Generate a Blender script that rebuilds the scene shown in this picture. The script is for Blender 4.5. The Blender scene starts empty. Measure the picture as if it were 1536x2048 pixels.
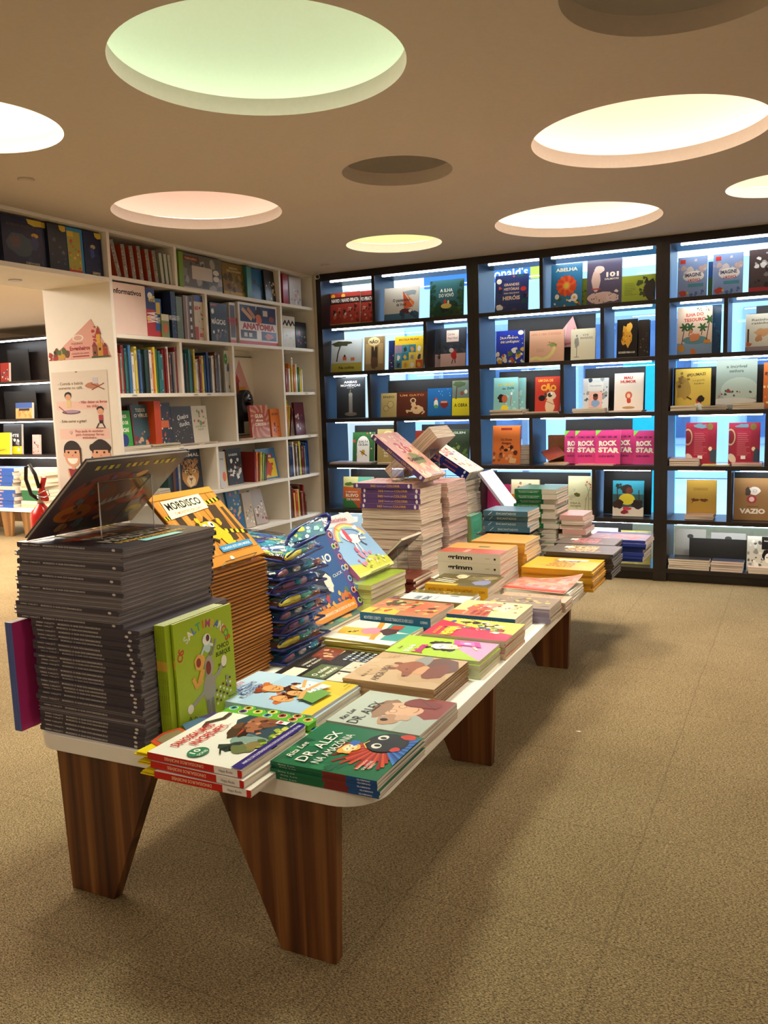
import bpy, math, random
from mathutils import Vector, Matrix
random.seed(7)
S = bpy.context.scene
COL = S.collection
R = math.radians
# ---------------------------------------------------------------- camera
F_PX, PITCH, ROLL, YAW = 1679.37, 0.1308, -0.0322, -0.46505
CAM = Vector((0.0, 0.0, 1.258))
D = 5.776          # front plane of the dark bookcases (y)
XW = -3.4617       # front plane of the white bookcase (x)
FW = Vector((math.sin(YAW)*math.cos(PITCH), math.cos(YAW)*math.cos(PITCH), -math.sin(PITCH)))
_rt = Vector((math.cos(YAW), -math.sin(YAW), 0)); _up = _rt.cross(FW)
RT = _rt*math.cos(ROLL) + _up*math.sin(ROLL)
UP = -_rt*math.sin(ROLL) + _up*math.cos(ROLL)
cd = bpy.data.cameras.new('camera'); cam = bpy.data.objects.new('camera', cd); COL.objects.link(cam)
cd.sensor_fit = 'VERTICAL'; cd.sensor_height = 36.0; cd.lens = F_PX/2048*36.0; cd.clip_start = 0.05; cd.clip_end = 200
cam.matrix_world = Matrix(((RT.x, UP.x, -FW.x, CAM.x), (RT.y, UP.y, -FW.y, CAM.y), (RT.z, UP.z, -FW.z, CAM.z), (0, 0, 0, 1)))
S.camera = cam
# ---------------------------------------------------------------- light settings
EXPOSURE = 0.60
LED = 4.6          # cove strips inside the ceiling recesses
SKY = (0.58, 0.80, 1.0); SKY_K = 2.4
STRIP = 24.0         # shelf light strips
RECESS_FILL = 0.60        # unseen fill lights added in the recess tops
LAMPS = 1.0         # downlights of the shop behind and beside the camera
S.view_settings.view_transform = 'Standard'; S.view_settings.look = 'None'
S.view_settings.exposure = EXPOSURE; S.view_settings.gamma = 1.0; S.view_settings.use_curve_mapping = False
S.cycles.max_bounces = 8; S.cycles.diffuse_bounces = 5; S.cycles.glossy_bounces = 3
S.cycles.transmission_bounces = 6; S.cycles.transparent_max_bounces = 16
S.cycles.use_denoising = True; S.cycles.sample_clamp_indirect = 6.0
S.cycles.caustics_reflective = False; S.cycles.caustics_refractive = False
W = bpy.data.worlds.new('sky'); S.world = W; W.use_nodes = True
W.node_tree.nodes['Background'].inputs[0].default_value = (*SKY, 1)
W.node_tree.nodes['Background'].inputs[1].default_value = SKY_K

def area(name, loc, rot, sx, sy, power, col, disk=False, spread=180):
    l = bpy.data.lights.new(name, 'AREA'); l.energy = power; l.color = col
    l.shape = 'DISK' if disk else 'RECTANGLE'; l.size = sx; l.spread = R(spread)
    if not disk: l.size_y = sy
    o = bpy.data.objects.new(name, l); COL.objects.link(o); o.location = loc; o.rotation_euler = rot
    return o
WARM = (1.0, 0.87, 0.72)
# ceiling lamps of the rest of the shop floor (behind and right of the camera)
for (lx, ly, p) in ((0.9, 1.2, 14), (1.0, 3.4, 16), (-0.6, -0.9, 8), (-2.4, -0.6, 8), (1.6, -1.0, 8)):
    area('shop_downlight', (lx, ly, 2.235), (0, 0, 0), 0.7, 0.7, p*LAMPS, WARM, True)
# fill lights added to brighten the room, unseen in the recess tops
for (lx, ly, rr, p, c) in ((-1.467, 2.202, 0.36, 15, (0.94, 1.0, 0.78)), (-2.631, 2.122, 0.25, 15, WARM), (-2.811, 3.589, 0.35, 15, WARM), (-0.576, 3.549, 0.38, 20, WARM),
                           (-1.202, 4.991, 0.40, 18, WARM), (-2.373, 4.994, 0.24, 9, WARM), (-0.123, 4.741, 0.22, 9, WARM)):
    area('recess_fill_light', (lx, ly, 2.62), (0, 0, 0), rr*1.2, rr*1.2, p*RECESS_FILL, c, True, 86)
# the brightly lit neighbouring hall on the left
area('hall_light', (-6.0, 3.0, 2.2), (0, 0, 0), 2.2, 3.2, 260, (1.0, 0.86, 0.72))
area('hall_light', (-6.5, 6.2, 2.2), (0, 0, 0), 2.4, 1.6, 125, (1.0, 0.86, 0.74))

# ---------------------------------------------------------------- helpers
def ray(x, y): return FW + RT*((x-768)/F_PX) - UP*((y-1024)/F_PX)
def onX(x, y, X): d = ray(x, y); return CAM + d*(X/d.x)
def onY(x, y, Y): d = ray(x, y); return CAM + d*(Y/d.y)
def onZ(x, y, Z): d = ray(x, y); return CAM + d*((Z-CAM.z)/d.z)

def lin(c):
    if isinstance(c, str):
        c = c.lstrip('#')
        if len(c) == 3: c = ''.join(k*2 for k in c)
        c = tuple(int(c[i:i+2], 16)/255 for i in (0, 2, 4))
    return tuple(v/12.92 if v <= 0.04045 else ((v+0.055)/1.055)**2.4 for v in c)

def tag(o, label=None, cat=None, group=None, kind=None):
    if label: o['label'] = label
    if cat: o['category'] = cat
    if group: o['group'] = group
    if kind: o['kind'] = kind
    return o

def mat(name, col, rough=0.5, spec=0.5, metal=0.0, noise=0.0, nscale=20, bump=0.0, emis=None, ek=0):
    m = bpy.data.materials.new(name); m.use_nodes = True
    nt = m.node_tree; b = nt.nodes['Principled BSDF']
    b.inputs['Base Color'].default_value = (*lin(col), 1)
    b.inputs['Roughness'].default_value = rough; b.inputs['Specular IOR Level'].default_value = spec
    b.inputs['Metallic'].default_value = metal
    if emis: b.inputs['Emission Color'].default_value = (*emis, 1); b.inputs['Emission Strength'].default_value = ek
    if noise or bump:
        tc = nt.nodes.new('ShaderNodeTexCoord'); n = nt.nodes.new('ShaderNodeTexNoise')
        n.inputs['Scale'].default_value = nscale; n.inputs['Detail'].default_value = 4
        nt.links.new(tc.outputs['Object'], n.inputs['Vector'])
        if noise:
            r = nt.nodes.new('ShaderNodeValToRGB'); L = lin(col)
            r.color_ramp.elements[0].position = 0.3; r.color_ramp.elements[1].position = 0.7
            r.color_ramp.elements[0].color = (*[v*(1-noise) for v in L], 1); r.color_ramp.elements[1].color = (*[min(1, v*(1+noise)) for v in L], 1)
            nt.links.new(n.outputs['Fac'], r.inputs['Fac']); nt.links.new(r.outputs['Color'], b.inputs['Base Color'])
        if bump:
            bp = nt.nodes.new('ShaderNodeBump'); bp.inputs['Strength'].default_value = bump; bp.inputs['Distance'].default_value = 0.004
            nt.links.new(n.outputs['Fac'], bp.inputs['Height']); nt.links.new(bp.outputs['Normal'], b.inputs['Normal'])
    return m

def attr_mat(name, rough, spec=0.5, bump=0.0):
    m = bpy.data.materials.new(name); m.use_nodes = True; nt = m.node_tree; b = nt.nodes['Principled BSDF']
    a = nt.nodes.new('ShaderNodeVertexColor'); a.layer_name = 'Col'
    nt.links.new(a.outputs['Color'], b.inputs['Base Color'])
    b.inputs['Roughness'].default_value = rough; b.inputs['Specular IOR Level'].default_value = spec
    tc = nt.nodes.new('ShaderNodeTexCoord'); n = nt.nodes.new('ShaderNodeTexNoise'); n.inputs['Scale'].default_value = 9
    bp = nt.nodes.new('ShaderNodeBump'); bp.inputs['Strength'].default_value = 0.08 + bump; bp.inputs['Distance'].default_value = 0.01
    nt.links.new(tc.outputs['Object'], n.inputs['Vector']); nt.links.new(n.outputs['Fac'], bp.inputs['Height']); nt.links.new(bp.outputs['Normal'], b.inputs['Normal'])
    return m

def clear_mat(name, tint, rough, opacity, ior=1.45, bump=0.0, bscale=30):
    m = bpy.data.materials.new(name); m.use_nodes = True; nt = m.node_tree
    nt.nodes.remove(nt.nodes['Principled BSDF']); out = nt.nodes['Material Output']
    tr = nt.nodes.new('ShaderNodeBsdfTransparent'); tr.inputs[0].default_value = (*tint, 1)
    gl = nt.nodes.new('ShaderNodeBsdfGlossy'); gl.inputs['Roughness'].default_value = rough
    fr = nt.nodes.new('ShaderNodeFresnel'); fr.inputs[0].default_value = ior
    ad = nt.nodes.new('ShaderNodeMath'); ad.operation = 'ADD'; ad.inputs[1].default_value = opacity; ad.use_clamp = True
    mx = nt.nodes.new('ShaderNodeMixShader')
    ge = nt.nodes.new('ShaderNodeNewGeometry'); iv = nt.nodes.new('ShaderNodeMath'); iv.operation = 'SUBTRACT'; iv.inputs[0].default_value = 1.0
    ml = nt.nodes.new('ShaderNodeMath'); ml.operation = 'MULTIPLY'
    nt.links.new(ge.outputs['Backfacing'], iv.inputs[1]); nt.links.new(fr.outputs[0], ml.inputs[0]); nt.links.new(iv.outputs[0], ml.inputs[1])
    nt.links.new(ml.outputs[0], ad.inputs[0]); nt.links.new(ad.outputs[0], mx.inputs[0])
    nt.links.new(tr.outputs[0], mx.inputs[1]); nt.links.new(gl.outputs[0], mx.inputs[2]); nt.links.new(mx.outputs[0], out.inputs[0])
    if bump:
        tc = nt.nodes.new('ShaderNodeTexCoord'); n = nt.nodes.new('ShaderNodeTexNoise'); n.inputs['Scale'].default_value = bscale; n.inputs['Detail'].default_value = 3
        bp = nt.nodes.new('ShaderNodeBump'); bp.inputs['Strength'].default_value = bump; bp.inputs['Distance'].default_value = 0.02
        nt.links.new(tc.outputs['Object'], n.inputs['Vector']); nt.links.new(n.outputs['Fac'], bp.inputs['Height'])
        nt.links.new(bp.outputs['Normal'], gl.inputs['Normal']); nt.links.new(bp.outputs['Normal'], fr.inputs['Normal'])
    return m

M = {}
M['print'] = attr_mat('printed_cover', 0.30, 0.3)
M['matte'] = attr_mat('matte_print', 0.7, 0.3)
M['white'] = mat('white_laminate', '#e9e4d8', 0.45, 0.4, noise=0.03, nscale=6)
M['table'] = mat('ivory_table_laminate', '#f0ede2', 0.3, 0.5, noise=0.03, nscale=8)
M['wall'] = mat('cream_wall_paint', '#e6dccb', 0.8, 0.3, noise=0.03, nscale=4, bump=0.05)
M['ceil'] = mat('ceiling_paint', '#d2c8bc', 0.9, 0.2, noise=0.02, nscale=60, bump=0.1)
M['dome'] = mat('dome_plaster', '#f2eee6', 0.85, 0.2, noise=0.01, nscale=80, bump=0.1)
M['black'] = mat('black_stained_wood', '#1c1512', 0.38, 0.5, noise=0.35, nscale=14)
M['board'] = mat('black_display_board', '#1f1d1b', 0.5, 0.4, noise=0.15, nscale=30)
M['metal'] = mat('brushed_metal', '#b9b6b0', 0.3, 0.5, 1.0, noise=0.05)
M['red'] = mat('red_enamel', '#c0201a', 0.25, 0.5, noise=0.05)
M['rubber'] = mat('black_rubber', '#161414', 0.45, 0.4, noise=0.1)
M['brass'] = mat('pale_plastic', '#d8d2c4', 0.4, 0.4, noise=0.05)
M['navy'] = mat('navy_piping', '#0e1c6e', 0.35, 0.5, noise=0.15)
M['acrylic'] = clear_mat('clear_acrylic', (0.95, 0.96, 0.95), 0.03, 0.02)
M['edge'] = clear_mat('acrylic_edge', (0.8, 0.82, 0.8), 0.2, 0.45)
M['film'] = clear_mat('clear_film', (0.86, 0.90, 0.95), 0.10, 0.10, 1.45, 1.0, 28)
M['wrap'] = clear_mat('shrink_wrap', (0.75, 0.73, 0.72), 0.1, 0.10, 1.5, 1.0, 45)
M['glass'] = clear_mat('window_glass', (0.93, 0.97, 1.0), 0.01, 0.0)
M['strip'] = mat('light_strip', '#ffffff', emis=(0.86, 0.93, 1.0), ek=STRIP)
M['steel_dark'] = mat('dark_fitting', '#6b5d50', 0.5, 0.4, noise=0.05)

def pages_mat(nm='paper_pages', c0='#97866f', c1='#e4dac8'):
    m = bpy.data.materials.new(nm); m.use_nodes = True; nt = m.node_tree; b = nt.nodes['Principled BSDF']
    tc = nt.nodes.new('ShaderNodeTexCoord'); mp = nt.nodes.new('ShaderNodeMapping'); mp.inputs['Scale'].default_value = (6, 6, 700)
    n = nt.nodes.new('ShaderNodeTexNoise'); n.inputs['Scale'].default_value = 1.0; n.inputs['Detail'].default_value = 2
    r = nt.nodes.new('ShaderNodeValToRGB'); r.color_ramp.elements[0].position = 0.3; r.color_ramp.elements[1].position = 0.62
    r.color_ramp.elements[0].color = (*lin(c0), 1); r.color_ramp.elements[1].color = (*lin(c1), 1)
    nt.links.new(tc.outputs['Object'], mp.inputs[0]); nt.links.new(mp.outputs[0], n.inputs[0]); nt.links.new(n.outputs['Fac'], r.inputs[0]); nt.links.new(r.outputs[0], b.inputs['Base Color'])
    b.inputs['Roughness'].default_value = 0.8; b.inputs['Specular IOR Level'].default_value = 0.2
    return m
M['pages'] = pages_mat()
M['pages_grey'] = pages_mat('grey_page_edges', '#5c5658', '#a39c98')  # dark grey page edges for the dark hardcover stack
M['pages_brown'] = pages_mat('brown_edges', '#3c200e', '#8a5a30')
M['pages_pink'] = pages_mat('tinted_edges', '#9a8074', '#dcc8bc')

def wood_mat(name, c0, c1, c2):
    m = bpy.data.materials.new(name); m.use_nodes = True; nt = m.node_tree; b = nt.nodes['Principled BSDF']
    tc = nt.nodes.new('ShaderNodeTexCoord'); mp = nt.nodes.new('ShaderNodeMapping'); mp.inputs['Scale'].default_value = (26, 26, 0.7)
    n = nt.nodes.new('ShaderNodeTexNoise'); n.inputs['Scale'].default_value = 1.0; n.inputs['Detail'].default_value = 3; n.inputs['Distortion'].default_value = 0.4
    r = nt.nodes.new('ShaderNodeValToRGB'); r.color_ramp.elements[0].position = 0.32; r.color_ramp.elements[1].position = 0.72
    r.color_ramp.elements[0].color = (*lin(c0), 1); r.color_ramp.elements[1].color = (*lin(c2), 1)
    e = r.color_ramp.elements.new(0.5); e.color = (*lin(c1), 1)
    nt.links.new(tc.outputs['Object'], mp.inputs[0]); nt.links.new(mp.outputs[0], n.inputs[0]); nt.links.new(n.outputs['Fac'], r.inputs[0]); nt.links.new(r.outputs[0], b.inputs['Base Color'])
    b.inputs['Roughness'].default_value = 0.42
    return m
M['wood'] = wood_mat('walnut_veneer', '#35190a', '#5c3214', '#8a5c2c')
M['wood2'] = wood_mat('oak_veneer', '#6d4a25', '#8a6236', '#a37a48')

def carpet_mat():
    m = bpy.data.materials.new('carpet_tiles'); m.use_nodes = True; nt = m.node_tree; b = nt.nodes['Principled BSDF']
    N = nt.nodes.new; L = nt.links.new
    tc = N('ShaderNodeTexCoord')
    mp = N('ShaderNodeMapping'); mp.inputs['Scale'].default_value = (170, 400, 1); L(tc.outputs['Object'], mp.inputs[0])
    n1 = N('ShaderNodeTexNoise'); n1.inputs['Scale'].default_value = 1.0; n1.inputs['Detail'].default_value = 3; n1.inputs['Roughness'].default_value = 0.75; n1.inputs['Distortion'].default_value = 0.6; L(mp.outputs[0], n1.inputs[0])
    n2 = N('ShaderNodeTexNoise'); n2.inputs['Scale'].default_value = 1.6; n2.inputs['Detail'].default_value = 3; L(tc.outputs['Object'], n2.inputs[0])
    r = N('ShaderNodeValToRGB'); r.color_ramp.elements[0].position = 0.40; r.color_ramp.elements[1].position = 0.62
    r.color_ramp.elements[0].color = (*lin('#473b2b'), 1); r.color_ramp.elements[1].color = (*lin('#a8946c'), 1)
    L(n1.outputs['Fac'], r.inputs[0])
    r2 = N('ShaderNodeValToRGB'); r2.color_ramp.elements[0].position = 0.35; r2.color_ramp.elements[1].position = 0.65
    r2.color_ramp.elements[0].color = (0.86, 0.85, 0.83, 1); r2.color_ramp.elements[1].color = (1, 1, 1, 1); L(n2.outputs['Fac'], r2.inputs[0])
    mx = N('ShaderNodeMix'); mx.data_type = 'RGBA'; mx.blend_type = 'MULTIPLY'; mx.inputs[0].default_value = 1
    L(r.outputs[0], mx.inputs[6]); L(r2.outputs[0], mx.inputs[7])
    # seams between the half metre tiles
    wob = N('ShaderNodeTexNoise'); wob.inputs['Scale'].default_value = 9; L(tc.outputs['Object'], wob.inputs[0])
    sep = N('ShaderNodeSeparateXYZ'); L(tc.outputs['Object'], sep.inputs[0])
    def seam(sock, off, size):
        a = N('ShaderNodeMath'); a.operation = 'ADD'; L(sock, a.inputs[0]); a.inputs[1].default_value = off
        w = N('ShaderNodeMath'); w.operation = 'MULTIPLY_ADD'; L(wob.outputs['Fac'], w.inputs[0]); w.inputs[1].default_value = 0.012; L(a.outputs[0], w.inputs[2])
        p = N('ShaderNodeMath'); p.operation = 'PINGPONG'; L(w.outputs[0], p.inputs[0]); p.inputs[1].default_value = size/2
        c = N('ShaderNodeMapRange'); L(p.outputs[0], c.inputs[0]); c.inputs[1].default_value = 0.0; c.inputs[2].default_value = 0.0045
        c.inputs[3].default_value = 0.76; c.inputs[4].default_value = 1.0
        return c.outputs[0]
    sx = seam(sep.outputs[0], 0.376+0.505*20-0.006, 0.505); sy = seam(sep.outputs[1], -4.38+0.513*20-0.006, 0.513)
    mm = N('ShaderNodeMath'); mm.operation = 'MINIMUM'; L(sx, mm.inputs[0]); L(sy, mm.inputs[1])
    m2 = N('ShaderNodeMix'); m2.data_type = 'RGBA'; m2.blend_type = 'MULTIPLY'; m2.inputs[0].default_value = 1
    L(mx.outputs[2], m2.inputs[6]); L(mm.outputs[0], m2.inputs[7]); L(m2.outputs[2], b.inputs['Base Color'])
    bp = N('ShaderNodeBump'); bp.inputs['Strength'].default_value = 0.6; bp.inputs['Distance'].default_value = 0.004
    L(n1.outputs['Fac'], bp.inputs['Height']); L(bp.outputs['Normal'], b.inputs['Normal'])
    b.inputs['Roughness'].default_value = 0.95; b.inputs['Specular IOR Level'].default_value = 0.1
    return m
M['carpet'] = carpet_mat()

# ---------------------------------------------------------------- mesh building
class MB:
    def __init__(s): s.v = []; s.f = []; s.c = []
    def add(s, vs, fs, c=None):
        k = len(s.v); s.v += [tuple(v) for v in vs]
        for f in fs: s.f.append(tuple(i+k for i in f)); s.c.append(c)
        return s
    def box(s, x0, x1, y0, y1, z0, z1, c=None):
        vs = [(x, y, z) for z in (z0, z1) for y in (y0, y1) for x in (x0, x1)]
        return s.add(vs, [(0, 2, 3, 1), (4, 5, 7, 6), (0, 1, 5, 4), (2, 6, 7, 3), (0, 4, 6, 2), (1, 3, 7, 5)], c)
    def prism(s, pts, z0, z1, c=None, ctop=None, cside=None):
        n = len(pts); k = len(s.v)
        s.v += [(x, y, z0) for x, y in pts] + [(x, y, z1) for x, y in pts]
        s.f.append(tuple(k+i for i in range(n))[::-1]); s.c.append(c)
        s.f.append(tuple(k+n+i for i in range(n))); s.c.append(ctop or c)
        for i in range(n):
            j = (i+1) % n; s.f.append((k+i, k+j, k+n+j, k+n+i)); s.c.append(cside or c)
        return s
    def extr(s, pts, axis, a0, a1, c=None):
        """outline in the two other axes, extruded along axis"""
        n = len(pts); k = len(s.v)
        def P(u, w, a): return (a, u, w) if axis == 'x' else (u, a, w) if axis == 'y' else (u, w, a)
        s.v += [P(u, w, a0) for u, w in pts] + [P(u, w, a1) for u, w in pts]
        s.f.append(tuple(k+i for i in range(n))[::-1]); s.f.append(tuple(k+n+i for i in range(n))); s.c += [c, c]
        for i in range(n):
            j = (i+1) % n; s.f.append((k+i, k+j, k+n+j, k+n+i)); s.c.append(c)
        return s
    def tube(s, pts, r, n=8, c=None, cap=True):
        pts = [Vector(p) for p in pts]; k0 = len(s.v); m = len(pts)
        rr = r if isinstance(r, (list, tuple)) else [r]*m
        prev = None
        for i, p in enumerate(pts):
            d = (pts[min(i+1, m-1)]-pts[max(i-1, 0)]).normalized()
            a = prev if prev is not None else (Vector((0, 0, 1)) if abs(d.z) < 0.9 else Vector((1, 0, 0)))
            u = (a - d*a.dot(d)).normalized(); w = d.cross(u); prev = u
            for q in range(n):
                t = 2*math.pi*q/n; s.v.append(tuple(p + u*math.cos(t)*rr[i] + w*math.sin(t)*rr[i]))
        for i in range(m-1):
            for q in range(n):
                a = k0+i*n+q; b = k0+i*n+(q+1) % n; s.f.append((a, b, b+n, a+n)); s.c.append(c)
        if cap:
            s.f.append(tuple(k0+q for q in range(n))[::-1]); s.f.append(tuple(k0+(m-1)*n+q for q in range(n))); s.c += [c, c]
        return s
    def lathe(s, prof, cx=0, cy=0, n=48, c=None, close=False):
        k0 = len(s.v); m = len(prof)
        for r_, z in prof:
            for q in range(n):
                t = 2*math.pi*q/n; s.v.append((cx+r_*math.cos(t), cy+r_*math.sin(t), z))
        for i in range(m-1):
            for q in range(n):
                a = k0+i*n+q; b = k0+i*n+(q+1) % n; s.f.append((a, b, b+n, a+n)); s.c.append(c)
        if close:
            s.f.append(tuple(k0+q for q in range(n))[::-1]); s.f.append(tuple(k0+(m-1)*n+q for q in range(n))); s.c += [c, c]
        return s
    def mesh(s, name, m, smooth=False):
        me = bpy.data.meshes.new(name); me.from_pydata(s.v, [], s.f)
        if any(c is not None for c in s.c):
            at = me.color_attributes.new('Col', 'FLOAT_COLOR', 'CORNER'); buf = []; cache = {}
            for f, c in zip(s.f, s.c):
                if c is None: c = '#888888'
                q = cache.get(c) or cache.setdefault(c, (*lin(c), 1.0))
                buf.extend(q*len(f))
            at.data.foreach_set('color', buf)
        me.materials.append(m); me.validate()
        if smooth: me.polygons.foreach_set('use_smooth', [True]*len(me.polygons))
        me.update(); return me
    def build(s, name, m, parent=None, smooth=False, bevel=0):
        return put(name, s.mesh(name, m, smooth), parent, bevel)

def put(name, me, parent=None, bevel=0):
    o = bpy.data.objects.new(name, me); COL.objects.link(o)
    if parent: o.parent = parent
    if bevel:
        b = o.modifiers.new('bevel', 'BEVEL'); b.width = bevel; b.segments = 2; b.limit_method = 'ANGLE'
    return o
def empty(name, loc, rot=(0, 0, 0)):
    o = bpy.data.objects.new(name, None); COL.objects.link(o); o.location = loc; o.rotation_euler = rot; o.empty_display_size = 0.05
    return o
def wbox(name, m, x0, x1, y0, y1, z0, z1, parent=None, bevel=0):
    return MB().box(x0, x1, y0, y1, z0, z1).build(name, m, parent, False, bevel)

# ---------------------------------------------------------------- printed matter
_tc = {}
def text_mesh(s, bold):
    k = (s, bold)
    if k in _tc: return _tc[k]
    cu = bpy.data.curves.new('lettering', 'FONT'); cu.body = s; cu.size = 1; cu.resolution_u = 2; cu.offset = bold*0.008
    cu.align_x = 'LEFT'; o = bpy.data.objects.new('lettering', cu); COL.objects.link(o)
    dg = bpy.context.evaluated_depsgraph_get(); dg.update()
    me = o.evaluated_get(dg).to_mesh(); vs = [tuple(v.co) for v in me.vertices]; fs = [tuple(p.vertices) for p in me.polygons]
    nz = [p.normal.z for p in me.polygons]
    fs = [f if z >= 0 else f[::-1] for f, z in zip(fs, nz)]
    o.evaluated_get(dg).to_mesh_clear(); bpy.data.objects.remove(o); bpy.data.curves.remove(cu)
    if not vs: vs = [(0, 0, 0)]
    x0 = min(v[0] for v in vs); x1 = max(v[0] for v in vs); y0 = min(v[1] for v in vs); y1 = max(v[1] for v in vs)
    _tc[k] = (vs, fs, x0, x1, y0, y1); return _tc[k]

class Paint:
    """draws flat printed shapes on a rectangle; x and y run 0..100"""
    def __init__(s, mb, O, ux, uy, n, Wd, Hd, rnd=0.0, step=4e-5):
        s.mb = mb; s.O = Vector(O); s.ux = Vector(ux); s.uy = Vector(uy); s.n = Vector(n); s.W = Wd; s.H = Hd; s.k = 0; s.step = step
        s.clip = []
        m = 0.3
        if rnd > 0:
            rx = rnd/Wd*100; ry = rnd/Hd*100
            for cx, cy, a0 in ((100-m-rx, m+ry, -90), (100-m-rx, 100-m-ry, 0)):
                for q in range(5):
                    t = R(a0+q*22.5); s.clip.append((cx+rx*math.cos(t), cy+ry*math.sin(t)))
            s.clip += [(m, 100-m), (m, m)]
        else: s.clip = [(m, m), (100-m, m), (100-m, 100-m), (m, 100-m)]
        s.ar = Hd/Wd
    def _pt(s, x, y, z): return tuple(s.O + s.ux*(s.W*x/100) + s.uy*(s.H*y/100) + s.n*z)
    def _clip(s, pts):
        if not s.rnd_out(pts): return pts
        out = pts; n = len(s.clip)
        for i in range(n):
            a = s.clip[i]; b = s.clip[(i+1) % n]; inp = out; out = []
            if not inp: return []
            def side(p): return (b[0]-a[0])*(p[1]-a[1]) - (b[1]-a[1])*(p[0]-a[0])
            for j in range(len(inp)):
                p = inp[j]; q = inp[(j+1) % len(inp)]; sp = side(p); sq = side(q)
                if sp >= 0: out.append(p)
                if (sp >= 0) != (sq >= 0):
                    t = sp/(sp-sq); out.append((p[0]+(q[0]-p[0])*t, p[1]+(q[1]-p[1])*t))
        return out
    def rnd_out(s, pts):
        m = 3 if len(s.clip) > 4 else 0.3
        return any(x < m or x > 100-m or y < m or y > 100-m for x, y in pts)
    def poly(s, pts, c):
        pts = s._clip(pts)
        if len(pts) < 3: return s
        s.k += 1; z = s.k*s.step
        a = sum(pts[i][0]*pts[(i+1) % len(pts)][1]-pts[(i+1) % len(pts)][0]*pts[i][1] for i in range(len(pts)))
        if a < 0: pts = pts[::-1]
        s.mb.add([s._pt(x, y, z) for x, y in pts], [tuple(range(len(pts)))], c); return s
    def same(s): s.k -= 1; return s
    def bg(s, c): return s.poly([(0, 0), (100, 0), (100, 100), (0, 100)], c)
    def r(s, x, y, w, h, c, rot=0):
        cx, cy = x+w/2, y+h/2; t = R(rot); P = []
        for dx, dy in ((-w/2, -h/2), (w/2, -h/2), (w/2, h/2), (-w/2, h/2)):
            dy2 = dy*s.ar; X = dx*math.cos(t)-dy2*math.sin(t); Y = dx*math.sin(t)+dy2*math.cos(t); P.append((cx+X, cy+Y/s.ar))
        return s.poly(P, c)
    def e(s, cx, cy, rx, ry, c, rot=0, n=18, a0=0, a1=360):
        t = R(rot); P = []; full = a1-a0 >= 360
        for i in range(n if full else n+1):
            a = R(a0+(a1-a0)*i/n); dx = rx*math.cos(a); dy = ry*s.ar*math.sin(a)
            P.append((cx+dx*math.cos(t)-dy*math.sin(t), cy+(dx*math.sin(t)+dy*math.cos(t))/s.ar))
        return s.poly(P, c)
    def blob(s, cx, cy, rx, ry, c, j=0.25, n=14, rg=None):
        rg = rg or random; P = []
        for i in range(n):
            a = 2*math.pi*i/n; q = 1+rg.uniform(-j, j); P.append((cx+rx*q*math.cos(a), cy+ry*q*math.sin(a)))
        return s.poly(P, c)
    def sc(s, n, x, y, w, h, s0, s1, cols, seed=1, j=0.35, asp=1.0):
        g = random.Random(seed)
        for i in range(n):
            q = g.uniform(s0, s1); s.blob(g.uniform(x, x+w), g.uniform(y, y+h), q, q/s.ar*asp, g.choice(cols), j, 9, g)
        return s
    def l(s, pts, w, c):
        for (x0, y0), (x1, y1) in zip(pts, pts[1:]):
            dx = x1-x0; dy = (y1-y0)*s.ar; L = math.hypot(dx, dy) or 1; nx = -dy/L*w/2; ny = dx/L*w/2/s.ar
            ex = dx/L*w*0.2; ey = dy/L*w*0.2/s.ar
            s.poly([(x0-nx-ex, y0-ny-ey), (x1-nx+ex, y1-ny+ey), (x1+nx+ex, y1+ny+ey), (x0+nx-ex, y0+ny-ey)], c)
        return s
    def arc(s, cx, cy, rx, ry, a0, a1, w, c, n=10):
        return s.l([(cx+rx*math.cos(R(a0+(a1-a0)*i/n)), cy+ry*math.sin(R(a0+(a1-a0)*i/n))) for i in range(n+1)], w, c)
    def t(s, cx, cy, size, width, txt, c, rot=0, bold=2, sh=0, up=False):
        """text of cap height size (% of H) fitted to width (% of W), centred"""
        vs, fs, x0, x1, y0, y1 = text_mesh(txt, bold)
        if not fs: return s
        s.k += 1; z = s.k*s.step
        hh = size/100*s.H/0.73; ww = (width/100*s.W/(x1-x0)) if width else hh
        t = R(rot); out = []
        for x, y, _ in vs:
            X = (x-(x0+x1)/2)*ww; Y = (y-0.36)*hh
            X += sh*Y
            out.append(tuple(s.O + s.ux*(s.W*cx/100+X*math.cos(t)-Y*math.sin(t)) + s.uy*(s.H*cy/100+X*math.sin(t)+Y*math.cos(t)) + s.n*z))
        s.mb.add(out, fs, c); return s
    def lines(s, x, y, w, n, gap, c, hgt=0.7, seed=3):
        g = random.Random(seed)
        for i in range(n): s.r(x, y-i*gap, w*g.uniform(0.6, 1), hgt, c)
        return s

def outline(w, h, r):
    if r <= 0: return [(-w/2, -h/2), (w/2, -h/2), (w/2, h/2), (-w/2, h/2)]
    P = [(-w/2, h/2), (-w/2, -h/2)]
    for cx, cy, a0 in ((w/2-r, -h/2+r, -90), (w/2-r, h/2-r, 0)):
        for q in range(5): t = R(a0+q*22.5); P.append((cx+r*math.cos(t), cy+r*math.sin(t)))
    return P

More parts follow.
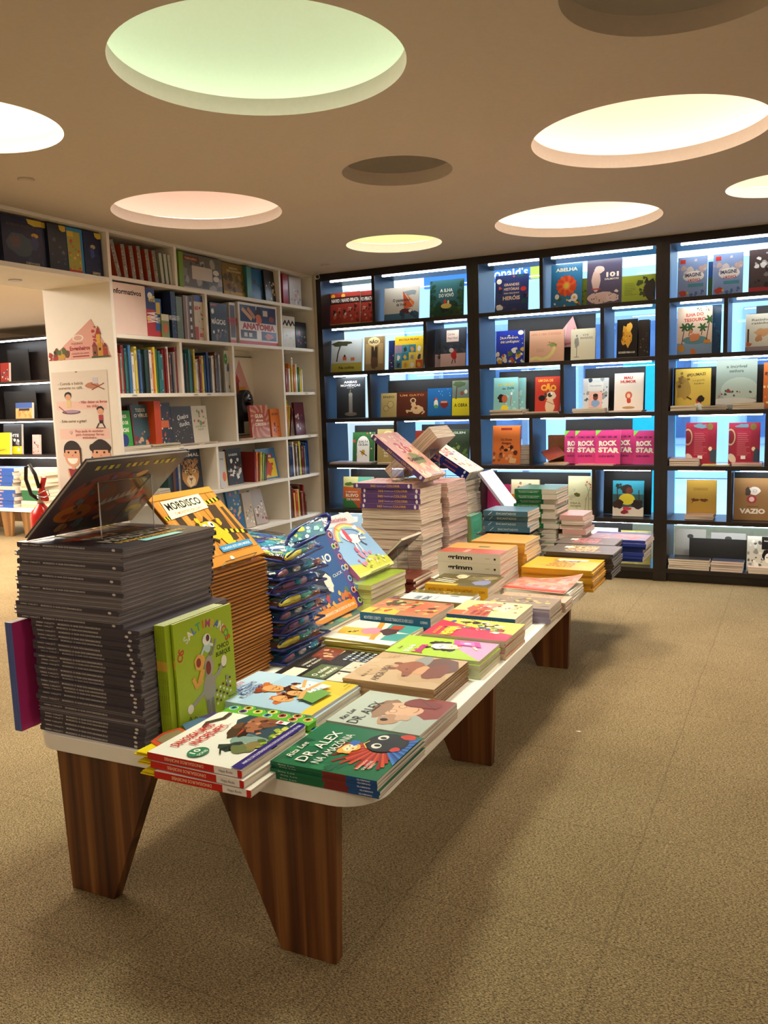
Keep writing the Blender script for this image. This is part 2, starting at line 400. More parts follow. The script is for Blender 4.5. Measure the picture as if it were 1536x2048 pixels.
_bc = {}
def book_mesh(key, w, h, t, kind='soft', cover='#888', spine=None, back=None, front=None, sart=None, bart=None, edge=None, rnd=0.0, pm='pages'):
    if key in _bc: return _bc[key]
    spine = spine or cover; back = back or cover; mb = MB(); bt = 0.0024 if kind == 'hard' else 0.0007
    if kind == 'board': bt = 0.0016
    oh = 0.003 if kind == 'hard' else 0.0
    if kind == 'box':
        mb.prism(outline(w, h, 0), 0, t, back, cover, spine)
    else:
        o = outline(w, h, rnd)
        mb.prism(o, 0, bt, back, back, edge or back); mb.prism(o, t-bt, t, cover, cover, edge or cover)
        mb.box(-w/2, -w/2+bt*1.2, -h/2, h/2, bt, t-bt, spine)
        mb.box(-w/2-0.0003, -w/2, -h/2, h/2, 0, t, spine)
    if front: front(Paint(mb, (-w/2, -h/2, t), (1, 0, 0), (0, 1, 0), (0, 0, 1), w, h, rnd))
    if sart: sart(Paint(mb, (-w/2-0.0003, h/2, 0), (0, -1, 0), (0, 0, 1), (-1, 0, 0), h, t))
    if bart: bart(Paint(mb, (w/2, -h/2, 0), (-1, 0, 0), (0, 1, 0), (0, 0, -1), w, h))
    cm = mb.mesh('cover', M['print'])
    pmat = M[pm]; pm = None
    if kind != 'box':
        p = MB(); o2 = outline(w-oh-bt*1.2-0.0005, h-2*oh-0.0006, max(0, rnd-oh)); dx = (bt*1.2-oh)/2
        p.prism([(x+dx, y) for x, y in o2], bt, t-bt); pm = p.mesh('pages', pmat)
    _bc[key] = (cm, pm); return _bc[key]

ORD = ['', 'first', 'second', 'third', 'fourth', 'fifth', 'sixth', 'seventh', 'eighth', 'ninth', 'tenth', 'eleventh', 'twelfth', 'thirteenth', 'fourteenth', 'fifteenth', 'sixteenth', 'seventeenth', 'eighteenth', 'nineteenth', 'twentieth']
_tens = {2: 'twenty', 3: 'thirty', 4: 'forty', 5: 'fifty'}
def ordw(n):
    if n <= 20: return ORD[n]
    a, b = divmod(n, 10)
    return {2: 'twenty', 3: 'thirty', 4: 'forty', 5: 'fifty'}[a]+'-'+ORD[b] if b else {3: 'thirtieth', 4: 'fortieth', 5: 'fiftieth'}[a]

def place_book(name, meshes, loc, rot, label, cat='book', group=None, single=False):
    cm, pm = meshes
    if pm is None:
        o = put(name, cm); o.location = loc; o.rotation_euler = rot
    else:
        o = empty(name, loc, rot); put('cover', cm, o); put('pages', pm, o)
    tag(o, label, cat, group); return o

def stack(name, key, x0, x1, y0, y1, z0, n, t, desc, where, group, jit=0.003, rz=90, dxf=None, yawj=0.8, flips=(), seed=5, cat='book', top_label=None, **kw):
    """n flat copies; spine towards the aisle end (-y); only the top one shows its cover"""
    g = random.Random(seed); w, h = (y1-y0, x1-x0) if rz in (90, -90) else (x1-x0, y1-y0)
    front = kw.pop('front', None); plain = dict(kw)
    mt = book_mesh(key+'_top', w, h, t, front=front, **kw)
    mm = book_mesh(key, w, h, t, **plain) if n > 1 else None
    out = []
    for i in range(n):
        top = i == n-1; k = 0 if top else 1
        jx = g.uniform(-jit, jit) + (dxf(i) if dxf else 0); jy = g.uniform(-jit, jit)
        r_ = rz + g.uniform(-yawj, yawj) + (180 if i in flips else 0)
        pos = 'topmost in' if top else ('lowest in' if i == 0 else ordw(i+1)+' up in')
        lab = top_label if (top and top_label) else '%s %s %s' % (desc, pos, where)
        out.append(place_book(name, mt if top else mm, ((x0+x1)/2+jx, (y0+y1)/2+jy, z0+i*t*1.002), (0, 0, R(r_)), lab, cat, group if n > 1 else None))
    return out
# ================================================================ the room
CZ = 2.25
def struct(o): o['kind'] = 'structure'; return o
struct(wbox('floor', M['carpet'], -9.0, 3.2, -2.5, 8.3, -0.05, 0.0))
HOLES = [  # centre x, y, radius, colour, strength
    (-1.467, 2.202, 0.433, (0.68, 1.0, 0.70), 0.85), (-0.576, 3.549, 0.450, (1.0, 0.76, 0.62), 1.7),
    (-2.631, 2.122, 0.310, (1.0, 1.0, 0.80), 1.5), (-2.811, 3.589, 0.428, (1.0, 0.66, 0.56), 0.85),
    (-2.373, 4.994, 0.305, (0.80, 1.0, 0.42), 0.7), (-1.202, 4.991, 0.470, (1.0, 0.78, 0.64), 1.7),
    (-0.123, 4.741, 0.267, (1.0, 1.0, 0.6), 0.8), (-1.622, 3.467, 0.241, None, 0), (-0.298, 2.321, 0.300, None, 0)]
def ceiling_mesh():
    cu = bpy.data.curves.new('ceiling', 'CURVE'); cu.dimensions = '2D'; cu.fill_mode = 'BOTH'; cu.extrude = 0.0275
    def sp(pts):
        s = cu.splines.new('POLY'); s.points.add(len(pts)-1)
        for q, (x, y) in zip(s.points, pts): q.co = (x, y, 0, 1)
        s.use_cyclic_u = True
    sp([(-9, -2.5), (3.2, -2.5), (3.2, 6.14), (-3.9, 6.14), (-3.9, 8.3), (-9, 8.3)])
    for cx, cy, r_, c, k in HOLES: sp([(cx+r_*math.cos(2*math.pi*i/96), cy+r_*math.sin(2*math.pi*i/96)) for i in range(96)])
    o = bpy.data.objects.new('tmp', cu); COL.objects.link(o); dg = bpy.context.evaluated_depsgraph_get(); dg.update()
    me = bpy.data.meshes.new_from_object(o.evaluated_get(dg)); bpy.data.objects.remove(o)
    me.materials.clear(); me.materials.append(M['ceil']); return me
ce = struct(put('ceiling', ceiling_mesh())); ce.location.z = CZ+0.0275
places = ['over the near end of the table, large and pale green', 'large and pink-white at the upper right', 'white, cut by the left picture edge', 'pale pink, above the white bookcase',
          'small and yellow-green, in front of the left dark bookcase', 'bright pink-white, before the middle dark bookcase', 'small and yellowish at the right picture edge', 'small and unlit, in the middle of the ceiling', 'unlit, cut by the top picture edge at the right']
for (cx, cy, r_, c, k), pl in zip(HOLES, places):
    z0 = CZ+0.0555; Rr = r_+0.15; prof = [(Rr, z0), (Rr, z0+0.03)]
    for i in range(1, 13):
        a = R(90*i/12); prof.append((max(0.001, Rr*math.cos(a)), z0+0.03+0.34*math.sin(a)))
    e = empty('ceiling_recess', (cx, cy, z0)); tag(e, 'round domed ceiling recess '+pl, 'ceiling light', 'round ceiling recesses')
    MB().lathe([(a, b-z0) for a, b in prof], 0, 0, 64).build('dome', M['dome'], e, True)
    if c:
        lm = mat('cove_light', '#ffffff', emis=c, ek=LED*k)
        n = 64; mb = MB(); rr = r_+0.075
        mb.lathe([(rr-0.008, 0.006), (rr-0.008, 0.016), (rr+0.008, 0.016), (rr+0.008, 0.006), (rr-0.008, 0.006)], 0, 0, n)
        mb.build('cove_strip', lm, e)
# other ceiling fittings
for (x, y, pl, rr) in ((-3.011, 2.689, 'at the upper left near the white bookcase', 0.035), (-3.136, 5.428, 'near the corner of the two bookcases', 0.03)):
    o = MB().lathe([(rr, 0), (rr, -0.006), (rr*0.8, -0.009), (0.001, -0.009)], 0, 0, 24).build('ceiling_disc', M['ceil'], None, True)
    o.location = (x, y, CZ); tag(o, 'small flat round ceiling fitting '+pl, 'ceiling fitting')
s = empty('security_camera', (-3.38, 5.70, CZ)); tag(s, 'small white dome camera in the ceiling corner between the bookcases', 'security camera')
MB().lathe([(0.03, 0), (0.03, -0.012), (0.001, -0.012)], 0, 0, 20).build('base', M['brass'], s)
MB().tube([(0.0, 0, -0.012), (0.02, -0.02, -0.035), (0.045, -0.05, -0.04)], [0.016, 0.02, 0.018], 10).build('body', M['brass'], s, True)
MB().tube([(0.045, -0.05, -0.04), (0.05, -0.056, -0.041)], 0.013, 10).build('lens', M['rubber'], s)

for nm, a in (('wall_front', (-9, 3.2, -2.6, -2.5, 0, CZ)), ('wall_right', (3.2, 3.3, -2.5, 6.14, 0, CZ)), ('wall_left', (-9.1, -9, -2.5, 8.3, 0, CZ)),
              ('wall_far', (-9, -3.9, 8.3, 8.4, 0, CZ)), ('wall_side', (-4.0, -3.9, 6.14, 8.3, 0, CZ)), ('wall_middle', (-3.985, -3.78, 3.63, 6.14, 0, CZ)),
              ('wall_corner', (-3.78, -3.43, 5.80, 6.14, 0, CZ)), ('wall_back', (0.50, 3.2, 5.80, 6.14, 0, CZ)), ('wall_jamb', (-4.125, -3.985, 3.74, 3.95, 0, 1.985))):
    struct(wbox(nm, M['wall'], *a))

# windows behind the dark bookcases
GY = D+0.42
for i, (a, b) in enumerate(((-3.43, -2.135), (-2.135, -0.84), (-0.84, 0.50))):
    struct(wbox('window_%d' % (i+1), M['glass'], a+0.02, b-0.02, GY, GY+0.008, 0.05, CZ-0.03))
struct(MB().box(-3.43, 0.5, GY-0.01, GY+0.02, CZ-0.03, CZ).box(-3.43, 0.5, GY-0.01, GY+0.02, 0, 0.05).build('trim_1', M['black']))

# ---------------------------------------------------------------- dark bookcases
DZ = [1.857, 1.496, 1.135, 0.775, 0.417, 0.085]
DD = 0.35
CELLX = [[] for _ in range(6)]
def clampx(a, b, tier):
    c = (a+b)/2
    for lo, hi in CELLX[tier]:
        if lo <= c <= hi: return max(a, lo+0.003), min(b, hi-0.003)
    return a, b
def dark_case(x0, x1, divs, label):
    """x0..x1 clear width; divs: one list of divider x per tier"""
    e = empty('dark_bookcase', ((x0+x1)/2, D, 0)); tag(e, label, 'bookcase', 'dark bookcases along the window'); mx = (x0+x1)/2
    def b(nm, m, a0, a1, y0, y1, z0, z1, bev=0.001): return wbox(nm, m, a0-mx, a1-mx, y0, y1, z0, z1, e, bev)
    b('upright', M['black'], x0-0.0435, x0, 0, DD, 0, CZ-0.002); b('upright', M['black'], x1, x1+0.0435, 0, DD, 0, CZ-0.002)
    b('top_panel', M['black'], x0, x1, 0, DD, CZ-0.055, CZ-0.002); b('plinth', M['black'], x0, x1, 0.02, DD, 0, DZ[5]-0.03)
    tops = [CZ-0.055] + [z-0.028 for z in DZ[:-1]]
    for k, z in enumerate(DZ):
        b('shelf', M['black'], x0, x1, 0, DD, z-0.028, z)
        xs = [x0]+list(divs[k])+[x1]
        for a, c in zip(xs, xs[1:]): CELLX[k].append((a+(0.0125 if a != x0 else 0), c-(0.0125 if c != x1 else 0)))
        for q in divs[k]: b('divider', M['black'], q-0.0125, q+0.0125, 0.004, DD, z, tops[k])
        for a, c in zip(xs, xs[1:]):
            if c-a > 0.12: b('light_strip', M['strip'], a+0.06, c-0.03, 0.045, 0.06, tops[k]-0.008, tops[k]-0.0005, 0)
    return e
dark_case(-3.385, -2.180, [[-2.933], [-2.517], [-2.996], [-2.781], [-2.60], []], 'dark wood bookcase nearest the white bookcase, leftmost along the window')
dark_case(-2.093, -0.884, [[-1.640], [-1.226], [-1.499], [-1.722], [-1.282], []], 'middle dark wood bookcase holding the row of bright pink books')
dark_case(-0.797, 0.412, [[], [-0.459], [], [-0.204], [-0.418], []], 'dark wood bookcase at the right picture edge')

# ---------------------------------------------------------------- white bookcase
WZ = [2.0, 1.683, 1.350, 1.020, 0.712, 0.395, 0.09]
wd = 0.29; T = 0.022
wc = empty('white_bookcase', (XW, 4.69, 0)); tag(wc, 'tall white built-in bookcase with open bays, running over the doorway on the left', 'bookcase')
def wb(nm, x0, x1, y0, y1, z0, z1, m='white'): return wbox(nm, M[m], x0-XW, x1-XW, y0-4.69, y1-4.69, z0, z1, wc, 0.001)
wb('back_panel', XW-wd-0.02, XW-wd, 3.63, 5.79, 0.0, CZ-0.001)
wb('side_panel', XW-0.52, XW, 3.607, 3.629, 0, CZ-0.001)
wb('side_panel', XW-wd, XW, 5.772, 5.79, 0, CZ-0.001)
wb('top_rail', XW-wd, XW, 3.63, 5.772, CZ-0.02, CZ-0.001)
for z in (WZ[0], WZ[1]): wb('shelf', XW-wd, XW, 3.63, 5.772, z-T, z)
wb('shelf', XW-wd, XW, 3.63, 4.71, WZ[2]-T, WZ[2]); wb('shelf', XW-wd, XW, 5.333, 5.772, WZ[2]-T, WZ[2])
for z in WZ[3:]: wb('shelf', XW-wd, XW, 3.63, 5.772, z-T, z)
tops = [CZ-0.02]+[z-T for z in WZ]
for y, zi0, zi1 in ((4.175, 0, 0), (5.322, 0, 6), (4.45, 1, 1), (4.175, 2, 2), (4.71, 2, 3), (4.478, 4, 4)):
    wb('divider', XW-wd, XW-0.001, y-T/2, y+T/2, WZ[zi1], tops[zi0])
# the shelf over the doorway
wb('overhead_shelf', XW-0.52, XW, 0.6, 3.607, 1.962, 1.986); wb('top_rail', XW-0.52, XW, 0.6, 3.607, CZ-0.02, CZ-0.001)
wb('overhead_back', XW-0.52, XW-0.50, 0.6, 3.607, 1.986, CZ-0.02)
o = MB().lathe([(0.035, 0), (0.035, -0.004), (0.001, -0.004)], 0, 0, 20).build('recessed_spot', M['metal'], None); o.location = (XW-0.32, 3.25, 1.962)
tag(o, 'small round spotlight set under the shelf over the doorway', 'spotlight')

# ================================================================ outside the window
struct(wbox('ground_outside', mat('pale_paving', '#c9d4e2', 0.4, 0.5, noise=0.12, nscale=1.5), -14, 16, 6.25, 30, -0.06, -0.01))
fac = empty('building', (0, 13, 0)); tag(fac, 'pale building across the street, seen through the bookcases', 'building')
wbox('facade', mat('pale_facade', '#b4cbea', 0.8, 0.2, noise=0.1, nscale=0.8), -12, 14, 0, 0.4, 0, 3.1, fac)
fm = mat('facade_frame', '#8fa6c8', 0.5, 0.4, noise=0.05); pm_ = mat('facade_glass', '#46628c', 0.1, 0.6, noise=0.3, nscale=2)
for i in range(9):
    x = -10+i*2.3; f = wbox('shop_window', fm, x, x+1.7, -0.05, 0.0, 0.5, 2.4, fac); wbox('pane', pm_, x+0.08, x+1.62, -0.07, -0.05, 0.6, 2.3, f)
cyn = mat('cyan_panel', '#28c8f4', 0.5, 0.4, noise=0.05)
q = onY(1290, 745, 9.0); pn = wbox('cyan_sign_panel', cyn, q.x-0.22, q.x+0.3, 9.0, 9.06, 0, q.z+0.16)
tag(pn, 'bright cyan sign panel standing outside behind the middle bookcase', 'sign')
q = onY(1025, 541, 8.6); sg = empty('shop_sign', (q.x, 8.6, 0)); tag(sg, 'blue shop sign with white lettering outside behind the middle bookcase top shelf', 'sign')
wbox('sign_board', mat('blue_sign', '#3a78d8', 0.5, 0.4, noise=0.05), -1.0, 0.19, 0, 0.05, q.z-0.10, q.z+0.075, sg)
wbox('yellow_end', mat('yellow_sign', '#d9cf48', 0.5, 0.4, noise=0.05), 0.19, 0.32, -0.004, 0.05, q.z-0.10, q.z+0.075, sg)
mb = MB(); P = Paint(mb, (-1.0, -0.002, q.z-0.10), (1, 0, 0), (0, 0, 1), (0, -1, 0), 1.19, 0.175); P.t(72, 48, 62, 52, "McDonald's", '#ffffff', bold=3); mb.build('lettering', M['matte'], sg)
for x in (-0.9, 0.1): wbox('post', fm, x-0.03, x+0.03, 0.05, 0.11, -0.01, q.z+0.05, sg)
# ================================================================ the display table
TZ = 0.43
tb = empty('display_table', (-1.337, 3.063, 0), (0, 0, R(1.0))); tag(tb, 'long low display table with ivory top and slanted walnut legs, piled with books', 'table')
def rrect(x0, x1, y0, y1, r, n=8):
    P = []
    for cx, cy, a in ((x1-r, y0+r, -90), (x1-r, y1-r, 0), (x0+r, y1-r, 90), (x0+r, y0+r, 180)):
        for q in range(n+1): t = R(a+90*q/n); P.append((cx+r*math.cos(t), cy+r*math.sin(t)))
    return P
MB().prism(rrect(-0.507, 0.507, -1.585, 1.585, 0.10), 0.388, TZ).build('tabletop', M['table'], tb, False, 0.002)
for yy in (-1.572, -0.455, 0.665):
    for s_ in (-1, 1):
        MB().extr([(s_*0.255, 0), (s_*0.40, 0), (s_*0.415, 0.386), (s_*0.09, 0.386)], 'y', yy, yy+0.032).build('leg', M['wood'], tb, False, 0.0015)

# ---- cover artwork
INK = '#1d1a1a'
def monster(P, x, y, s, c1, c2):   # a plain round cartoon creature
    P.blob(x, y, s, s*0.85, c1, 0.12, 16); P.e(x-s*0.35, y+s*0.2, s*0.3, s*0.3, '#f7f2e4'); P.e(x+s*0.3, y+s*0.2, s*0.3, s*0.3, '#f7f2e4')
    P.e(x-s*0.35, y+s*0.2, s*0.12, s*0.12, INK); P.e(x+s*0.3, y+s*0.2, s*0.12, s*0.12, INK); P.arc(x, y-s*0.25, s*0.4, s*0.25, 200, 340, s*0.1, INK)
    P.blob(x-s*0.9, y-s*0.5, s*0.4, s*0.3, c2); P.blob(x+s*0.9, y+s*0.5, s*0.4, s*0.3, c2)
def tape(P, x0, y0, x1, y1, w=3, a='#e8c02c', b='#2b2724'):
    n = 9
    for i in range(n):
        u, v = i/n, (i+1)/n; P.l([(x0+(x1-x0)*u, y0+(y1-y0)*u), (x0+(x1-x0)*v, y0+(y1-y0)*v)], w, a if i % 2 else b)
def a_guia(P):
    P.bg('#3a353c'); P.e(70, 70, 22, 18, '#a83a20'); P.sc(24, 5, 45, 90, 50, 3, 9, ['#7a2f20', '#c2551f', '#3c4a50', '#8a7a2a', '#2a2528', '#5a4a6a'], 4)
    P.e(30, 60, 16, 10, '#c24a22'); P.sc(10, 20, 52, 30, 12, 2, 4, ['#e8e0cc'], 8)
    P.t(50, 34, 13, 70, 'MORDISCO', '#ece6d8', 3, 3); P.t(50, 20, 7, 70, 'O GUIA DOS DINOSSAUROS', '#d8a83a', 0); P.r(30, 6, 40, 8, '#8fc6c8'); tape(P, 4, 92, 40, 88); tape(P, 60, 90, 96, 94)
def a_guia_back(P):
    P.bg('#5c545c'); P.e(38, 52, 34, 30, '#8a5650'); P.e(30, 48, 22, 24, '#a85c44'); P.e(72, 44, 14, 10, '#d8503a'); P.e(72, 44, 7, 5, '#8a2a24')
    P.e(88, 22, 8, 6, '#b8b84c'); P.e(86, 24, 5, 3, '#dcc84c'); P.e(62, 74, 8, 4, '#e0b070', 30); P.e(24, 30, 16, 12, '#c87a3c')
    for i in range(7): P.poly([(44+i*5, 36+i*2), (47+i*5, 46+i*2), (50+i*5, 37+i*2)], '#dcd8cc')
    for k in range(3):
        for i in range(4): P.r(12+k*28+i*6, 88, 3.4, 5, '#d8cc54' if (i+k) % 2 == 0 else '#b0a84c')
    P.sc(22, 8, 10, 84, 70, 1.5, 5, ['#7c6a80', '#b88a5c', '#6a7c88', '#a04a3c', '#54505a'], 14)
def a_mord(P):
    P.bg('#c98238')
    for i in range(5): P.r(i*21, 0, 1.2, 100, '#8a5420'); P.r(i*21+8, 0, 3, 100, '#d49247')
    P.poly([(14, 30), (24, 36), (24, 72), (14, 70)], '#4a382c'); P.poly([(34, 60), (44, 62), (44, 78), (34, 78)], '#4a382c'); P.poly([(62, 22), (80, 26), (86, 74), (72, 76)], '#4a382c'); P.poly([(88, 20), (95, 22), (95, 70), (90, 70)], '#54402f')
    P.r(0, 92, 100, 8, '#d98c3c'); P.r(0, 0, 100, 12, '#cf8538'); P.r(0, 11.5, 100, 0.8, '#8a5420'); P.r(0, 91.5, 100, 0.8, '#8a5420')
    tape(P, 0, 68, 18, 70, 5); tape(P, 70, 78, 100, 82, 5); tape(P, 66, 40, 100, 32, 5); tape(P, 58, 34, 72, 20, 4.5)
    P.poly([(8, 66), (72, 72), (74, 92), (12, 90)], '#efe2c4'); P.t(41, 83, 9.5, 54, 'MORDISCO', INK, 2, 3); P.t(41, 73, 3.6, 44, 'O MONSTRO DE LIVRO', '#c96a3c', 2, 1)
    P.blob(50, 44, 17, 15, '#3c2e26', 0.3, 18); P.blob(50, 44, 14, 13, '#e9b12c', 0.12, 16); P.blob(62, 32, 9, 12, '#e9b12c', 0.15); P.blob(40, 58, 3, 4, '#e9b12c'); P.blob(70, 52, 3, 6, '#dca428')
    P.e(45, 48, 4, 4.5, '#f7f2e4'); P.e(55, 50, 4, 4.5, '#f7f2e4'); P.e(46, 48, 1.6, 2, INK); P.e(56, 50, 1.6, 2, INK); P.e(50, 40, 2, 1.4, '#c0392b')
    P.r(40, 14, 52, 8, '#3d85b8'); P.t(66, 18, 3.2, 46, 'CUIDADO: ESTE LIVRO MORDE', '#f4f1e8', 0, 1); P.e(10, 24, 7, 9, '#8cb47c'); P.e(46, 5, 3, 3, '#e8e4d8')
def a_salt(P):
    P.bg('#9db52b'); cs = ['#b5442e', '#b5442e', '#9db52b', '#c9d2c0', '#e8e4d4', '#4a76b0', '#3f9a70', '#d0602c', '#b04a7a', '#c8b03c', '#3d6ab0', '#d8d8c8', '#c04a38', '#5a9a48']
    for i, ch in enumerate('OS SALTIMBANCOS'):
        a = R(170-i*11.3); P.t(49+42*math.cos(a), 66+25*math.sin(a), 7, 0, ch, cs[i % 14] if ch != ' ' else '#fff', math.degrees(a)-90, 4)
    P.t(80, 66, 4.2, 22, 'CHICO', '#2b3a1c', 0, 2); P.t(80, 60, 4.2, 26, 'BUARQUE', '#2b3a1c', 0, 2); P.t(76, 50, 2.2, 14, 'ZIRALDO', '#3c4a28'); P.t(76, 46.5, 2.2, 14, 'BONIFÁCIO', '#3c4a28')
    # donkey, dog, hen and cat stacked in a dance
    P.l([(52, 8), (50, 30), (52, 48)], 12, '#8d8a82'); P.e(52, 34, 11, 12, '#98958c'); P.l([(46, 34), (30, 28), (18, 24)], 5, '#98958c'); P.e(18, 24, 5, 4, '#e3dccb'); P.l([(58, 40), (70, 44), (80, 52)], 5, '#98958c'); P.e(80, 52, 5, 5, '#e3dccb')
    P.l([(49, 6), (48, 24)], 4.5, '#7d7a72'); P.l([(57, 6), (56, 24)], 4.5, '#7d7a72'); P.e(49, 5, 4.5, 3, '#4a443e'); P.e(58, 5, 4.5, 3, '#4a443e')
    P.blob(54, 54, 8, 9, '#a29d93', 0.1); P.e(52, 52, 4.5, 6, '#7c2f2a'); P.l([(60, 62), (68, 74)], 3, '#8d8a82'); P.l([(56, 62), (60, 76)], 3, '#7d7a72')
    P.l([(40, 44), (30, 40), (26, 48)], 5, '#d9a04e'); P.blob(38, 60, 9, 7, '#dca552', 0.1); P.e(36, 60, 4, 4, '#8a3026'); P.l([(42, 52), (36, 44)], 7, '#d9a04e')
    P.blob(52, 71, 6, 6, '#b9d3d6', 0.12); P.e(52, 77, 7, 5, '#e6e8e2'); P.e(54, 78, 3, 3, '#5a3038'); P.l([(48, 72), (42, 66)], 3, '#b9d3d6'); P.l([(57, 72), (62, 70)], 3, '#d5e2e0')
    for i in range(5):
        for k in range(4): P.r(62+i*6, 16+k*4+i*1.5, 3, 2, '#5d2436' if (i+k) % 2 else '#e3d8c4')
    P.l([(84, 28), (82, 38)], 3, '#8d8a82'); P.l([(12, 10), (16, 18), (20, 10), (24, 16), (30, 12)], 0.8, '#2b3a1c'); P.t(26, 3.6, 1.6, 16, 'Companhia', '#2b3a1c')
def a_mag(P):
    P.bg('#b83678'); P.e(68, 44, 17, 8, '#e8e0dc'); P.t(68, 44, 3, 20, 'OOH!', INK, 0, 2); P.e(70, 29, 17, 7, '#e8e0dc'); P.t(70, 29, 3, 20, 'AAH!', INK, 0, 2); P.blob(96, 30, 10, 12, '#2c2f66'); P.r(66, 8, 14, 10, '#f0ece6'); P.r(68, 10, 10, 5, '#c03048')
def a_dino(P):
    P.bg('#ece8df'); P.sc(26, 30, 6, 66, 36, 4, 11, ['#5d7a82', '#3c5a50', '#6a8a7a', '#33424a', '#86a09a', '#2c3a3a'], 3)
    P.poly([(60, 14), (100, 14), (100, 66), (86, 70), (66, 58)], '#2f4a58'); P.blob(66, 52, 17, 12, '#4a3226', 0.2); P.poly([(52, 44), (60, 40), (74, 44), (70, 54)], '#2a1a16'); P.poly([(54, 47), (72, 49), (70, 52)], '#c04030')
    P.blob(86, 44, 18, 13, '#a5684a', 0.2); P.blob(92, 36, 12, 9, '#84503a'); P.blob(74, 60, 8, 5, '#6a4632'); P.sc(14, 66, 30, 32, 26, 1, 3.5, ['#6a4030', '#c98a60', '#402820'], 9)
    P.blob(34, 26, 11, 10, '#6a7348', 0.25); P.blob(44, 20, 9, 8, '#8a7a4a'); P.sc(30, 40, 6, 50, 14, 1.5, 4, ['#a0b040', '#6a8a30', '#cfd060', '#4a6a2a'], 6)
    P.l([(60, 88), (70, 92), (84, 84), (96, 86)], 4, '#4a382c'); P.l([(18, 36), (26, 42), (34, 38), (28, 34)], 1.6, INK)
    P.r(0, 0, 100, 0.1, '#ece8df'); P.poly([(0, 0), (100, 0), (100, 11), (0, 11)], '#2b1f78'); P.t(52, 5.5, 3.4, 86, 'ANIME-SE COM OS EXTRAORDINÁRIOS SONS DOS DINOSSAUROS DA VIDA REAL', '#f0ecf4', 0, 1)
    P.e(14, 56, 10, 9, '#2e7a5a'); P.t(14, 59, 6, 10, '10', '#f2efe4', 0, 3); P.t(14, 51.5, 3.4, 12, 'SONS', '#f2efe4', 0, 2)
    P.t(42, 85, 9, 52, 'DINOSSAUROS', '#c62c2a', 0, 3); P.t(48, 72, 9, 46, 'INCRÍVEIS', '#c62c2a', 0, 3); P.t(68, 69, 3.4, 22, 'GRRAUURRR!', '#f4f1e8', 12, 2); P.r(90, 18, 7, 12, '#eee'); P.r(91, 24, 5, 4, '#c03038')
def a_alex1(P):
    P.bg('#1f6b46'); P.sc(20, 0, 40, 60, 60, 4, 10, ['#1b5e40', '#2a7a50', '#174f38'], 2)
    g = random.Random(3)
    for i in range(46):
        a = R(100+i*4.6); c = ['#b5301f', '#8e2218', '#d0542c'][i % 3] if i < 26 else ['#2a5aa8', '#1e3f80', '#3f7ac8'][i % 3]
        r0 = 20; r1 = 34+g.uniform(0, 26); P.l([(70+r0*math.cos(a), 24+r0*math.sin(a)*0.8), (70+r1*math.cos(a), 24+r1*math.sin(a)*0.8)], 3.4, c)
    P.e(74, 24, 22, 19, '#1a1a1d'); P.e(74, 24, 19, 16, '#26262a'); P.e(64, 30, 6, 4.5, '#e9e4d6', 20); P.e(84, 32, 6, 4.5, '#e9e4d6', -20); P.e(65, 29.5, 2.6, 3, INK); P.e(83, 31.5, 2.6, 3, INK)
    P.l([(56, 36), (64, 42), (72, 40)], 1.2, '#e6c45a'); P.blob(62, 12, 5, 4, '#c8402c'); P.blob(92, 12, 6, 7, '#c8402c')
    P.blob(50, 50, 12, 8, '#e9b04c', 0.3, 18); P.blob(50, 49, 8, 6, '#f4dca0', 0.1); P.e(47, 50, 2.6, 2.4, '#f8f4ea'); P.e(54, 51, 2.6, 2.4, '#f8f4ea'); P.e(47, 50, 1, 1, INK); P.e(54, 51, 1, 1, INK); P.e(50, 46, 1.4, 1, '#c05040'); P.blob(62, 50, 6, 4, '#3a6ac0')
    P.t(30, 90, 6.5, 34, 'Rita Lee', '#efe9dc', 2, 1, 0.3); P.t(44, 76, 10.5, 72, 'DR. ALEX', '#f4f0e6', 0, 1); P.t(44, 62, 8.5, 70, 'NA AMAZÔNIA', '#f4f0e6', 0, 0)
    P.t(22, 24, 2.6, 20, 'Ilustrações', '#f0e8dc', 0, 0); P.t(22, 19, 2.8, 20, 'GUILHERME', '#f0e8dc', 0, 1); P.t(22, 15, 2.8, 12, 'FRANCO', '#f0e8dc', 0, 1)
def a_alex2(P):
    P.bg('#b4bbb0'); P.r(0, 0, 100, 30, '#a7aea4'); P.blob(76, 12, 34, 26, '#8a3e30', 0.1, 18); P.blob(58, 60, 26, 14, '#8c6a52', 0.12, 18); P.blob(58, 44, 20, 22, '#d8a988', 0.06, 20); P.blob(50, 62, 24, 8, '#9a765c', 0.2)
    P.e(50, 50, 5, 4.4, '#7a5a48'); P.e(50, 50, 4.2, 3.6, '#dcb294'); P.e(66, 46, 5, 4.4, '#7a5a48'); P.e(66, 46, 4.2, 3.6, '#dcb294'); P.arc(60, 30, 7, 3, 200, 340, 1, '#8a4a3a'); P.blob(26, 44, 14, 11, '#b48a6a', 0.15); P.e(24, 48, 4, 4, '#2a2220'); P.blob(36, 34, 9, 8, '#caa184')
    P.blob(82, 30, 14, 20, '#7c352a', 0.15); P.l([(70, 12), (90, 34)], 2, '#6a2c24')
    P.t(24, 88, 6.5, 30, 'Rita Lee', '#4a443e', 2, 1, 0.3); P.t(36, 74, 12, 66, 'DR. ALEX', '#3a3632', 0, 0)
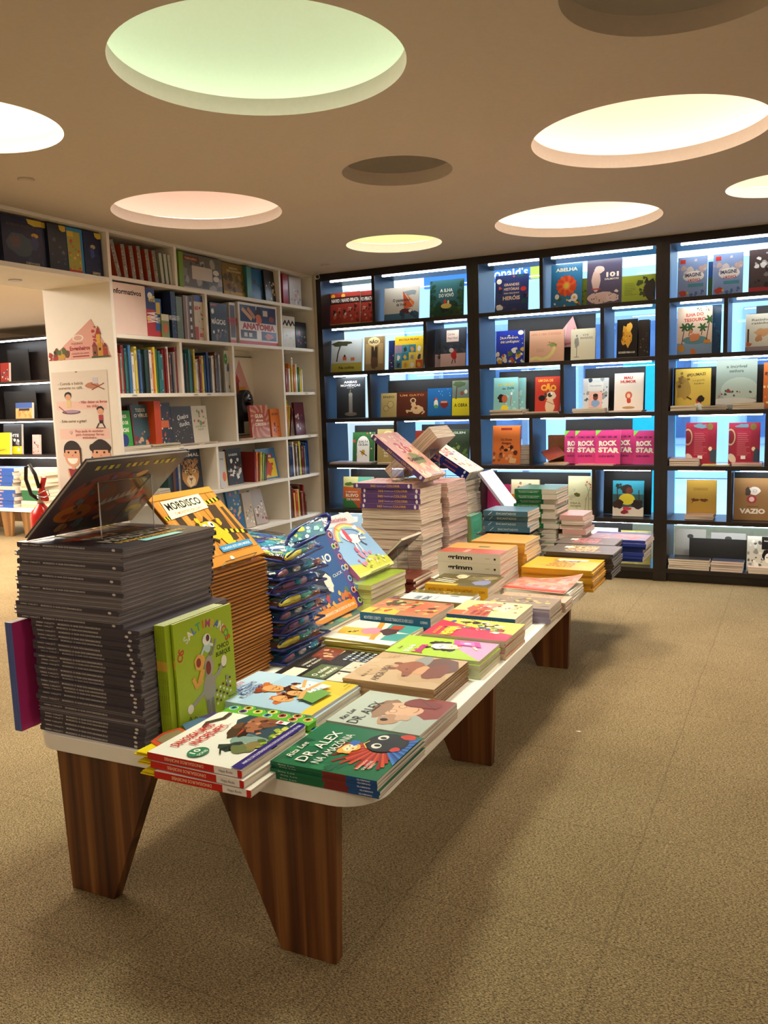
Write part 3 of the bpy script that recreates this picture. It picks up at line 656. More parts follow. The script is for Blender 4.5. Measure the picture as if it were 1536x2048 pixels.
def a_irm(P):
    P.bg('#a9c4dc'); P.r(0, 70, 100, 30, '#b9d0e4'); P.poly([(0, 0), (100, 0), (100, 14), (0, 10)], '#e2c23c'); P.poly([(60, 0), (100, 0), (100, 30), (80, 36)], '#e0b838')
    for x, y, s in ((30, 40, 11), (52, 60, 12), (46, 36, 9), (62, 40, 9)):
        P.sc(16, x-s*1.2, y-s*0.2, s*2.4, s*1.3, s*0.25, s*0.42, ['#b8562a', '#9a4220', '#c96a34'] if s > 10 else ['#4a2418', '#5c2e1c'], int(x)); P.e(x, y, s*0.85, s*0.85, '#dfa066'); P.arc(x-s*0.3, y+1, s*0.2, s*0.15, 180, 360, 0.7, INK); P.arc(x+s*0.3, y+1, s*0.2, s*0.15, 180, 360, 0.7, INK); P.arc(x, y-s*0.3, s*0.25, s*0.15, 180, 360, 0.7, '#8a2c20')
    P.poly([(24, 10), (60, 8), (66, 26), (34, 30)], '#6f9a4a'); P.poly([(50, 24), (78, 16), (84, 40), (60, 44)], '#e8e6de'); P.sc(12, 54, 20, 24, 18, 1, 2, ['#4a7ab8', '#8ab0d8'], 5); P.l([(30, 24), (52, 30), (80, 28)], 5, '#dfa066'); P.l([(62, 36), (84, 44)], 4, '#dfa066')
    P.t(32, 92, 6, 40, 'Ruth Rocha', '#c23a54', 0, 2); P.t(32, 82, 6, 52, 'MEU IRMÃOZINHO', '#22367a', 0, 3); P.t(34, 73, 6, 40, 'ME ATRAPALHA', '#22367a', 0, 3); P.t(88, 6, 2.2, 16, 'salamandra', '#2a5a3a')
def a_ursa(P):
    P.bg('#c0a07c'); P.sc(14, 0, 0, 100, 100, 8, 16, ['#bb9a76', '#c6a783', '#b8966f'], 3); P.blob(70, 24, 30, 24, '#6a4a3c', 0.12, 18); P.blob(78, 44, 26, 10, '#8c8c88', 0.1); P.blob(60, 50, 18, 14, '#93573a', 0.12, 18); P.poly([(42, 52), (26, 46), (28, 40), (46, 40)], '#8a4e34'); P.e(28, 44, 2, 1.8, '#2a1812'); P.e(48, 66, 4, 5, '#8a4e34'); P.e(66, 66, 4, 5, '#7c452e'); P.blob(52, 34, 16, 8, '#c8946c', 0.2); P.e(50, 50, 1.4, 1.4, INK)
    P.blob(54, 18, 26, 12, '#7b4632', 0.15)
    P.t(24, 84, 4.5, 24, 'Rô e a', '#6a5034', 6, 0); P.t(30, 70, 9, 52, 'AMIGA URSA', '#5a4028', 6, 0, 0.1)
    for i in range(5): P.r(80+i*3, 84-i*4, 8, 0.5, '#8a6c4c')
def a_jul(P):
    P.bg('#a4c234'); P.poly([(0, 0), (100, 0), (100, 34), (60, 40)], '#d79ac0'); P.sc(26, 34, 40, 44, 26, 5, 9, ['#17130f', '#201a16'], 5); P.blob(56, 48, 15, 16, '#f0cdb0', 0.06, 18); P.blob(52, 54, 13, 8, '#f5e9dc', 0.1); P.e(50, 52, 1.6, 2, INK); P.e(60, 53, 1.6, 2, INK); P.arc(55, 44, 5, 3, 200, 340, 0.9, INK)
    P.l([(62, 34), (78, 40), (88, 30)], 7, '#cf2f3a'); P.poly([(66, 12), (94, 20), (96, 48), (70, 42)], '#c04a98'); P.poly([(72, 20), (90, 25), (91, 40), (74, 37)], '#d873b4'); P.l([(52, 14), (66, 20)], 5, '#f0cdb0'); P.e(80, 30, 4, 4, '#f0d8e8')
    P.t(26, 90, 3.4, 16, 'Ziraldo', '#2a3a18', 0, 1, 0.2); P.t(26, 80, 6, 38, 'Diário da', '#f4eef0', 4, 4); P.t(30, 70, 9, 48, 'Julieta', '#c02f78', 4, 5)
def a_men(P):
    P.bg('#c22c4a'); P.poly([(34, 0), (100, 0), (100, 100), (86, 100), (60, 60)], '#ead53a'); g = random.Random(8)
    for i in range(34):
        x = g.uniform(34, 84); y = g.uniform(16, 84); P.blob(x, y, g.uniform(3, 7), g.uniform(3, 6), ['#17130f', '#efe4d4', '#4c8a3a', '#c82f38', '#e7c23a', '#2c4a8a', '#17130f', '#e9b896'][i % 8], 0.35, 9, g)
    P.sc(16, 36, 24, 50, 50, 1, 2.4, ['#fff6e8', '#17130f', '#8a2230'], 4); P.l([(86, 56), (94, 66), (96, 60)], 1.4, INK); P.t(24, 88, 4.5, 40, 'AS COISAS DE', '#e7c23a', 4, 2); P.t(26, 74, 13, 50, 'MENINA', '#f2dc3c', 4, 5)
def a_herc1(P):
    P.bg('#e3c98a'); P.poly([(0, 40), (34, 44), (30, 100), (0, 100)], '#d9673a'); P.blob(50, 64, 26, 16, '#c85a42', 0.3, 18); P.blob(72, 54, 20, 12, '#d8907c', 0.3); P.blob(60, 30, 26, 12, '#ecdfae', 0.2); P.blob(66, 20, 8, 8, '#9a7a4a'); P.e(66, 20, 5, 5, '#e9cfa0'); P.sc(22, 34, 10, 62, 70, 1.5, 5, ['#a83f34', '#6a3c3a', '#e8b23c', '#5a6a4a', '#f0e2c0', '#c87a5a'], 7)
    P.t(20, 78, 3.4, 26, 'MONTEIRO LOBATO', '#f0e4c4', 0, 1); P.t(20, 66, 6, 26, 'OS DOZE', '#7c1f24', 0, 3); P.t(20, 57, 6, 30, 'TRABALHOS', '#7c1f24', 0, 3); P.t(20, 48, 6, 32, 'DE HÉRCULES', '#7c1f24', 0, 3)
def a_herc2(P):
    P.bg('#b97a5a'); P.poly([(0, 50), (40, 54), (34, 100), (0, 100)], '#e0b54a'); P.blob(60, 40, 30, 24, '#c86a52', 0.3, 18); P.blob(42, 58, 14, 12, '#d99a6c', 0.3); P.blob(74, 74, 20, 12, '#5a4a3c', 0.3); P.sc(40, 20, 4, 78, 88, 2, 6, ['#d88a70', '#7c2f38', '#4a3a36', '#8aa05a', '#e8b25a', '#a4402f', '#c9c08a', '#c24a40'], 17)
    P.t(20, 84, 4.4, 28, 'MONTEIRO LOBATO', '#3a2a1c', 0, 2)
def a_grimm(P):
    P.bg('#b5503c'); P.r(40, 0, 60, 100, '#c8984c'); P.r(0, 0, 38, 100, '#b4503e'); P.r(60, 36, 12, 18, '#6a6a3c'); P.t(20, 60, 10, 26, 'contos', '#e8d0b4', 0, 1); P.r(40, 0, 2, 100, '#6a3a24')
def a_narizinho(P):
    P.bg('#59502e'); P.poly([(0, 50), (16, 50), (16, 100), (0, 100)], '#c8a83c'); P.blob(70, 30, 22, 20, '#6e664a', 0.3); P.r(26, 60, 5, 34, '#e8e0c8', -16); P.r(38, 60, 5, 34, '#e8e0c8', -16); P.r(52, 60, 3, 30, '#e8e0c8', -16); P.blob(80, 62, 16, 10, '#e0c8a4', 0.3); P.blob(36, 18, 22, 14, '#7c82a8', 0.2); P.blob(76, 16, 16, 12, '#8c7c5c'); P.sc(12, 30, 10, 60, 70, 1.5, 4, ['#3a3420', '#c8b48a', '#9a8c5c'], 5)
def a_cacadas(P):
    P.bg('#c9d4d8'); P.r(66, 0, 34, 100, '#6a5c2c'); P.sc(26, 68, 4, 30, 92, 1.5, 4, ['#c8a840', '#4a3a20', '#a07a3a', '#e0c070'], 6); P.t(20, 76, 9, 30, 'CAÇADAS', '#2a3a5a', 0, 2); P.t(22, 62, 9, 34, 'PEDRINHO', '#2a3a5a', 0, 2); P.r(12, 48, 34, 1, '#8a98a4'); P.l([(50, 20), (56, 34), (60, 20)], 2, INK)
def a_comic(P):
    P.bg('#6a4a44'); P.sc(44, 4, 6, 92, 90, 2, 8, ['#8a5a78', '#d0a050', '#3a2c34', '#c86a4a', '#e8d0a0', '#5a4a6a', '#b0503c', '#7c6a4a'], 21)
def a_mauve(P):
    P.bg('#8c7a66'); P.sc(30, 10, 6, 80, 88, 2, 8, ['#a89684', '#6a5a4c', '#c9b08a', '#7c6a78', '#d0b84a', '#9c7a6a'], 31); P.t(40, 86, 6, 40, 'CONTOS', '#e0d4bc', 0, 1)
def a_beige(P):
    P.bg('#b89a80'); P.sc(26, 20, 10, 76, 80, 2, 8, ['#8c7264', '#d8bda0', '#a4847a', '#caa074', '#7a6258'], 33); P.t(30, 86, 6, 40, 'FÁBULAS', '#e9dcc6', 0, 1)
def a_shirt(P):
    P.bg('#d9d4c0'); P.poly([(0, 0), (26, 0), (26, 100), (0, 100)], '#e9e4d4'); P.poly([(26, 34), (66, 40), (60, 100), (26, 92)], '#e0a430'); P.poly([(14, 30), (100, 56), (100, 64), (14, 38)], '#c98a2c'); P.poly([(60, 0), (100, 0), (100, 46), (66, 40)], '#3f8f8a'); P.poly([(20, 0), (60, 0), (50, 28), (18, 24)], '#3f8f8a'); P.blob(54, 54, 17, 15, '#d97f90', 0.08, 16); P.blob(60, 30, 18, 12, '#4a3030', 0.2); P.blob(38, 76, 12, 9, '#e3b432'); P.sc(6, 30, 70, 16, 12, 1.5, 3, [INK], 3); P.poly([(74, 20), (96, 24), (92, 40), (72, 36)], '#a8442e'); P.t(13, 62, 3, 22, 'Clarice', '#5a5040', 90, 0)
def a_malaika(P):
    P.bg('#2b2420'); P.r(4, 70, 26, 20, '#ddd6c4'); P.r(34, 66, 34, 24, '#3a322c'); P.t(50, 84, 5, 26, 'mistérios', '#e9e2d2', 0, 1); P.t(50, 76, 5, 30, 'de dentro', '#e9e2d2', 0, 1); P.r(8, 34, 40, 30, '#5d6642'); P.t(28, 52, 7, 30, 'O existe', '#eee8d8', 0, 2); P.t(28, 42, 7, 30, 'no mundo', '#eee8d8', 0, 2)
    P.r(72, 62, 24, 30, '#e0d8c6'); P.poly([(60, 60), (100, 64), (100, 96), (66, 92)], '#7c3a2c'); P.sc(10, 64, 66, 30, 24, 1.5, 3.5, ['#9a4a36', '#5a2a20', '#d0a078'], 3); P.r(6, 6, 26, 24, '#d8cdb8'); P.r(36, 4, 30, 28, '#c8bca4')
    for i in range(6):
        for k in range(5): P.r(68+i*5, 8+k*9, 2.6, 4.5, '#88a4bc' if (i+k) % 2 else '#e6e2d8')
    P.sc(8, 8, 8, 50, 22, 1, 3, ['#4a4038', '#8a7a68', '#f0e8da'], 5)
def a_dnaouro(P):
    P.bg('#d9a02c'); g = random.Random(5)
    for i, (w, c) in enumerate((('NÃO', '#b0402c'), ('ERA UMA', '#8a4a24'), ('VEZ', '#7a6a3c'), ('ESTE', '#5a5a5a'), ('MUNDO', '#a88a50'))): P.t(26+i*14, 52-i*1, 9, 44, w, c, 90, 4)
    P.l([(10, 14), (30, 86)], 1, '#8a3c28'); P.r(74, 20, 14, 44, '#e8e0c8'); P.sc(8, 70, 16, 22, 60, 1.5, 3.5, ['#c24a3a', '#f0ead8', '#b88a30'], 3)
def a_dgrey(P, k=0):
    P.bg('#5d564f'); cs = (['#d8ac50', '#c9a050', '#e0c48a'], ['#c06a70', '#c4808c', '#b86068'])[k]
    for i, w in enumerate(('NÃO', 'MEXA', 'ESTE', 'MUNDO')): P.t(28+i*16, 54, 10, 62, w, cs[i % 3], 90, 4)
    P.r(56, 70, 20, 12, '#d8d4cc'); P.sc(6, 12, 20, 14, 50, 2, 4, [cs[1], '#a04038'], 3)
def a_pinkb(P):
    P.bg('#8a7684'); P.sc(26, 4, 4, 92, 92, 3, 9, ['#b8605c', '#7c6a88', '#c4786c', '#9a8a9a', '#d09080'], 9); P.r(84, 0, 16, 100, '#2c3f8a')
def a_cats(P):
    P.bg('#a8655a'); P.sc(34, 6, 6, 88, 88, 3, 9, ['#c87866', '#8c8a8c', '#d8a088', '#b05048', '#7a7a80', '#e0b090'], 12); P.r(82, 60, 18, 40, '#b8402f')
def a_uni(P):
    P.bg('#8fb6dc'); P.poly([(0, 84), (100, 80), (100, 100), (0, 100)], '#dfe0e4'); P.poly([(0, 66), (30, 80), (0, 86)], '#e8e4ea'); P.poly([(0, 0), (100, 0), (100, 16), (60, 26), (30, 16), (0, 22)], '#c6c84a'); P.r(0, 0, 100, 5, '#d8d46a')
    for i, c in enumerate(('#e88a8a', '#efc07a', '#ece290', '#a6d49a', '#9ab6e4')): P.arc(56, 48, 42-i*2.6, 36-i*2.2, 20, 160, 3, c, 14)
    P.blob(58, 56, 15, 8, '#f4ecec', 0.1, 16); P.blob(42, 64, 7, 9, '#f4ecec', 0.1); P.poly([(38, 72), (35, 84), (42, 74)], '#e8c04a'); P.blob(46, 64, 5, 11, '#d4566a', 0.3); P.l([(50, 50), (44, 36)], 3, '#f4ecec'); P.l([(56, 50), (54, 34)], 3, '#f4ecec'); P.l([(70, 58), (84, 62)], 3, '#f4ecec'); P.l([(70, 54), (84, 52)], 3, '#efe4e6')
    P.arc(80, 50, 12, 10, 120, 240, 2, '#3a3a52', 7); P.sc(14, 26, 14, 40, 26, 1.5, 4, ['#e08aa4', '#d86a88', '#f0b4c0'], 8); P.sc(16, 40, 8, 56, 14, 1, 2.6, ['#f4f0d8', '#7aa03a', '#e8d84a'], 9); P.blob(78, 72, 6, 4, '#f2eef2')
    P.t(46, 92, 7.5, 62, 'dos Unicórnios', '#b23c4c', -4, 2)
def a_ocean(P):
    P.bg('#24508c'); P.r(0, 0, 100, 14, '#d98a2c'); P.t(52, 7, 3.6, 88, 'ANIMAIS MARINHOS COM OS SONS DA VIDA REAL', '#f4ecd8', 0, 1); P.blob(60, 88, 9, 5, '#3c4450', 0.3); P.t(50, 66, 10, 78, 'OCEANO', '#e9e6de', 4, 4); P.t(22, 78, 6, 34, 'SONS DO', '#c8d4e0', 4, 2)
    P.blob(48, 44, 20, 15, '#15171c', 0.12, 16); P.blob(60, 40, 9, 11, '#e4dccb', 0.15); P.e(40, 52, 6, 4.5, '#efe9da', 20); P.poly([(44, 32), (38, 16), (50, 28)], '#15171c'); P.poly([(24, 40), (6, 34), (22, 50)], '#15171c'); P.sc(26, 4, 14, 90, 12, 1.5, 5, ['#c8702c', '#d8a03c', '#7a3c34', '#4a6a3c', '#e0b44c', '#a83c3c'], 6); P.t(86, 46, 3.6, 24, 'CLICK', '#e9e6de', 4, 1)
def a_365(P):
    P.bg('#e2aa98'); P.sc(20, 5, 5, 90, 90, 5, 12, ['#ecc4ac', '#f2d8b8', '#dd9688', '#f0ccb4'], 8); P.t(50, 66, 24, 40, '36', '#c84a4a', 0, 2); P.blob(56, 40, 22, 13, '#94a078', 0.25); P.t(52, 40, 9, 60, 'Desenhos', '#2c3a4c', 0, 4); P.sc(8, 10, 78, 80, 18, 2, 4, ['#d87070', '#f4e4c8'], 3)
def a_365b(P):
    P.bg('#d8ccb4'); P.t(40, 66, 20, 50, '365', '#c05040', 0, 3); P.sc(22, 10, 8, 80, 80, 2, 6, ['#b84a3c', '#e0d8c4', '#4a5a9a', '#c89a5a', '#a4523c'], 8)
# ================================================================ stacks on the table
def edge_tag(txt, a=18, b=60, c='#cfcac6', w2=40):
    def f(P): P.t(14, 50, 34, a, txt[0], c, 0, 1); P.t(46, 50, 40, w2, txt[1], c, 0, 2); P.e(92, 50, 1.6, 30, c)
    return f
def dxd(i): return 0.0 if i < 27 else (-0.055 + 0.03*(i-27)/18)
dark = stack('picture_book', 'guia', -1.777, -1.417, 1.485, 1.84, TZ, 45, 0.0111, 'dark grey hardcover picture book', 'the tall corner stack', 'dark grey hardcovers in the tall corner stack',
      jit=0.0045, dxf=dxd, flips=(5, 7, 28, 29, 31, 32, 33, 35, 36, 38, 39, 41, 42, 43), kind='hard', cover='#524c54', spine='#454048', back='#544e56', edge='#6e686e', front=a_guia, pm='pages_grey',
      sart=edge_tag(('EMMA YARLETT', 'MORDISCO: O GUIA DOS DINOSSAUROS')), seed=3)
stack('picture_book', 'mord', -1.80, -1.492, 1.865, 2.145, TZ, 33, 0.0108, 'orange-brown hardcover picture book', 'the tall orange-brown stack', 'orange-brown hardcovers in a tall stack',
      jit=0.003, dxf=lambda i: 0.0 if i > 16 else 0.008-(0.012 if i < 9 else 0), kind='hard', cover='#b87a3a', spine='#c08544', back='#a86a30', edge='#c48646', front=a_mord, pm='pages_brown', seed=4)
# three sound books
def pad(parent, w, h, t, base, btns, seed):
    g = random.Random(seed); mb = MB(); n = 7; pts = []
    for i in range(n):
        y = -h/2+h*(i+0.5)/n
        for k in range(7): a = R(-80+160*k/6); pts.append((w/2+0.032+0.018*math.cos(a)+(0.01 if i % 2 else 0), y+h/n/2*math.sin(a)*0.98))
    pts = [(w/2-0.002, -h/2)]+pts+[(w/2-0.002, h/2)]
    mb.prism(pts, 0.0015, t-0.0002); p = mb.build('sound_pad', base, parent, False, 0.0015)
    cs = ['#e0a030', '#d0602c', '#3aa0c8', '#6a4a9a', '#e0cc3a', '#c83c3c', '#3c7ac0', '#8ac04a']
    for i in range(n):
        y = -h/2+h*(i+0.5)/n
        for q in range(2 if i % 2 else 1):
            bx = w/2+0.016+q*0.024+(0 if i % 2 else 0.012)
            m2 = MB(); m2.prism([(bx+0.0125*math.cos(R(30*a)), y+0.0125*math.sin(R(30*a))) for a in range(12)], t-0.0002, t+0.0008, '#f0e8d0')
            m2.prism([(bx+0.0105*math.cos(R(30*a)), y+0.0105*math.sin(R(30*a))) for a in range(12)], t+0.0008, t+0.0014, g.choice(cs))
            m2.add([(bx-0.006, y-0.004, t+0.0017), (bx+0.005, y-0.005, t+0.0017), (bx+0.007, y+0.002, t+0.0017), (bx+0.001, y+0.006, t+0.0017), (bx-0.006, y+0.003, t+0.0017)], [(0, 1, 2, 3, 4)], INK)
            m2.build('button', M['print'], p)
    return p
def s_dino(P): P.r(72, 0, 24, 100, '#e6e2da'); P.t(40, 50, 46, 42, 'DINOSSAUROS INCRÍVEIS', '#e8c8a0', 180, 2); P.t(84, 50, 36, 14, 'Happy Books', '#3a3a4a', 0, 1)
pgreen = mat('green_plastic', '#5fae2a', 0.3, 0.5, noise=0.06); pviol = mat('violet_plastic', '#4a2a7a', 0.3, 0.5, noise=0.06)
for i in range(3):
    m_ = book_mesh('dino%d' % (i == 2), 0.275, 0.262, 0.0165, kind='board', cover='#e8e2d6', spine='#c2261f', back='#2b1f78', edge='#c8c0ae', rnd=0.02, front=a_dino if i == 2 else None, sart=s_dino)
    o = place_book('sound_book', m_, (-1.188+(2-i)*0.012, 1.515+0.004*i, TZ+i*0.0184), (0, 0, R(90+(0.8, -1.2, 0)[i])), 'dinosaur sound book with red spine, %s of the three overhanging the table front' % ('bottom', 'middle', 'topmost')[i], 'book', 'dinosaur sound books at the table front')
    pad(o, 0.275, 0.262, 0.0165, pgreen, 0, i)
    tb_ = MB(); tb_.prism([(-0.137, 0.131), (0.02, 0.131), (0.02, 0.155), (-0.05, 0.175), (-0.137, 0.172)], 0.003, 0.006, '#e8cf1c'); tb_.prism([(-0.137, 0.131), (-0.04, 0.131), (-0.05, 0.16), (-0.137, 0.166)], 0.009, 0.012, '#e8cf1c')
    if i == 2:
        tb_.prism([(-0.10, 0.131), (0.0, 0.131), (0.01, 0.16), (-0.03, 0.178), (-0.085, 0.168)], 0.0125, 0.015, '#c8502c'); tb_.prism([(-0.085, 0.131), (-0.01, 0.131), (-0.005, 0.153), (-0.04, 0.166), (-0.075, 0.16)], 0.015, 0.0158, '#8a7a5a')
        tb_.prism([(0.0, 0.131), (0.09, 0.131), (0.08, 0.158), (0.03, 0.17)], 0.0125, 0.0145, '#4a6a8a'); tb_.prism([(0.06, 0.131), (0.136, 0.131), (0.13, 0.15), (0.09, 0.165)], 0.0105, 0.0122, '#4a3a6a')
        tb_.e = None
    tb_.build('tab_pages', M['print'], o)

stack('picture_book', 'alexa', -1.045, -0.778, 1.478, 1.722, TZ, 5, 0.0082, 'green softcover with animal mask', 'the stack at the rounded corner', 'green softcovers at the rounded corner', kind='soft', cover='#1f6b46', spine='#1f6a46', back='#1c3f7a', edge='#2a4a5a', front=a_alex1,
      sart=lambda P: (P.r(50, 0, 22, 100, '#7c2c2a'), P.r(72, 0, 28, 100, '#24508c'), P.t(16, 50, 34, 16, 'Rita Lee', '#d0d8d0', 0, 0), P.t(88, 50, 40, 12, 'GLOBINHO', '#e8e8f0', 0, 2)))
stack('picture_book', 'alexb', -1.048, -0.790, 1.730, 1.965, TZ, 5, 0.0082, 'grey softcover with woman in glasses', 'the stack behind the green softcovers', 'grey softcovers with a woman in glasses', kind='soft', cover='#b4bbb0', spine='#a8aea4', back='#8a4a3c', front=a_alex2, seed=8)
stack('picture_book', 'irm', -1.425, -1.088, 1.738, 1.985, TZ, 6, 0.0078, 'pale blue book with hugging children', 'the stack beside the orange-brown one', 'pale blue picture books', kind='soft', cover='#a9c4dc', spine='#b8d0e0', back='#c8d08a', edge='#c8cdb0', front=a_irm, jit=0.006, seed=9)
stack('picture_book', 'ursa', -1.148, -0.868, 1.992, 2.255, TZ, 8, 0.0073, 'tan hardcover with a bear', 'the low tan stack', 'tan hardcovers with a bear', kind='hard', cover='#c0a07c', spine='#b4936c', back='#a07c58', edge='#8a6a48', front=a_ursa, jit=0.004, seed=10)
stack('picture_book', 'juli', -1.15, -0.838, 2.268, 2.458, TZ, 5, 0.0112, 'lime green softcover with black-haired girl', 'the stack behind the tan one', 'lime green softcovers', kind='soft', cover='#a4c234', spine='#c4c8a4', back='#a4c234', front=a_jul, seed=11)
stack('picture_book', 'men', -1.115, -0.826, 2.470, 2.685, TZ, 6, 0.0108, 'pink and yellow comic album', 'the stack at the table edge', 'pink and yellow comic albums', kind='soft', cover='#c22c4a', spine='#cbb8a4', back='#ead53a', front=a_men, seed=12)
def s_ml(t2, c): return lambda P: (P.t(18, 50, 34, 24, 'MONTEIRO LOBATO', c, 0, 1), P.t(56, 50, 34, 40, t2, c, 0, 1), P.t(91, 50, 26, 10, 'GLOBINHO', c, 0, 1))
stack('novel', 'herc1', -1.125, -0.872, 2.705, 2.925, TZ, 2, 0.036, 'blue-spined orange classic novel', 'the pair near the table edge', 'blue-spined novels near the edge', kind='soft', cover='#e3c98a', spine='#2c6184', back='#2c6184', front=a_herc1, sart=s_ml('OS DOZE TRABALHOS DE HÉRCULES I', '#d8e2e6'))
stack('novel', 'herc2', -1.430, -1.150, 2.625, 2.845, TZ, 2, 0.036, 'blue-spined yellow and red classic novel', 'the pair nearer the board books', 'blue-spined novels further in', kind='soft', cover='#b97a5a', spine='#2c6184', back='#2c6184', front=a_herc2, sart=s_ml('OS DOZE TRABALHOS DE HÉRCULES II', '#d8e2e6'), seed=14)
stack('novel', 'nariz', -1.375, -1.105, 3.085, 3.300, TZ, 2, 0.042, 'yellow-spined olive classic novel', 'the pair before the thick storybooks', 'yellow-spined novels', kind='soft', cover='#59502e', spine='#d8a01c', back='#d8a01c', front=a_narizinho, sart=s_ml('REINAÇÕES DE NARIZINHO', '#7a3a14'))
stack('novel', 'comic', -1.52, -1.20, 2.865, 3.07, TZ, 2, 0.0125, 'dark multicoloured novel', 'the pair behind the blue-spined books', 'dark multicoloured novels', kind='soft', cover='#6a4a44', front=a_comic)
stack('novel', 'cac', -1.40, -1.13, 2.905, 3.075, TZ+0.0252, 3, 0.012, 'pale blue and olive novel', 'the few copies before the yellow-spined novels', 'pale blue and olive novels', kind='soft', cover='#c9d4d8', spine='#8a7a4a', front=a_cacadas)
stack('paperback', 'mauve', -1.085, -0.812, 2.94, 3.11, TZ, 7, 0.0078, 'brown paperback with lilac-grey spine', 'the stack behind the blue-spined novels', 'brown paperbacks with lilac spines', kind='soft', cover='#8c7a66', spine='#8a8098', front=a_mauve)
stack('paperback', 'beige', -1.075, -0.800, 3.12, 3.235, TZ, 5, 0.0078, 'dusty rose and beige paperback', 'the stack before the curling magazine', 'beige paperbacks', kind='soft', cover='#b89a80', spine='#c4a890', front=a_beige)
stack('magazine', 'wmag', -1.075, -0.815, 3.245, 3.480, TZ, 8, 0.0058, 'white-edged large magazine', 'the pile under the curling pink magazine', 'white-edged magazines', kind='soft', cover='#d4d2c4', spine='#d9d8cc', back='#d0cec0')
# one magazine whose corner curls up
mb = MB(); nx, ny = 14, 10; wq, hq = 0.225, 0.27
def curl(u, v): q = max(0, u+(1-v)-1.15); return 0.004+0.05*q*q+0.006*math.sin(u*3)
grid = [(u/nx, v/ny) for v in range(ny+1) for u in range(nx+1)]
g = random.Random(4); pc = ['#c87866', '#9c8c8c', '#d8a088', '#b8604c', '#c09484', '#c98a70']
vs = [(-wq/2+wq*u, -hq/2+hq*v, curl(u, v)) for u, v in grid]; n1 = len(vs); vs += [(x, y, z-0.0035) for x, y, z in vs]
fs = []; cs_ = []
for v in range(ny):
    for u in range(nx):
        a = v*(nx+1)+u; fs.append((a, a+1, a+nx+2, a+nx+1)); cs_.append('#b8402f' if u < 2 else pc[int(abs(math.sin(u*0.9)*3+math.cos(v*0.8)*3)) % 6]); fs.append((n1+a, n1+a+nx+1, n1+a+nx+2, n1+a+1)); cs_.append('#3c3634')
for a, b in [(i, i+1) for i in range(nx)]+[((ny*(nx+1))+i+1, (ny*(nx+1))+i) for i in range(nx)]+[((i+1)*(nx+1), i*(nx+1)) for i in range(ny)]+[(i*(nx+1)+nx, (i+1)*(nx+1)+nx) for i in range(ny)]:
    fs.append((b, a, n1+a, n1+b)); cs_.append('#d8d0c0')
for f, c in zip(fs, cs_): mb.f.append(f); mb.c.append(c)
mb.v = vs
o = mb.build('magazine', M['print'], None, True); o.location = (-0.955, 3.355, TZ+8*0.0058*1.002+0.0005); o.rotation_euler = (0, 0, R(84)); tag(o, 'pink and grey magazine with a curling corner on the white-edged pile', 'magazine')
stack('picture_book', 'nao0', -1.09, -0.782, 3.495, 3.755, TZ, 8, 0.0115, 'golden yellow hardcover with large lettering', 'the stack overhanging the edge', 'golden yellow hardcovers', kind='hard', cover='#d9a02c', spine='#c9921f', back='#c9921f', edge='#c08a20', front=a_dnaouro, jit=0.006, seed=15)
stack('picture_book', 'nao1', -1.06, -0.752, 3.765, 3.985, TZ, 10, 0.0115, 'dark grey hardcover with golden lettering', 'the stack behind the yellow one', 'dark grey hardcovers with golden letters', kind='hard', cover='#5d564f', spine='#3a3634', back='#3a3634', edge='#35302e', front=lambda P: a_dgrey(P, 0), jit=0.008, seed=16)
stack('picture_book', 'nao2', -1.08, -0.79, 3.995, 4.195, TZ, 10, 0.0115, 'dark grey hardcover with pink lettering', 'the far dark hardcover stack', 'dark grey hardcovers with pink letters', kind='hard', cover='#5d564f', spine='#3a3634', back='#3a3634', edge='#35302e', front=lambda P: a_dgrey(P, 1), seed=17)
stack('picture_book', 'pinkb', -0.97, -0.685, 4.205, 4.44, TZ, 7, 0.0155, 'pink and blue softcover', 'the stack at the far right table corner', 'pink and blue softcovers', kind='soft', cover='#8a7684', spine='#2c3f8a', back='#2c3f8a', edge='#24506a', front=a_pinkb, jit=0.012, seed=18)
def s_grimm(P): P.r(0, 0, 100, 100, '#d2c8b4'); P.t(36, 54, 44, 40, 'grimm', INK, 0, 5); P.t(80, 50, 8, 7, 'CALVINO', '#4a4038', 0, 2); P.r(90, 38, 3, 20, INK)
stack('storybook', 'grimm', -1.41, -1.125, 3.325, 3.565, TZ, 4, 0.0435, 'thick storybook with cream spine', 'the stack in mid-table', 'thick cream-spined storybooks', kind='soft', cover='#b5503c', spine='#cfc5b0', back='#b5503c', front=a_grimm, sart=s_grimm, jit=0.004, seed=19)
stack('storybook', 'yel', -1.36, -1.10, 3.60, 3.83, TZ, 11, 0.0160, 'yellow-covered paperback storybook', 'the stack behind the thick cream-spined books', 'yellow paperbacks behind the thick storybooks', kind='soft', cover='#c8984c', spine='#d09a3a', back='#c8923a', edge='#d0a040', jit=0.006, seed=20)
stack('picture_book', 'shirt', -1.43, -1.165, 2.372, 2.610, TZ, 6, 0.0075, 'teal, pink and ochre book', 'the stack before the inner blue-spined pair', 'teal and ochre picture books', kind='soft', cover='#d9d4c0', spine='#b8a84a', back='#c8b850', front=a_shirt, jit=0.012, yawj=3, seed=21)
stack('picture_book', 'malai', -1.425, -1.165, 2.035, 2.345, TZ, 3, 0.0065, 'black panelled picture book', 'the pile behind the pale blue books', 'black panelled picture books', kind='soft', cover='#2b2420', front=a_malaika, jit=0.008, seed=22)
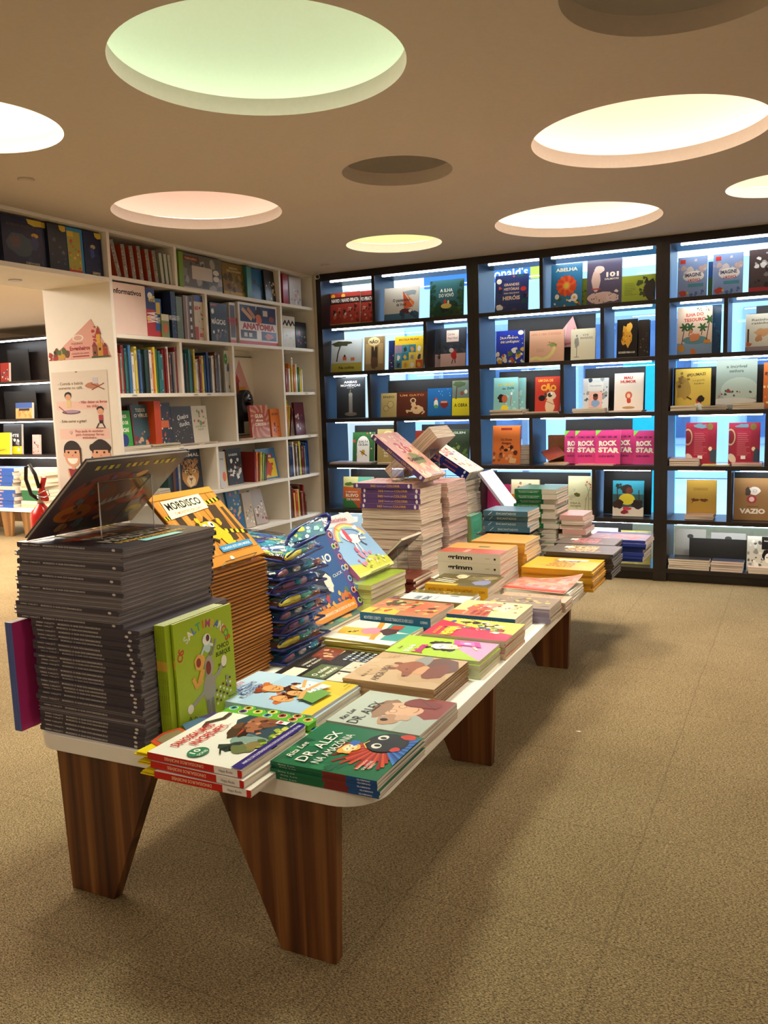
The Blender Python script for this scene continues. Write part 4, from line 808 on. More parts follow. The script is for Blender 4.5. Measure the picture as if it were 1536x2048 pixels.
# tall activity-book stacks
def s_365(P): P.e(6, 50, 1.8, 36, '#e8e0ec'); P.t(34, 50, 46, 9, '365', '#d8a83c', 0, 2); P.t(48, 50, 34, 16, 'Desenhos para', '#b8a8c8', 0, 1); P.t(68, 50, 46, 22, 'COLORIR', '#d8a83c', 0, 2); P.e(94, 50, 2, 40, '#e8e0ec')
stack('activity_book', 'act', -1.86, -1.555, 3.475, 3.725, TZ, 19, 0.0237, 'thick purple-spined activity book', 'the tall stack of fat activity books', 'thick purple-spined activity books', kind='soft', cover='#d8a898', spine='#5a4078', back='#5a4078', front=a_365, sart=s_365, jit=0.007, flips=tuple(range(14)), dxf=lambda i: -0.035 if i == 18 else 0, seed=23)
stack('activity_book', 'actb', -1.83, -1.535, 3.755, 4.005, TZ, 18, 0.0237, 'thick activity book, edges outward,', 'the stack behind the purple-spined one', 'thick activity books with edges outward', kind='soft', cover='#d8a898', spine='#5a4078', back='#8a5a7a', front=a_365, jit=0.007, flips=tuple(range(18)), pm='pages_pink', seed=24)
def s_blue(P): P.t(30, 50, 50, 18, '365', '#c86a3c', 0, 3); P.t(62, 50, 36, 28, 'ATIVIDADES', '#c86a3c', 0, 2); P.e(92, 50, 2, 36, '#e0e4f0')
stack('activity_book', 'blu', -1.87, -1.625, 4.23, 4.47, TZ, 15, 0.0255, 'fat navy-spined activity book', 'the tall stack at the far left', 'fat navy-spined activity books', kind='soft', cover='#d8ccb4', spine='#1c2466', back='#1c2466', front=a_365b, sart=s_blue, jit=0.01, flips=(0, 1, 2, 3, 4, 5, 6, 7, 8, 13), seed=25)
stack('reference_book', 'cream', -1.58, -1.43, 4.36, 4.58, TZ, 10, 0.0175, 'small brown-edged paperback', 'the stack beside the standing teal books', 'small brown-edged paperbacks', kind='soft', cover='#8a6a4c', spine='#b89a78', jit=0.006, seed=26)
def s_gr(P): P.r(66, 0, 34, 100, '#c8c0b0'); P.t(34, 62, 20, 50, 'OS CONTOS DE FADAS', '#d8e4d0', 0, 1); P.t(34, 34, 16, 44, 'EDIÇÃO COMPLETA', '#d8e4d0', 0, 1)
stack('reference_book', 'grn', -1.34, -1.12, 4.20, 4.43, TZ, 14, 0.0252, 'thick green-spined book', 'the tall stack at the far end', 'thick green-spined books', kind='soft', cover='#1f5a34', spine='#1f6a3a', back='#1f5a34', sart=s_gr, jit=0.008, seed=27, flips=(0, 2, 3, 5))
stack('reference_book', 'pnk', -1.105, -0.985, 4.22, 4.43, TZ, 9, 0.0245, 'fat pink-edged pocket book', 'the stack right of the green-spined one', 'fat pink-edged pocket books', kind='soft', cover='#a87a74', spine='#c49a90', back='#9a6a66', jit=0.01, flips=(1, 3, 4, 6, 7), seed=28)
for i in range(6):   # shrink-wrapped black packs
    g = random.Random(40+i); mb = MB(); nx, ny = 12, 10; top = []; 
    def zz(u, v, s_): e_ = min(u, 1-u, v, 1-v); return (0.0145 + s_*(0.012*min(1, e_*7)) + s_*g.uniform(-1, 1)*0.0016)
    vt = [(-0.15+0.30*u/nx+g.uniform(-.002, .002), -0.115+0.23*v/ny, zz(u/nx, v/ny, 1)) for v in range(ny+1) for u in range(nx+1)]
    vb = [(-0.15+0.30*u/nx, -0.115+0.23*v/ny, zz(u/nx, v/ny, -1)) for v in range(ny+1) for u in range(nx+1)]
    k = len(vt); mb.v = vt+vb
    for v in range(ny):
        for u in range(nx):
            a = v*(nx+1)+u; mb.f.append((a, a+1, a+nx+2, a+nx+1)); mb.f.append((k+a, k+a+nx+1, k+a+nx+2, k+a+1)); c = ['#2a2624', '#35302c', '#231f1e', '#6a6460'][g.choice((0, 0, 1, 1, 2, 2, 3))]; mb.c += [c, '#2a2624']
    for u in range(nx):
        for a, b in ((u, u+1), (ny*(nx+1)+u+1, ny*(nx+1)+u)): mb.f.append((b, a, k+a, k+b)); mb.c.append('#4a4440')
    for v in range(ny):
        for a, b in (((v+1)*(nx+1), v*(nx+1)), (v*(nx+1)+nx, (v+1)*(nx+1)+nx)): mb.f.append((b, a, k+a, k+b)); mb.c.append('#4a4440')
    o = mb.build('wrapped_pack', attr_mat('glossy_wrap', 0.12, 0.8, 0.3) if i == 0 else bpy.data.materials['glossy_wrap'], None, True); o.location = (-1.305+g.uniform(-.01, .01), 4.02, TZ+i*0.028+0.001); o.rotation_euler = (0, 0, R(g.uniform(-3, 3)))
    tag(o, 'black shrink-wrapped pack, %s the pile under the blue-grey books' % ('lowest in', 'second up in', 'third up in', 'fourth up in', 'fifth up in', 'topmost in')[i], 'pack', 'black shrink-wrapped packs')
def s_teal(P): P.t(52, 50, 40, 44, 'ENCANTADOS', '#c8d8dc', 0, 1); P.l([(12, 20), (20, 80)], 1, '#d8e0e4')
stack('reference_book', 'teal', -1.415, -1.185, 3.93, 4.12, TZ+0.170, 4, 0.0262, 'blue-grey boxed book', 'the four resting on the black wrapped pile', 'blue-grey books on the wrapped pile', kind='soft', cover='#4a6f82', spine='#3f6a80', back='#3a6074', sart=s_teal, jit=0.012, yawj=3, seed=29)

# ---- upright leaning groups
def upright(name, key, w, h, t, loc, face, lean, label, group=None, kind='soft', **kw):
    """face: '+x' or '-y'; loc = middle of the bottom edge of the back cover"""
    m_ = book_mesh(key, w, h, t, kind=kind, **kw); L = R(lean); c = h/2
    if face == '+x': p = (loc[0]-c*math.sin(L), loc[1], loc[2]+c*math.cos(L)); rz = 90
    else: p = (loc[0], loc[1]+c*math.sin(L), loc[2]+c*math.cos(L)); rz = 0
    return place_book(name, m_, p, (R(90-lean), 0, R(rz)), label, 'book', group)
for i in range(6):
    upright('picture_book', 'salt%d' % (i == 5), 0.235, 0.302, 0.0062, (-1.408+i*0.0066+(0.004 if i == 5 else 0), 1.655+(0 if i < 5 else 0.018), TZ), '+x', 1.0, 'thin lime green picture book standing against the corner stack, %s' % ('hindmost', 'second from the back', 'third from the back', 'fourth from the back', 'fifth from the back', 'front copy with stacked animals')[i], 'lime green picture books standing', cover='#9db52b', spine='#93ab22', back='#9db52b', front=a_salt if i == 5 else None, sart=lambda P: (P.r(30, 0, 8, 100, '#d0a83c'), P.t(60, 50, 40, 30, 'OS SALTIMBANCOS', '#4a6a1c', 0, 1)))
for i in range(3):
    upright('picture_book', 'mag%d' % (i == 2), 0.29, 0.292, 0.008, (-1.838+i*0.0085, 1.60, TZ), '+x', 0.5, 'magenta picture book with blue spine standing at the left table edge, %s' % ('hindmost copy', 'middle copy', 'front copy')[i], 'magenta picture books standing', cover='#b83678', spine='#5064a4', back='#4a5a9a', front=a_mag if i == 2 else None)
for i in range(2):
    upright('reference_book', 'tealb', 0.17, 0.21, 0.02, (-1.60+i*0.022, 4.225, TZ+0.0), '+x', 2, 'teal hardcover standing on end beside the navy-spined stack, %s copy' % ('hind', 'front')[i], 'teal hardcovers standing', kind='hard', cover='#3f9a80', spine='#8a9a5a', back='#3f9a80', front=lambda P: (P.r(12, 10, 76, 80, '#4aa88c'), P.r(18, 16, 64, 68, '#3f9a80'), P.t(50, 60, 7, 50, 'FÁBULAS', '#2c6a58', 0, 1), P.t(50, 44, 5, 40, 'ESOPO', '#2c6a58', 0, 1)))

# ---- books on clear acrylic stands
def on_stand(xb, zb, y0, y1, L, tilt, face, key, t, label, slabel, n=1, kind='hard', group=None, lip=0.03, stand_h=None, name='picture_book', **kw):
    w = y1-y0; yc = (y0+y1)/2; sg_ = 1 if face > 0 else -1; T_ = R(tilt); up = Vector((-sg_*math.cos(T_), 0, math.sin(T_))); nn = Vector((sg_*math.sin(T_), 0, math.cos(T_)))
    base = Vector((xb, yc, zb))
    st = empty('book_stand', (xb, yc, zb)); tag(st, slabel, 'book stand', 'clear acrylic book stands')
    sw = w*0.52; th = 0.003; Ls = L*0.72
    def sheet(nm, a, d1, l1, nrm, mt='acrylic'):   # a start, direction d1 length l1, thickness along nrm
        mb = MB(); a = Vector(a); e1 = a+d1*l1; P_ = [a, e1, e1-nrm*th, a-nrm*th]
        vs = [(p.x, y, p.z) for y in (-sw/2, sw/2) for p in P_]
        mb.add(vs, [(0, 1, 2, 3), (7, 6, 5, 4), (0, 4, 5, 1), (1, 5, 6, 2), (2, 6, 7, 3), (3, 7, 4, 0)]); o = mb.build(nm, M[mt], st)
        ed = MB()
        for y in (-sw/2, sw/2): ed.box(0, 0, 0, 0, 0, 0) if False else ed.tube([(a.x, y, a.z), (e1.x, y, e1.z)], 0.0017, 6)
        ed.tube([(e1.x, -sw/2, e1.z), (e1.x, sw/2, e1.z)], 0.0017, 6); ed.build('polished_edge', M['edge'], o); return o
    low = Vector((0, 0, 0.004))
    sheet('rest_plate', low, up, Ls, nn)
    sheet('front_lip', low+nn*0.0, nn, lip+t*n*0.4, -up)
    top = low+up*Ls; sheet('back_panel', (top.x, 0, 0.003), Vector((0, 0, 1)), top.z-0.003, Vector((-sg_, 0, 0)))
    sheet('base_plate', (low.x, 0, 0.0035), Vector((-sg_, 0, 0)), abs(top.x-low.x), Vector((0, 0, 1)))
    m_ = book_mesh(key, w, L, t, kind=kind, **kw)
    for i in range(n):
        p = base+low+up*(L/2+0.002)+nn*(0.0015+t*i*1.01)
        place_book(name, m_, p, (T_, 0, R(90*sg_)), label if n == 1 else label+', '+('lower copy', 'upper copy', 'front copy')[i+(1 if n == 2 and i else 0) if n == 3 else i], 'book', group)
on_stand(-1.752, 0.931, 1.472, 1.845, 0.305, 41, -1, 'guia_st', 0.0111, 'dark grey hardcover with monster artwork propped open-air on the corner stack', 'clear stand on the tall dark corner stack', kind='hard', cover='#47414a', spine='#3a343c', back='#4a444b', edge='#6b656c', front=a_guia, bart=a_guia_back)
on_stand(-1.50, 0.788, 1.850, 2.140, 0.29, 45, 1, 'mord_st', 0.0108, 'orange-brown monster picture book tilted on the orange-brown stack', 'clear stand on the orange-brown stack', kind='hard', cover='#b87a3a', spine='#a86a30', back='#a86a30', edge='#9a5f2a', front=a_mord)
stack('board_book', 'unib', -1.80, -1.505, 2.865, 3.19, TZ, 6, 0.019, 'thick board book with green edges', 'the stack under the unicorn book', 'green-edged board books', kind='board', cover='#9aa83c', spine='#b8bc6a', back='#7a8a3a', edge='#b4b86a', rnd=0.015, jit=0.006, seed=31, front=lambda P: (P.bg('#8fa23a'), P.sc(10, 10, 10, 80, 80, 4, 9, ['#9cb04a', '#7f9434'], 4)), sart=lambda P: (P.r(30, 0, 40, 100, '#c8cc7a'), P.r(70, 0, 10, 100, '#6a9ac0')))
on_stand(-1.575, 0.545, 2.885, 3.20, 0.31, 45, 1, 'uni_st', 0.019, 'pastel unicorn board book tilted on the green-edged stack', 'clear stand under the unicorn book', kind='board', cover='#8fb6dc', spine='#b46a9a', back='#b46a9a', edge='#c8b870', rnd=0.012, front=a_uni, name='board_book')
stack('board_book', 'seab', -1.70, -1.51, 2.475, 2.80, TZ, 2, 0.0125, 'board book with red and teal cover', 'the pair under the orca sound book', 'board books under the orca book', kind='board', cover='#3f6a68', spine='#8a2c2c', back='#8a3c34', front=lambda P: (P.bg('#4a6a62'), P.sc(14, 5, 5, 90, 90, 5, 10, ['#8a3c34', '#5a8a78', '#c89a5a'], 5)))
m_ = book_mesh('ocean', 0.315, 0.33, 0.017, kind='board', cover='#24508c', spine='#24508c', back='#1c3c6c', edge='#c8883c', rnd=0.015, front=a_ocean)
tl = R(64); o = place_book('sound_book', m_, (-1.555-0.165*math.cos(tl), 2.665, TZ+0.026+0.165*math.sin(tl)), (tl, 0, R(90)), 'blue orca sound book with orange bottom band leaning on the blue bags', 'book')
p_ = pad(o, 0.315, 0.33, 0.017, pviol, 0, 9)
# small dark red books with their stand
stack('paperback', 'dred', -1.70, -1.49, 3.235, 3.44, TZ, 5, 0.0125, 'dark red paperback', 'the small pile before the tall stacks', 'dark red paperbacks', kind='soft', cover='#7c3426', spine='#5a2018', back='#5a2018', edge='#5a2a20', jit=0.008, yawj=3, seed=32, front=lambda P: (P.bg('#6a3020'), P.sc(14, 5, 5, 90, 90, 4, 9, ['#a84a2c', '#4a201a', '#d08a5a'], 6)))
on_stand(-1.715, TZ+0.063, 3.23, 3.44, 0.24, 42, -1, 'dred_st', 0.012, 'dark red paperback propped facing away on the small red pile', 'clear stand on the small dark red pile', kind='soft', cover='#7c3426', spine='#5a2018', back='#4a3830', name='paperback', front=lambda P: P.bg('#7c3426'), bart=lambda P: (P.bg('#4f423a'), P.sc(12, 5, 5, 90, 90, 4, 9, ['#5a4a42', '#443832', '#8a3c2c'], 6)))
ztop = TZ+19*0.0237*1.002
on_stand(-1.545, ztop+0.001, 3.48, 3.73, 0.325, 38, 1, 'act_st', 0.0237, 'thick pink activity book with purple spine tilted on the tall stack', 'clear stand on the purple-spined stack', kind='soft', name='activity_book', cover='#e2aa98', spine='#5a4078', back='#d89a9a', front=a_365, sart=s_365)
zb_ = TZ+18*0.0237*1.002
on_stand(-1.835, zb_+0.001, 3.765, 4.0, 0.325, 40, -1, 'actb_st', 0.0237, 'thick activity book propped facing away on the edges-outward stack', 'clear stand holding three fat books facing away', n=3, kind='soft', name='activity_book', cover='#e2aa98', spine='#5a4078', back='#8a6a58', group='fat activity books facing away', front=a_365)
zc_ = TZ+15*0.0255*1.002
on_stand(-1.63, zc_+0.001, 4.235, 4.465, 0.30, 32, 1, 'blu_st', 0.0255, 'fat navy-spined activity book tilted on the far left stack', 'clear stand on the navy-spined stack', n=2, kind='soft', name='activity_book', cover='#d8ccb4', spine='#1c2466', back='#1c2466', group='navy-spined books on the stand', front=a_365b, sart=s_blue)
upright('picture_book', 'holo', 0.21, 0.27, 0.012, (-1.375, 4.47, TZ+0.0), '+x', 0, 'x')  if False else None
def a_holo(P): P.bg('#dcd8e8'); P.l([(0, 90), (100, 30)], 14, '#f4f2fa'); P.l([(0, 60), (80, 0)], 12, '#b8c4e8'); P.l([(20, 100), (100, 60)], 8, '#e8c4d8'); P.l([(0, 30), (40, 0)], 10, '#a8d4dc')
m_ = book_mesh('holo', 0.21, 0.30, 0.014, kind='soft', cover='#dcd8e8', spine='#c8c4d8', back='#7a8aa0', front=a_holo)
tl = R(52); place_book('picture_book', m_, (-1.42-0.15*math.cos(tl), 4.47, TZ+0.178+0.15*math.sin(tl)), (tl, 0, R(90)), 'shiny white and lilac picture book leaning at the far table end', 'book')

# ---- blue zip bags of bath books
def pouch(seed, w, d, t):
    g = random.Random(seed); e = empty('zip_bag', (0, 0, 0)); nx, ny = 18, 14
    def sheet(s_, infl):
        return [(-w/2+w*u/nx+g.uniform(-1, 1)*0.003, -d/2+d*v/ny+g.uniform(-1, 1)*0.003, t/2+s_*(t/2*infl*min(1, 5*min(u/nx, 1-u/nx))*min(1, 5*min(v/ny, 1-v/ny))+g.uniform(-1, 1)*0.0028)) for v in range(ny+1) for u in range(nx+1)]
    mb = MB(); vt = sheet(1, 1.0); vb = sheet(-1, 1.0); k = len(vt); mb.v = vt+vb
    for v in range(ny):
        for u in range(nx): a = v*(nx+1)+u; mb.f += [(a, a+1, a+nx+2, a+nx+1), (k+a, k+a+nx+1, k+a+nx+2, k+a+1)]; mb.c += [None, None]
    mb.build('clear_film', M['film'], e, True)
    tr = MB(); tr.tube([(-w/2, -d/2, t*0.12), (w/2, -d/2, t*0.16), (w/2, d/2, t*0.1), (-w/2, d/2, t*0.12), (-w/2, -d/2, t*0.12)], 0.0045, 8)
    tr.tube([(w/2-0.03, -d/2, t*0.2), (w/2-0.005, -d/2-0.001, t*0.75), (w/2, -d/2+0.03, t*0.95), (w/2-0.002, 0, t*0.8)], 0.003, 6)
    tr.build('navy_trim', M['navy'], e, True)
    c = MB(); cols = ['#3c9ab8', '#8a5a7c', '#c87a3c', '#d8c84a', '#a4889c', '#5aa08a', '#d8d0c8', '#3a5aa0', '#9c6a78']
    c.prism(rrect(-w*0.44, w*0.44, -d*0.43, d*0.42, 0.02, 4), t*0.12, t*0.55, '#34507c', '#3aa0b4', g.choice(['#6a4a6c', '#3a5a7a', '#8a5c48']))
    P = Paint(c, (-w*0.42, -d*0.40, t*0.55), (1, 0, 0), (0, 1, 0), (0, 0, 1), w*0.84, d*0.78, step=8e-5)
    P.sc(34, 4, 4, 92, 92, 4, 12, ['#5fc4d0', '#2f9ab8', '#5a4aa0', '#e09a6a', '#e0dc70', '#3a6ac0', '#88d4d8', '#e8e4ea'], seed)
    P.t(50, 72, 11, 60, 'LIVRO DE BANHO', '#e4e070', 0, 4)
    for i in range(13):
        if i % 2: x = w*0.445; y = g.uniform(-0.38, 0.36)*d
        else: x = g.uniform(-0.38, 0.4)*w; y = -d*0.44
        L_ = g.uniform(0.02, 0.045); dx_, dy_ = (0, L_) if i % 2 else (L_, 0); r_ = g.uniform(0.008, 0.013)
        c.tube([(x-dx_, y-dy_, t*0.42), (x-dx_*0.3, y-dy_*0.3, t*0.48), (x+dx_*0.6, y+dy_*0.6, t*0.5), (x+dx_, y+dy_, t*0.42)], [r_*0.4, r_, r_*0.9, r_*0.3], 8, g.choice(cols))
    c.build('bath_book', M['print'], e); return e
def copy_tree(o, parent=None):
    c = o.copy(); COL.objects.link(c); c.parent = parent
    for ch in [q for q in bpy.data.objects if q.parent == o]: copy_tree(ch, c)
    return c
protos = [pouch(51, 0.30, 0.27, 0.046), pouch(57, 0.31, 0.26, 0.046), pouch(63, 0.29, 0.27, 0.046)]
bags = []
for i in range(8):
    o = protos[i] if i < 3 else copy_tree(protos[i % 3]); g = random.Random(70+i)
    o.location = (-1.595+g.uniform(-.01, .01), 2.295+g.uniform(-.008, .008), TZ+0.003+i*0.0455); o.rotation_euler = (0, 0, R(g.uniform(-4, 4)))
    if i == 7: o.rotation_euler = (R(2), R(7), R(8)); o.location = (-1.605, 2.30, TZ+0.03+i*0.0455)
    tag(o, 'clear zip bag with navy trim and bath toys, %s the pile' % ('at the bottom of', 'second from the bottom of', 'third from the bottom of', 'fourth from the bottom of', 'fifth from the bottom of', 'third from the top of', 'second from the top of', 'turquoise and on top of')[i], 'zip bag', 'navy-trimmed zip bags in a pile')
# loose corner of the top bag, folded up towards the aisle
mb = MB(); fl = empty('zip_bag', (-1.47, 2.36, TZ+0.405), (R(44), R(-14), R(30))); tag(fl, 'clear navy-edged bag flap sticking up on the bag pile', 'zip bag')
pts = [(0.078*math.cos(R(a))+0.025*math.sin(R(a)), 0.046*math.sin(R(a))+0.02*math.cos(R(a)), 0.008*math.sin(R(3*a))) for a in range(0, 360, 20)]
MB().tube(pts+[pts[0]], 0.0065, 8).build('navy_trim', M['navy'], fl, True)
MB().prism([(x, y) for x, y, z in pts], -0.001, 0.001).build('clear_film', M['film'], fl)
c = MB(); P = Paint(c, (-0.055, -0.028, 0.004), (1, 0, 0), (0, 1, 0), (0, 0, 1), 0.11, 0.056, step=1e-4); c.box(-0.055, 0.055, -0.028, 0.028, -0.006, 0.004, '#2f5f7a'); P.sc(14, 5, 5, 90, 90, 5, 12, ['#3a7a6a', '#c8b83c', '#8ab0b8', '#d8d8d8', '#5a7a9a'], 4); c.build('bath_book', M['print'], fl)
# ================================================================ books in the dark bookcases
def gen(bg, title='', tc='#f0e8d8', pal=(), seed=1, ty=82, ts=9, tw=70, band=None, sub='', n=16, reg=(10, 8, 80, 56), fig=None):
    def f(P):
        P.bg(bg)
        if band: P.r(0, 0, 100, band[0], band[1])
        if pal: P.sc(n, reg[0], reg[1], reg[2], reg[3], 3, 10, list(pal), seed)
        if fig: fig(P)
        ws = title.split('|')
        for i, w_ in enumerate(ws):
            if w_: P.t(50, ty-i*ts*1.5, ts, tw*min(1, max(0.35, len(w_)/max(len(q) for q in ws))), w_, tc, 0, 3)
        if sub: P.t(50, ty-len(ws)*ts*1.5, 3, 40, sub, tc, 0, 0)
    return f
DTOP = [CZ-0.055]+[z-0.028 for z in DZ[:-1]]
_bk = [0]
def db(p0, p1, yt, tier, label, front, cover='#555', dy=0.10, t=0.014, lean=6, spine=None, group=None, kind='soft', ym=None, zb=0.0, cat='book', name='picture_book'):
    zs = DZ[tier]+zb; ym = ym or yt+30
    a = onY(p0, ym, D+dy); b = onY(p1, ym, D+dy); tp = onY((p0+p1)/2, yt, D+dy+0.02); a.x, b.x = clampx(a.x, b.x, tier); w = b.x-a.x; h = min(tp.z-zs, DTOP[tier]-zs-0.016)/math.cos(R(lean)); _bk[0] += 1
    key = 'd%d' % _bk[0]
    return upright(name, key, w, h, t, ((a.x+b.x)/2, D+dy+t, zs+0.001), '-y', lean, label, group, kind=kind, cover=cover, spine=spine or cover, front=front)
def panel(p0, p1, yt, tier, label, dy=0.20, lean=5, zb=0.0):
    zs = DZ[tier]+zb; a = onY(p0, yt+30, D+dy); b = onY(p1, yt+30, D+dy); tp = onY((p0+p1)/2, yt, D+dy+0.02); h = min(tp.z-zs-0.002, DTOP[tier]-zs-0.012); a.x, b.x = clampx(a.x, b.x, tier)
    o = MB().box(-(b.x-a.x)/2, (b.x-a.x)/2, -0.004, 0, 0, h).build('display_board', M['board'], None, False, 0.001)
    o.location = ((a.x+b.x)/2, D+dy, zs+0.0015); o.rotation_euler = (R(-lean), 0, 0); tag(o, label, 'display panel', 'black display panels in the dark bookcases')
def pile(p0, p1, tier, n, t, cols, label, dy=0.02, dep=0.17, y=None, zb=0.0, group=None, jit=0.006):
    zs = DZ[tier]+zb; y = y or 800; a = onY(p0, y, D+dy); b = onY(p1, y, D+dy); a.x, b.x = clampx(a.x-0.0, b.x, tier); a.x += jit; b.x -= jit; g = random.Random(int(p0))
    for i in range(n):
        m_ = book_mesh('pl%.4f%.4f%s%d' % (b.x-a.x, t, cols[i % len(cols)], 0), b.x-a.x, dep, t, kind='soft', cover=cols[i % len(cols)], spine='#c8b8a4')
        place_book('paperback', m_, ((a.x+b.x)/2+g.uniform(-jit, jit), D+dy+dep/2+g.uniform(-0.004, 0.004), zs+0.001+i*t*1.002), (0, 0, R(g.uniform(-1.5, 1.5))), label+(', '+('lowest' if i == 0 else 'topmost' if i == n-1 else ordw(i+1)+' up') if n > 1 else ''), 'book', group or (label+' pile'))
# -- left case
navf = lambda P: (P.e(14, 90, 10, 6, '#e8a83a'), P.r(0, 66, 100, 20, '#3a1a1c'), P.r(0, 0, 100, 6, '#c88a4a'))
for i, (a, b) in enumerate(((659, 698), (679, 718), (709, 746))):
    db(a, b, 586-i*2, 0, 'red pirate ship picture book, %s of three on the top shelf' % ('leftmost', 'middle', 'rightmost')[i], gen('#a33a2c', 'NAVIO PIRATA', '#efe4d0', ('#7a2a24', '#c8603c', '#4a2228', '#b8a890'), 3, 76, 11, 88, fig=navf), '#a33a2c', dy=0.12-(0.018 if i == 1 else 0)-(0.002 if i == 2 else 0), group='red pirate ship books')
db(767, 836, 575, 0, 'cream picture book with an orange sailing boat on the sea', gen('#c8beac', 'O passarinho|de Vovô', '#2a2a34', (), 1, 62, 9, 50, (22, '#4a6878'), fig=lambda P: (P.blob(76, 82, 20, 8, '#8c9494'), P.poly([(54, 88), (58, 34), (84, 40)], '#c8542c'), P.poly([(60, 84), (84, 42), (88, 52)], '#d8763a'), P.blob(64, 28, 18, 8, '#5a2c2c'), P.e(76, 28, 5, 5, '#d8d0c0'), P.sc(8, 0, 10, 100, 12, 4, 9, ['#3a5464', '#2c4454'], 2))), '#c8beac', kind='hard')
db(858, 925, 560, 0, 'dark green jungle picture book with a child by the sea', gen('#2f5a5c', 'A ILHA|DO VOVÔ', '#e0dcc8', ('#1c3c2c', '#142a20', '#2a5a34'), 4, 72, 9, 44, (30, '#2a3c20'), n=26, reg=(0, 0, 100, 36), fig=lambda P: (P.sc(14, 0, 20, 14, 80, 4, 9, ['#1c3c2c', '#27502c'], 5), P.sc(14, 86, 20, 14, 80, 4, 9, ['#1c3c2c', '#27502c'], 6), P.e(50, 30, 16, 7, '#c8a850'), P.e(46, 42, 4, 6, '#b8342c'), P.e(56, 40, 3, 5, '#e0d0b0'))), '#2f5a5c', kind='hard')
db(661, 722, 680, 1, 'picture book with a lone dark tree on a yellow hill', gen('#b4b8b4', 'Na colina', '#3a2a1c', (), 1, 14, 9, 50, (28, '#a89a3a'), fig=lambda P: (P.l([(18, 34), (22, 60), (30, 84)], 4, '#3a2a20'), P.blob(30, 88, 34, 9, '#3a3a24', 0.3), P.r(38, 36, 12, 12, '#b8502c'), P.e(44, 50, 3, 4, INK), P.r(64, 34, 12, 10, '#b8642c'))), '#b4b8b4', kind='hard')
db(727, 767, 674, 1, 'brown picture book with a creature in a doorway and speech bubble', gen('#8a7048', '', INK, (), fig=lambda P: (P.r(6, 20, 26, 60, '#a88c5c'), P.r(70, 20, 24, 60, '#a88c5c'), P.r(36, 10, 30, 60, '#3a2c20'), P.blob(50, 24, 17, 18, '#5a4030', 0.15), P.e(48, 86, 30, 13, '#d8c088'), P.poly([(46, 76), (50, 56), (54, 76)], '#d8c088'), P.t(48, 85, 9, 44, 'NÃO!', INK, 0, 5))), '#8a7048')
db(776, 790, 682, 1, 'blue and red picture book half hidden by the yellow one', gen('#24386a', '', '', ('#b8342c', '#d8d0c0'), 5), '#24386a', dy=0.15)
catf = lambda P: [P.r(1+i*24.5, 2+k*24, 24.5, 24, ['#3a7a8c', '#c8502c', '#a87aa0', '#d8b83a', '#c83c30', '#4a8a9a', '#e0c060', '#8c5a8a'][(i*3+k*5) % 8]) and P.blob(13+i*24.5, 12+k*24, 6, 8, ['#3c3a3c', '#c88a4a', '#e8e0d0', '#d8a83a', '#8a8a8a'][(i+k*2) % 5], 0.3) for i in range(4) for k in range(3)]
db(788, 845, 673, 1, 'yellow picture book with a grid of coloured cat portraits', gen('#e0bc2c', 'ESCOLA FELINA', '#8a2c24', (), ty=90, ts=6, tw=70, fig=catf), '#e0bc2c', dy=0.11, t=0.02)
db(864, 905, 658, 1, 'dark winter picture book behind its twin', gen('#3a4048', '', '', ('#4a5058',), 3, band=(34, '#c8a8a0')), '#3a4048', dy=0.14)
db(879, 930, 656, 1, 'dark winter picture book with a red figure in snow', gen('#353b44', '', '', ('#4a5058', '#2c323a'), 3, band=(34, '#cfaea4'), reg=(5, 38, 90, 20), fig=lambda P: (P.r(24, 64, 48, 30, '#d8c0b0'), P.t(42, 84, 6, 28, 'Cartas', '#5a4a4a', 0, 1), P.t(48, 74, 6, 38, 'Papai Noel', '#5a4a4a', 0, 1), P.blob(54, 30, 11, 14, '#c0302c', 0.2), P.e(44, 42, 9, 6, '#c8c0b4'), P.l([(50, 18), (46, 8)], 3, INK), P.l([(58, 18), (60, 9)], 3, INK))), '#353b44', dy=0.11)
db(672, 728, 755, 2, 'black picture book with a grey lighthouse-like figure', gen('#33373b', 'AREIAS|MOVEDIÇAS', '#eceae4', (), ty=89, ts=5.5, tw=70, fig=lambda P: (P.e(50, 10, 22, 5, '#8a8072'), P.l([(50, 14), (50, 56)], 13, '#9a9a94'), P.e(50, 58, 7, 5, '#b0aca0'), P.l([(48, 62), (50, 70)], 3, '#8a8a5c'), P.t(50, 75, 2.6, 24, 'mundo fim', '#d8d4cc'))), '#33373b', kind='hard', t=0.012, lean=3)
panel(775, 937, 758, 2, 'wide black display panel behind the row with the brown book')
db(761, 792, 787, 2, 'small tan picture book with two line-drawn heads', gen('#b8a468', 'ENZO', INK, (), ty=84, ts=8, tw=70, fig=lambda P: (P.e(62, 52, 20, 15, '#4a4434'), P.e(62, 52, 18, 13.5, '#c4b078'), P.e(34, 36, 17, 12, '#4a4434'), P.e(34, 36, 15, 10.5, '#c4b078'))), '#b8a468')
db(793, 853, 784, 2, 'brown picture book with a cream long-tailed cat', gen('#5a2c20', 'UM GATO|', '#c88a4c', (), ty=86, ts=8, tw=80, fig=lambda P: (P.e(54, 64, 10, 11, '#d8b888'), P.e(54, 64, 6, 7, '#5a2c20'), P.blob(68, 28, 20, 17, '#d8b888', 0.1), P.blob(56, 46, 9, 9, '#d8b888', 0.15), P.e(64, 34, 5, 5, '#b84a2c'), P.l([(50, 22), (32, 24), (36, 16)], 5, '#d8b888'), P.l([(84, 26), (92, 18), (84, 10)], 4, '#d8b888'))), '#5a2c20', kind='hard')
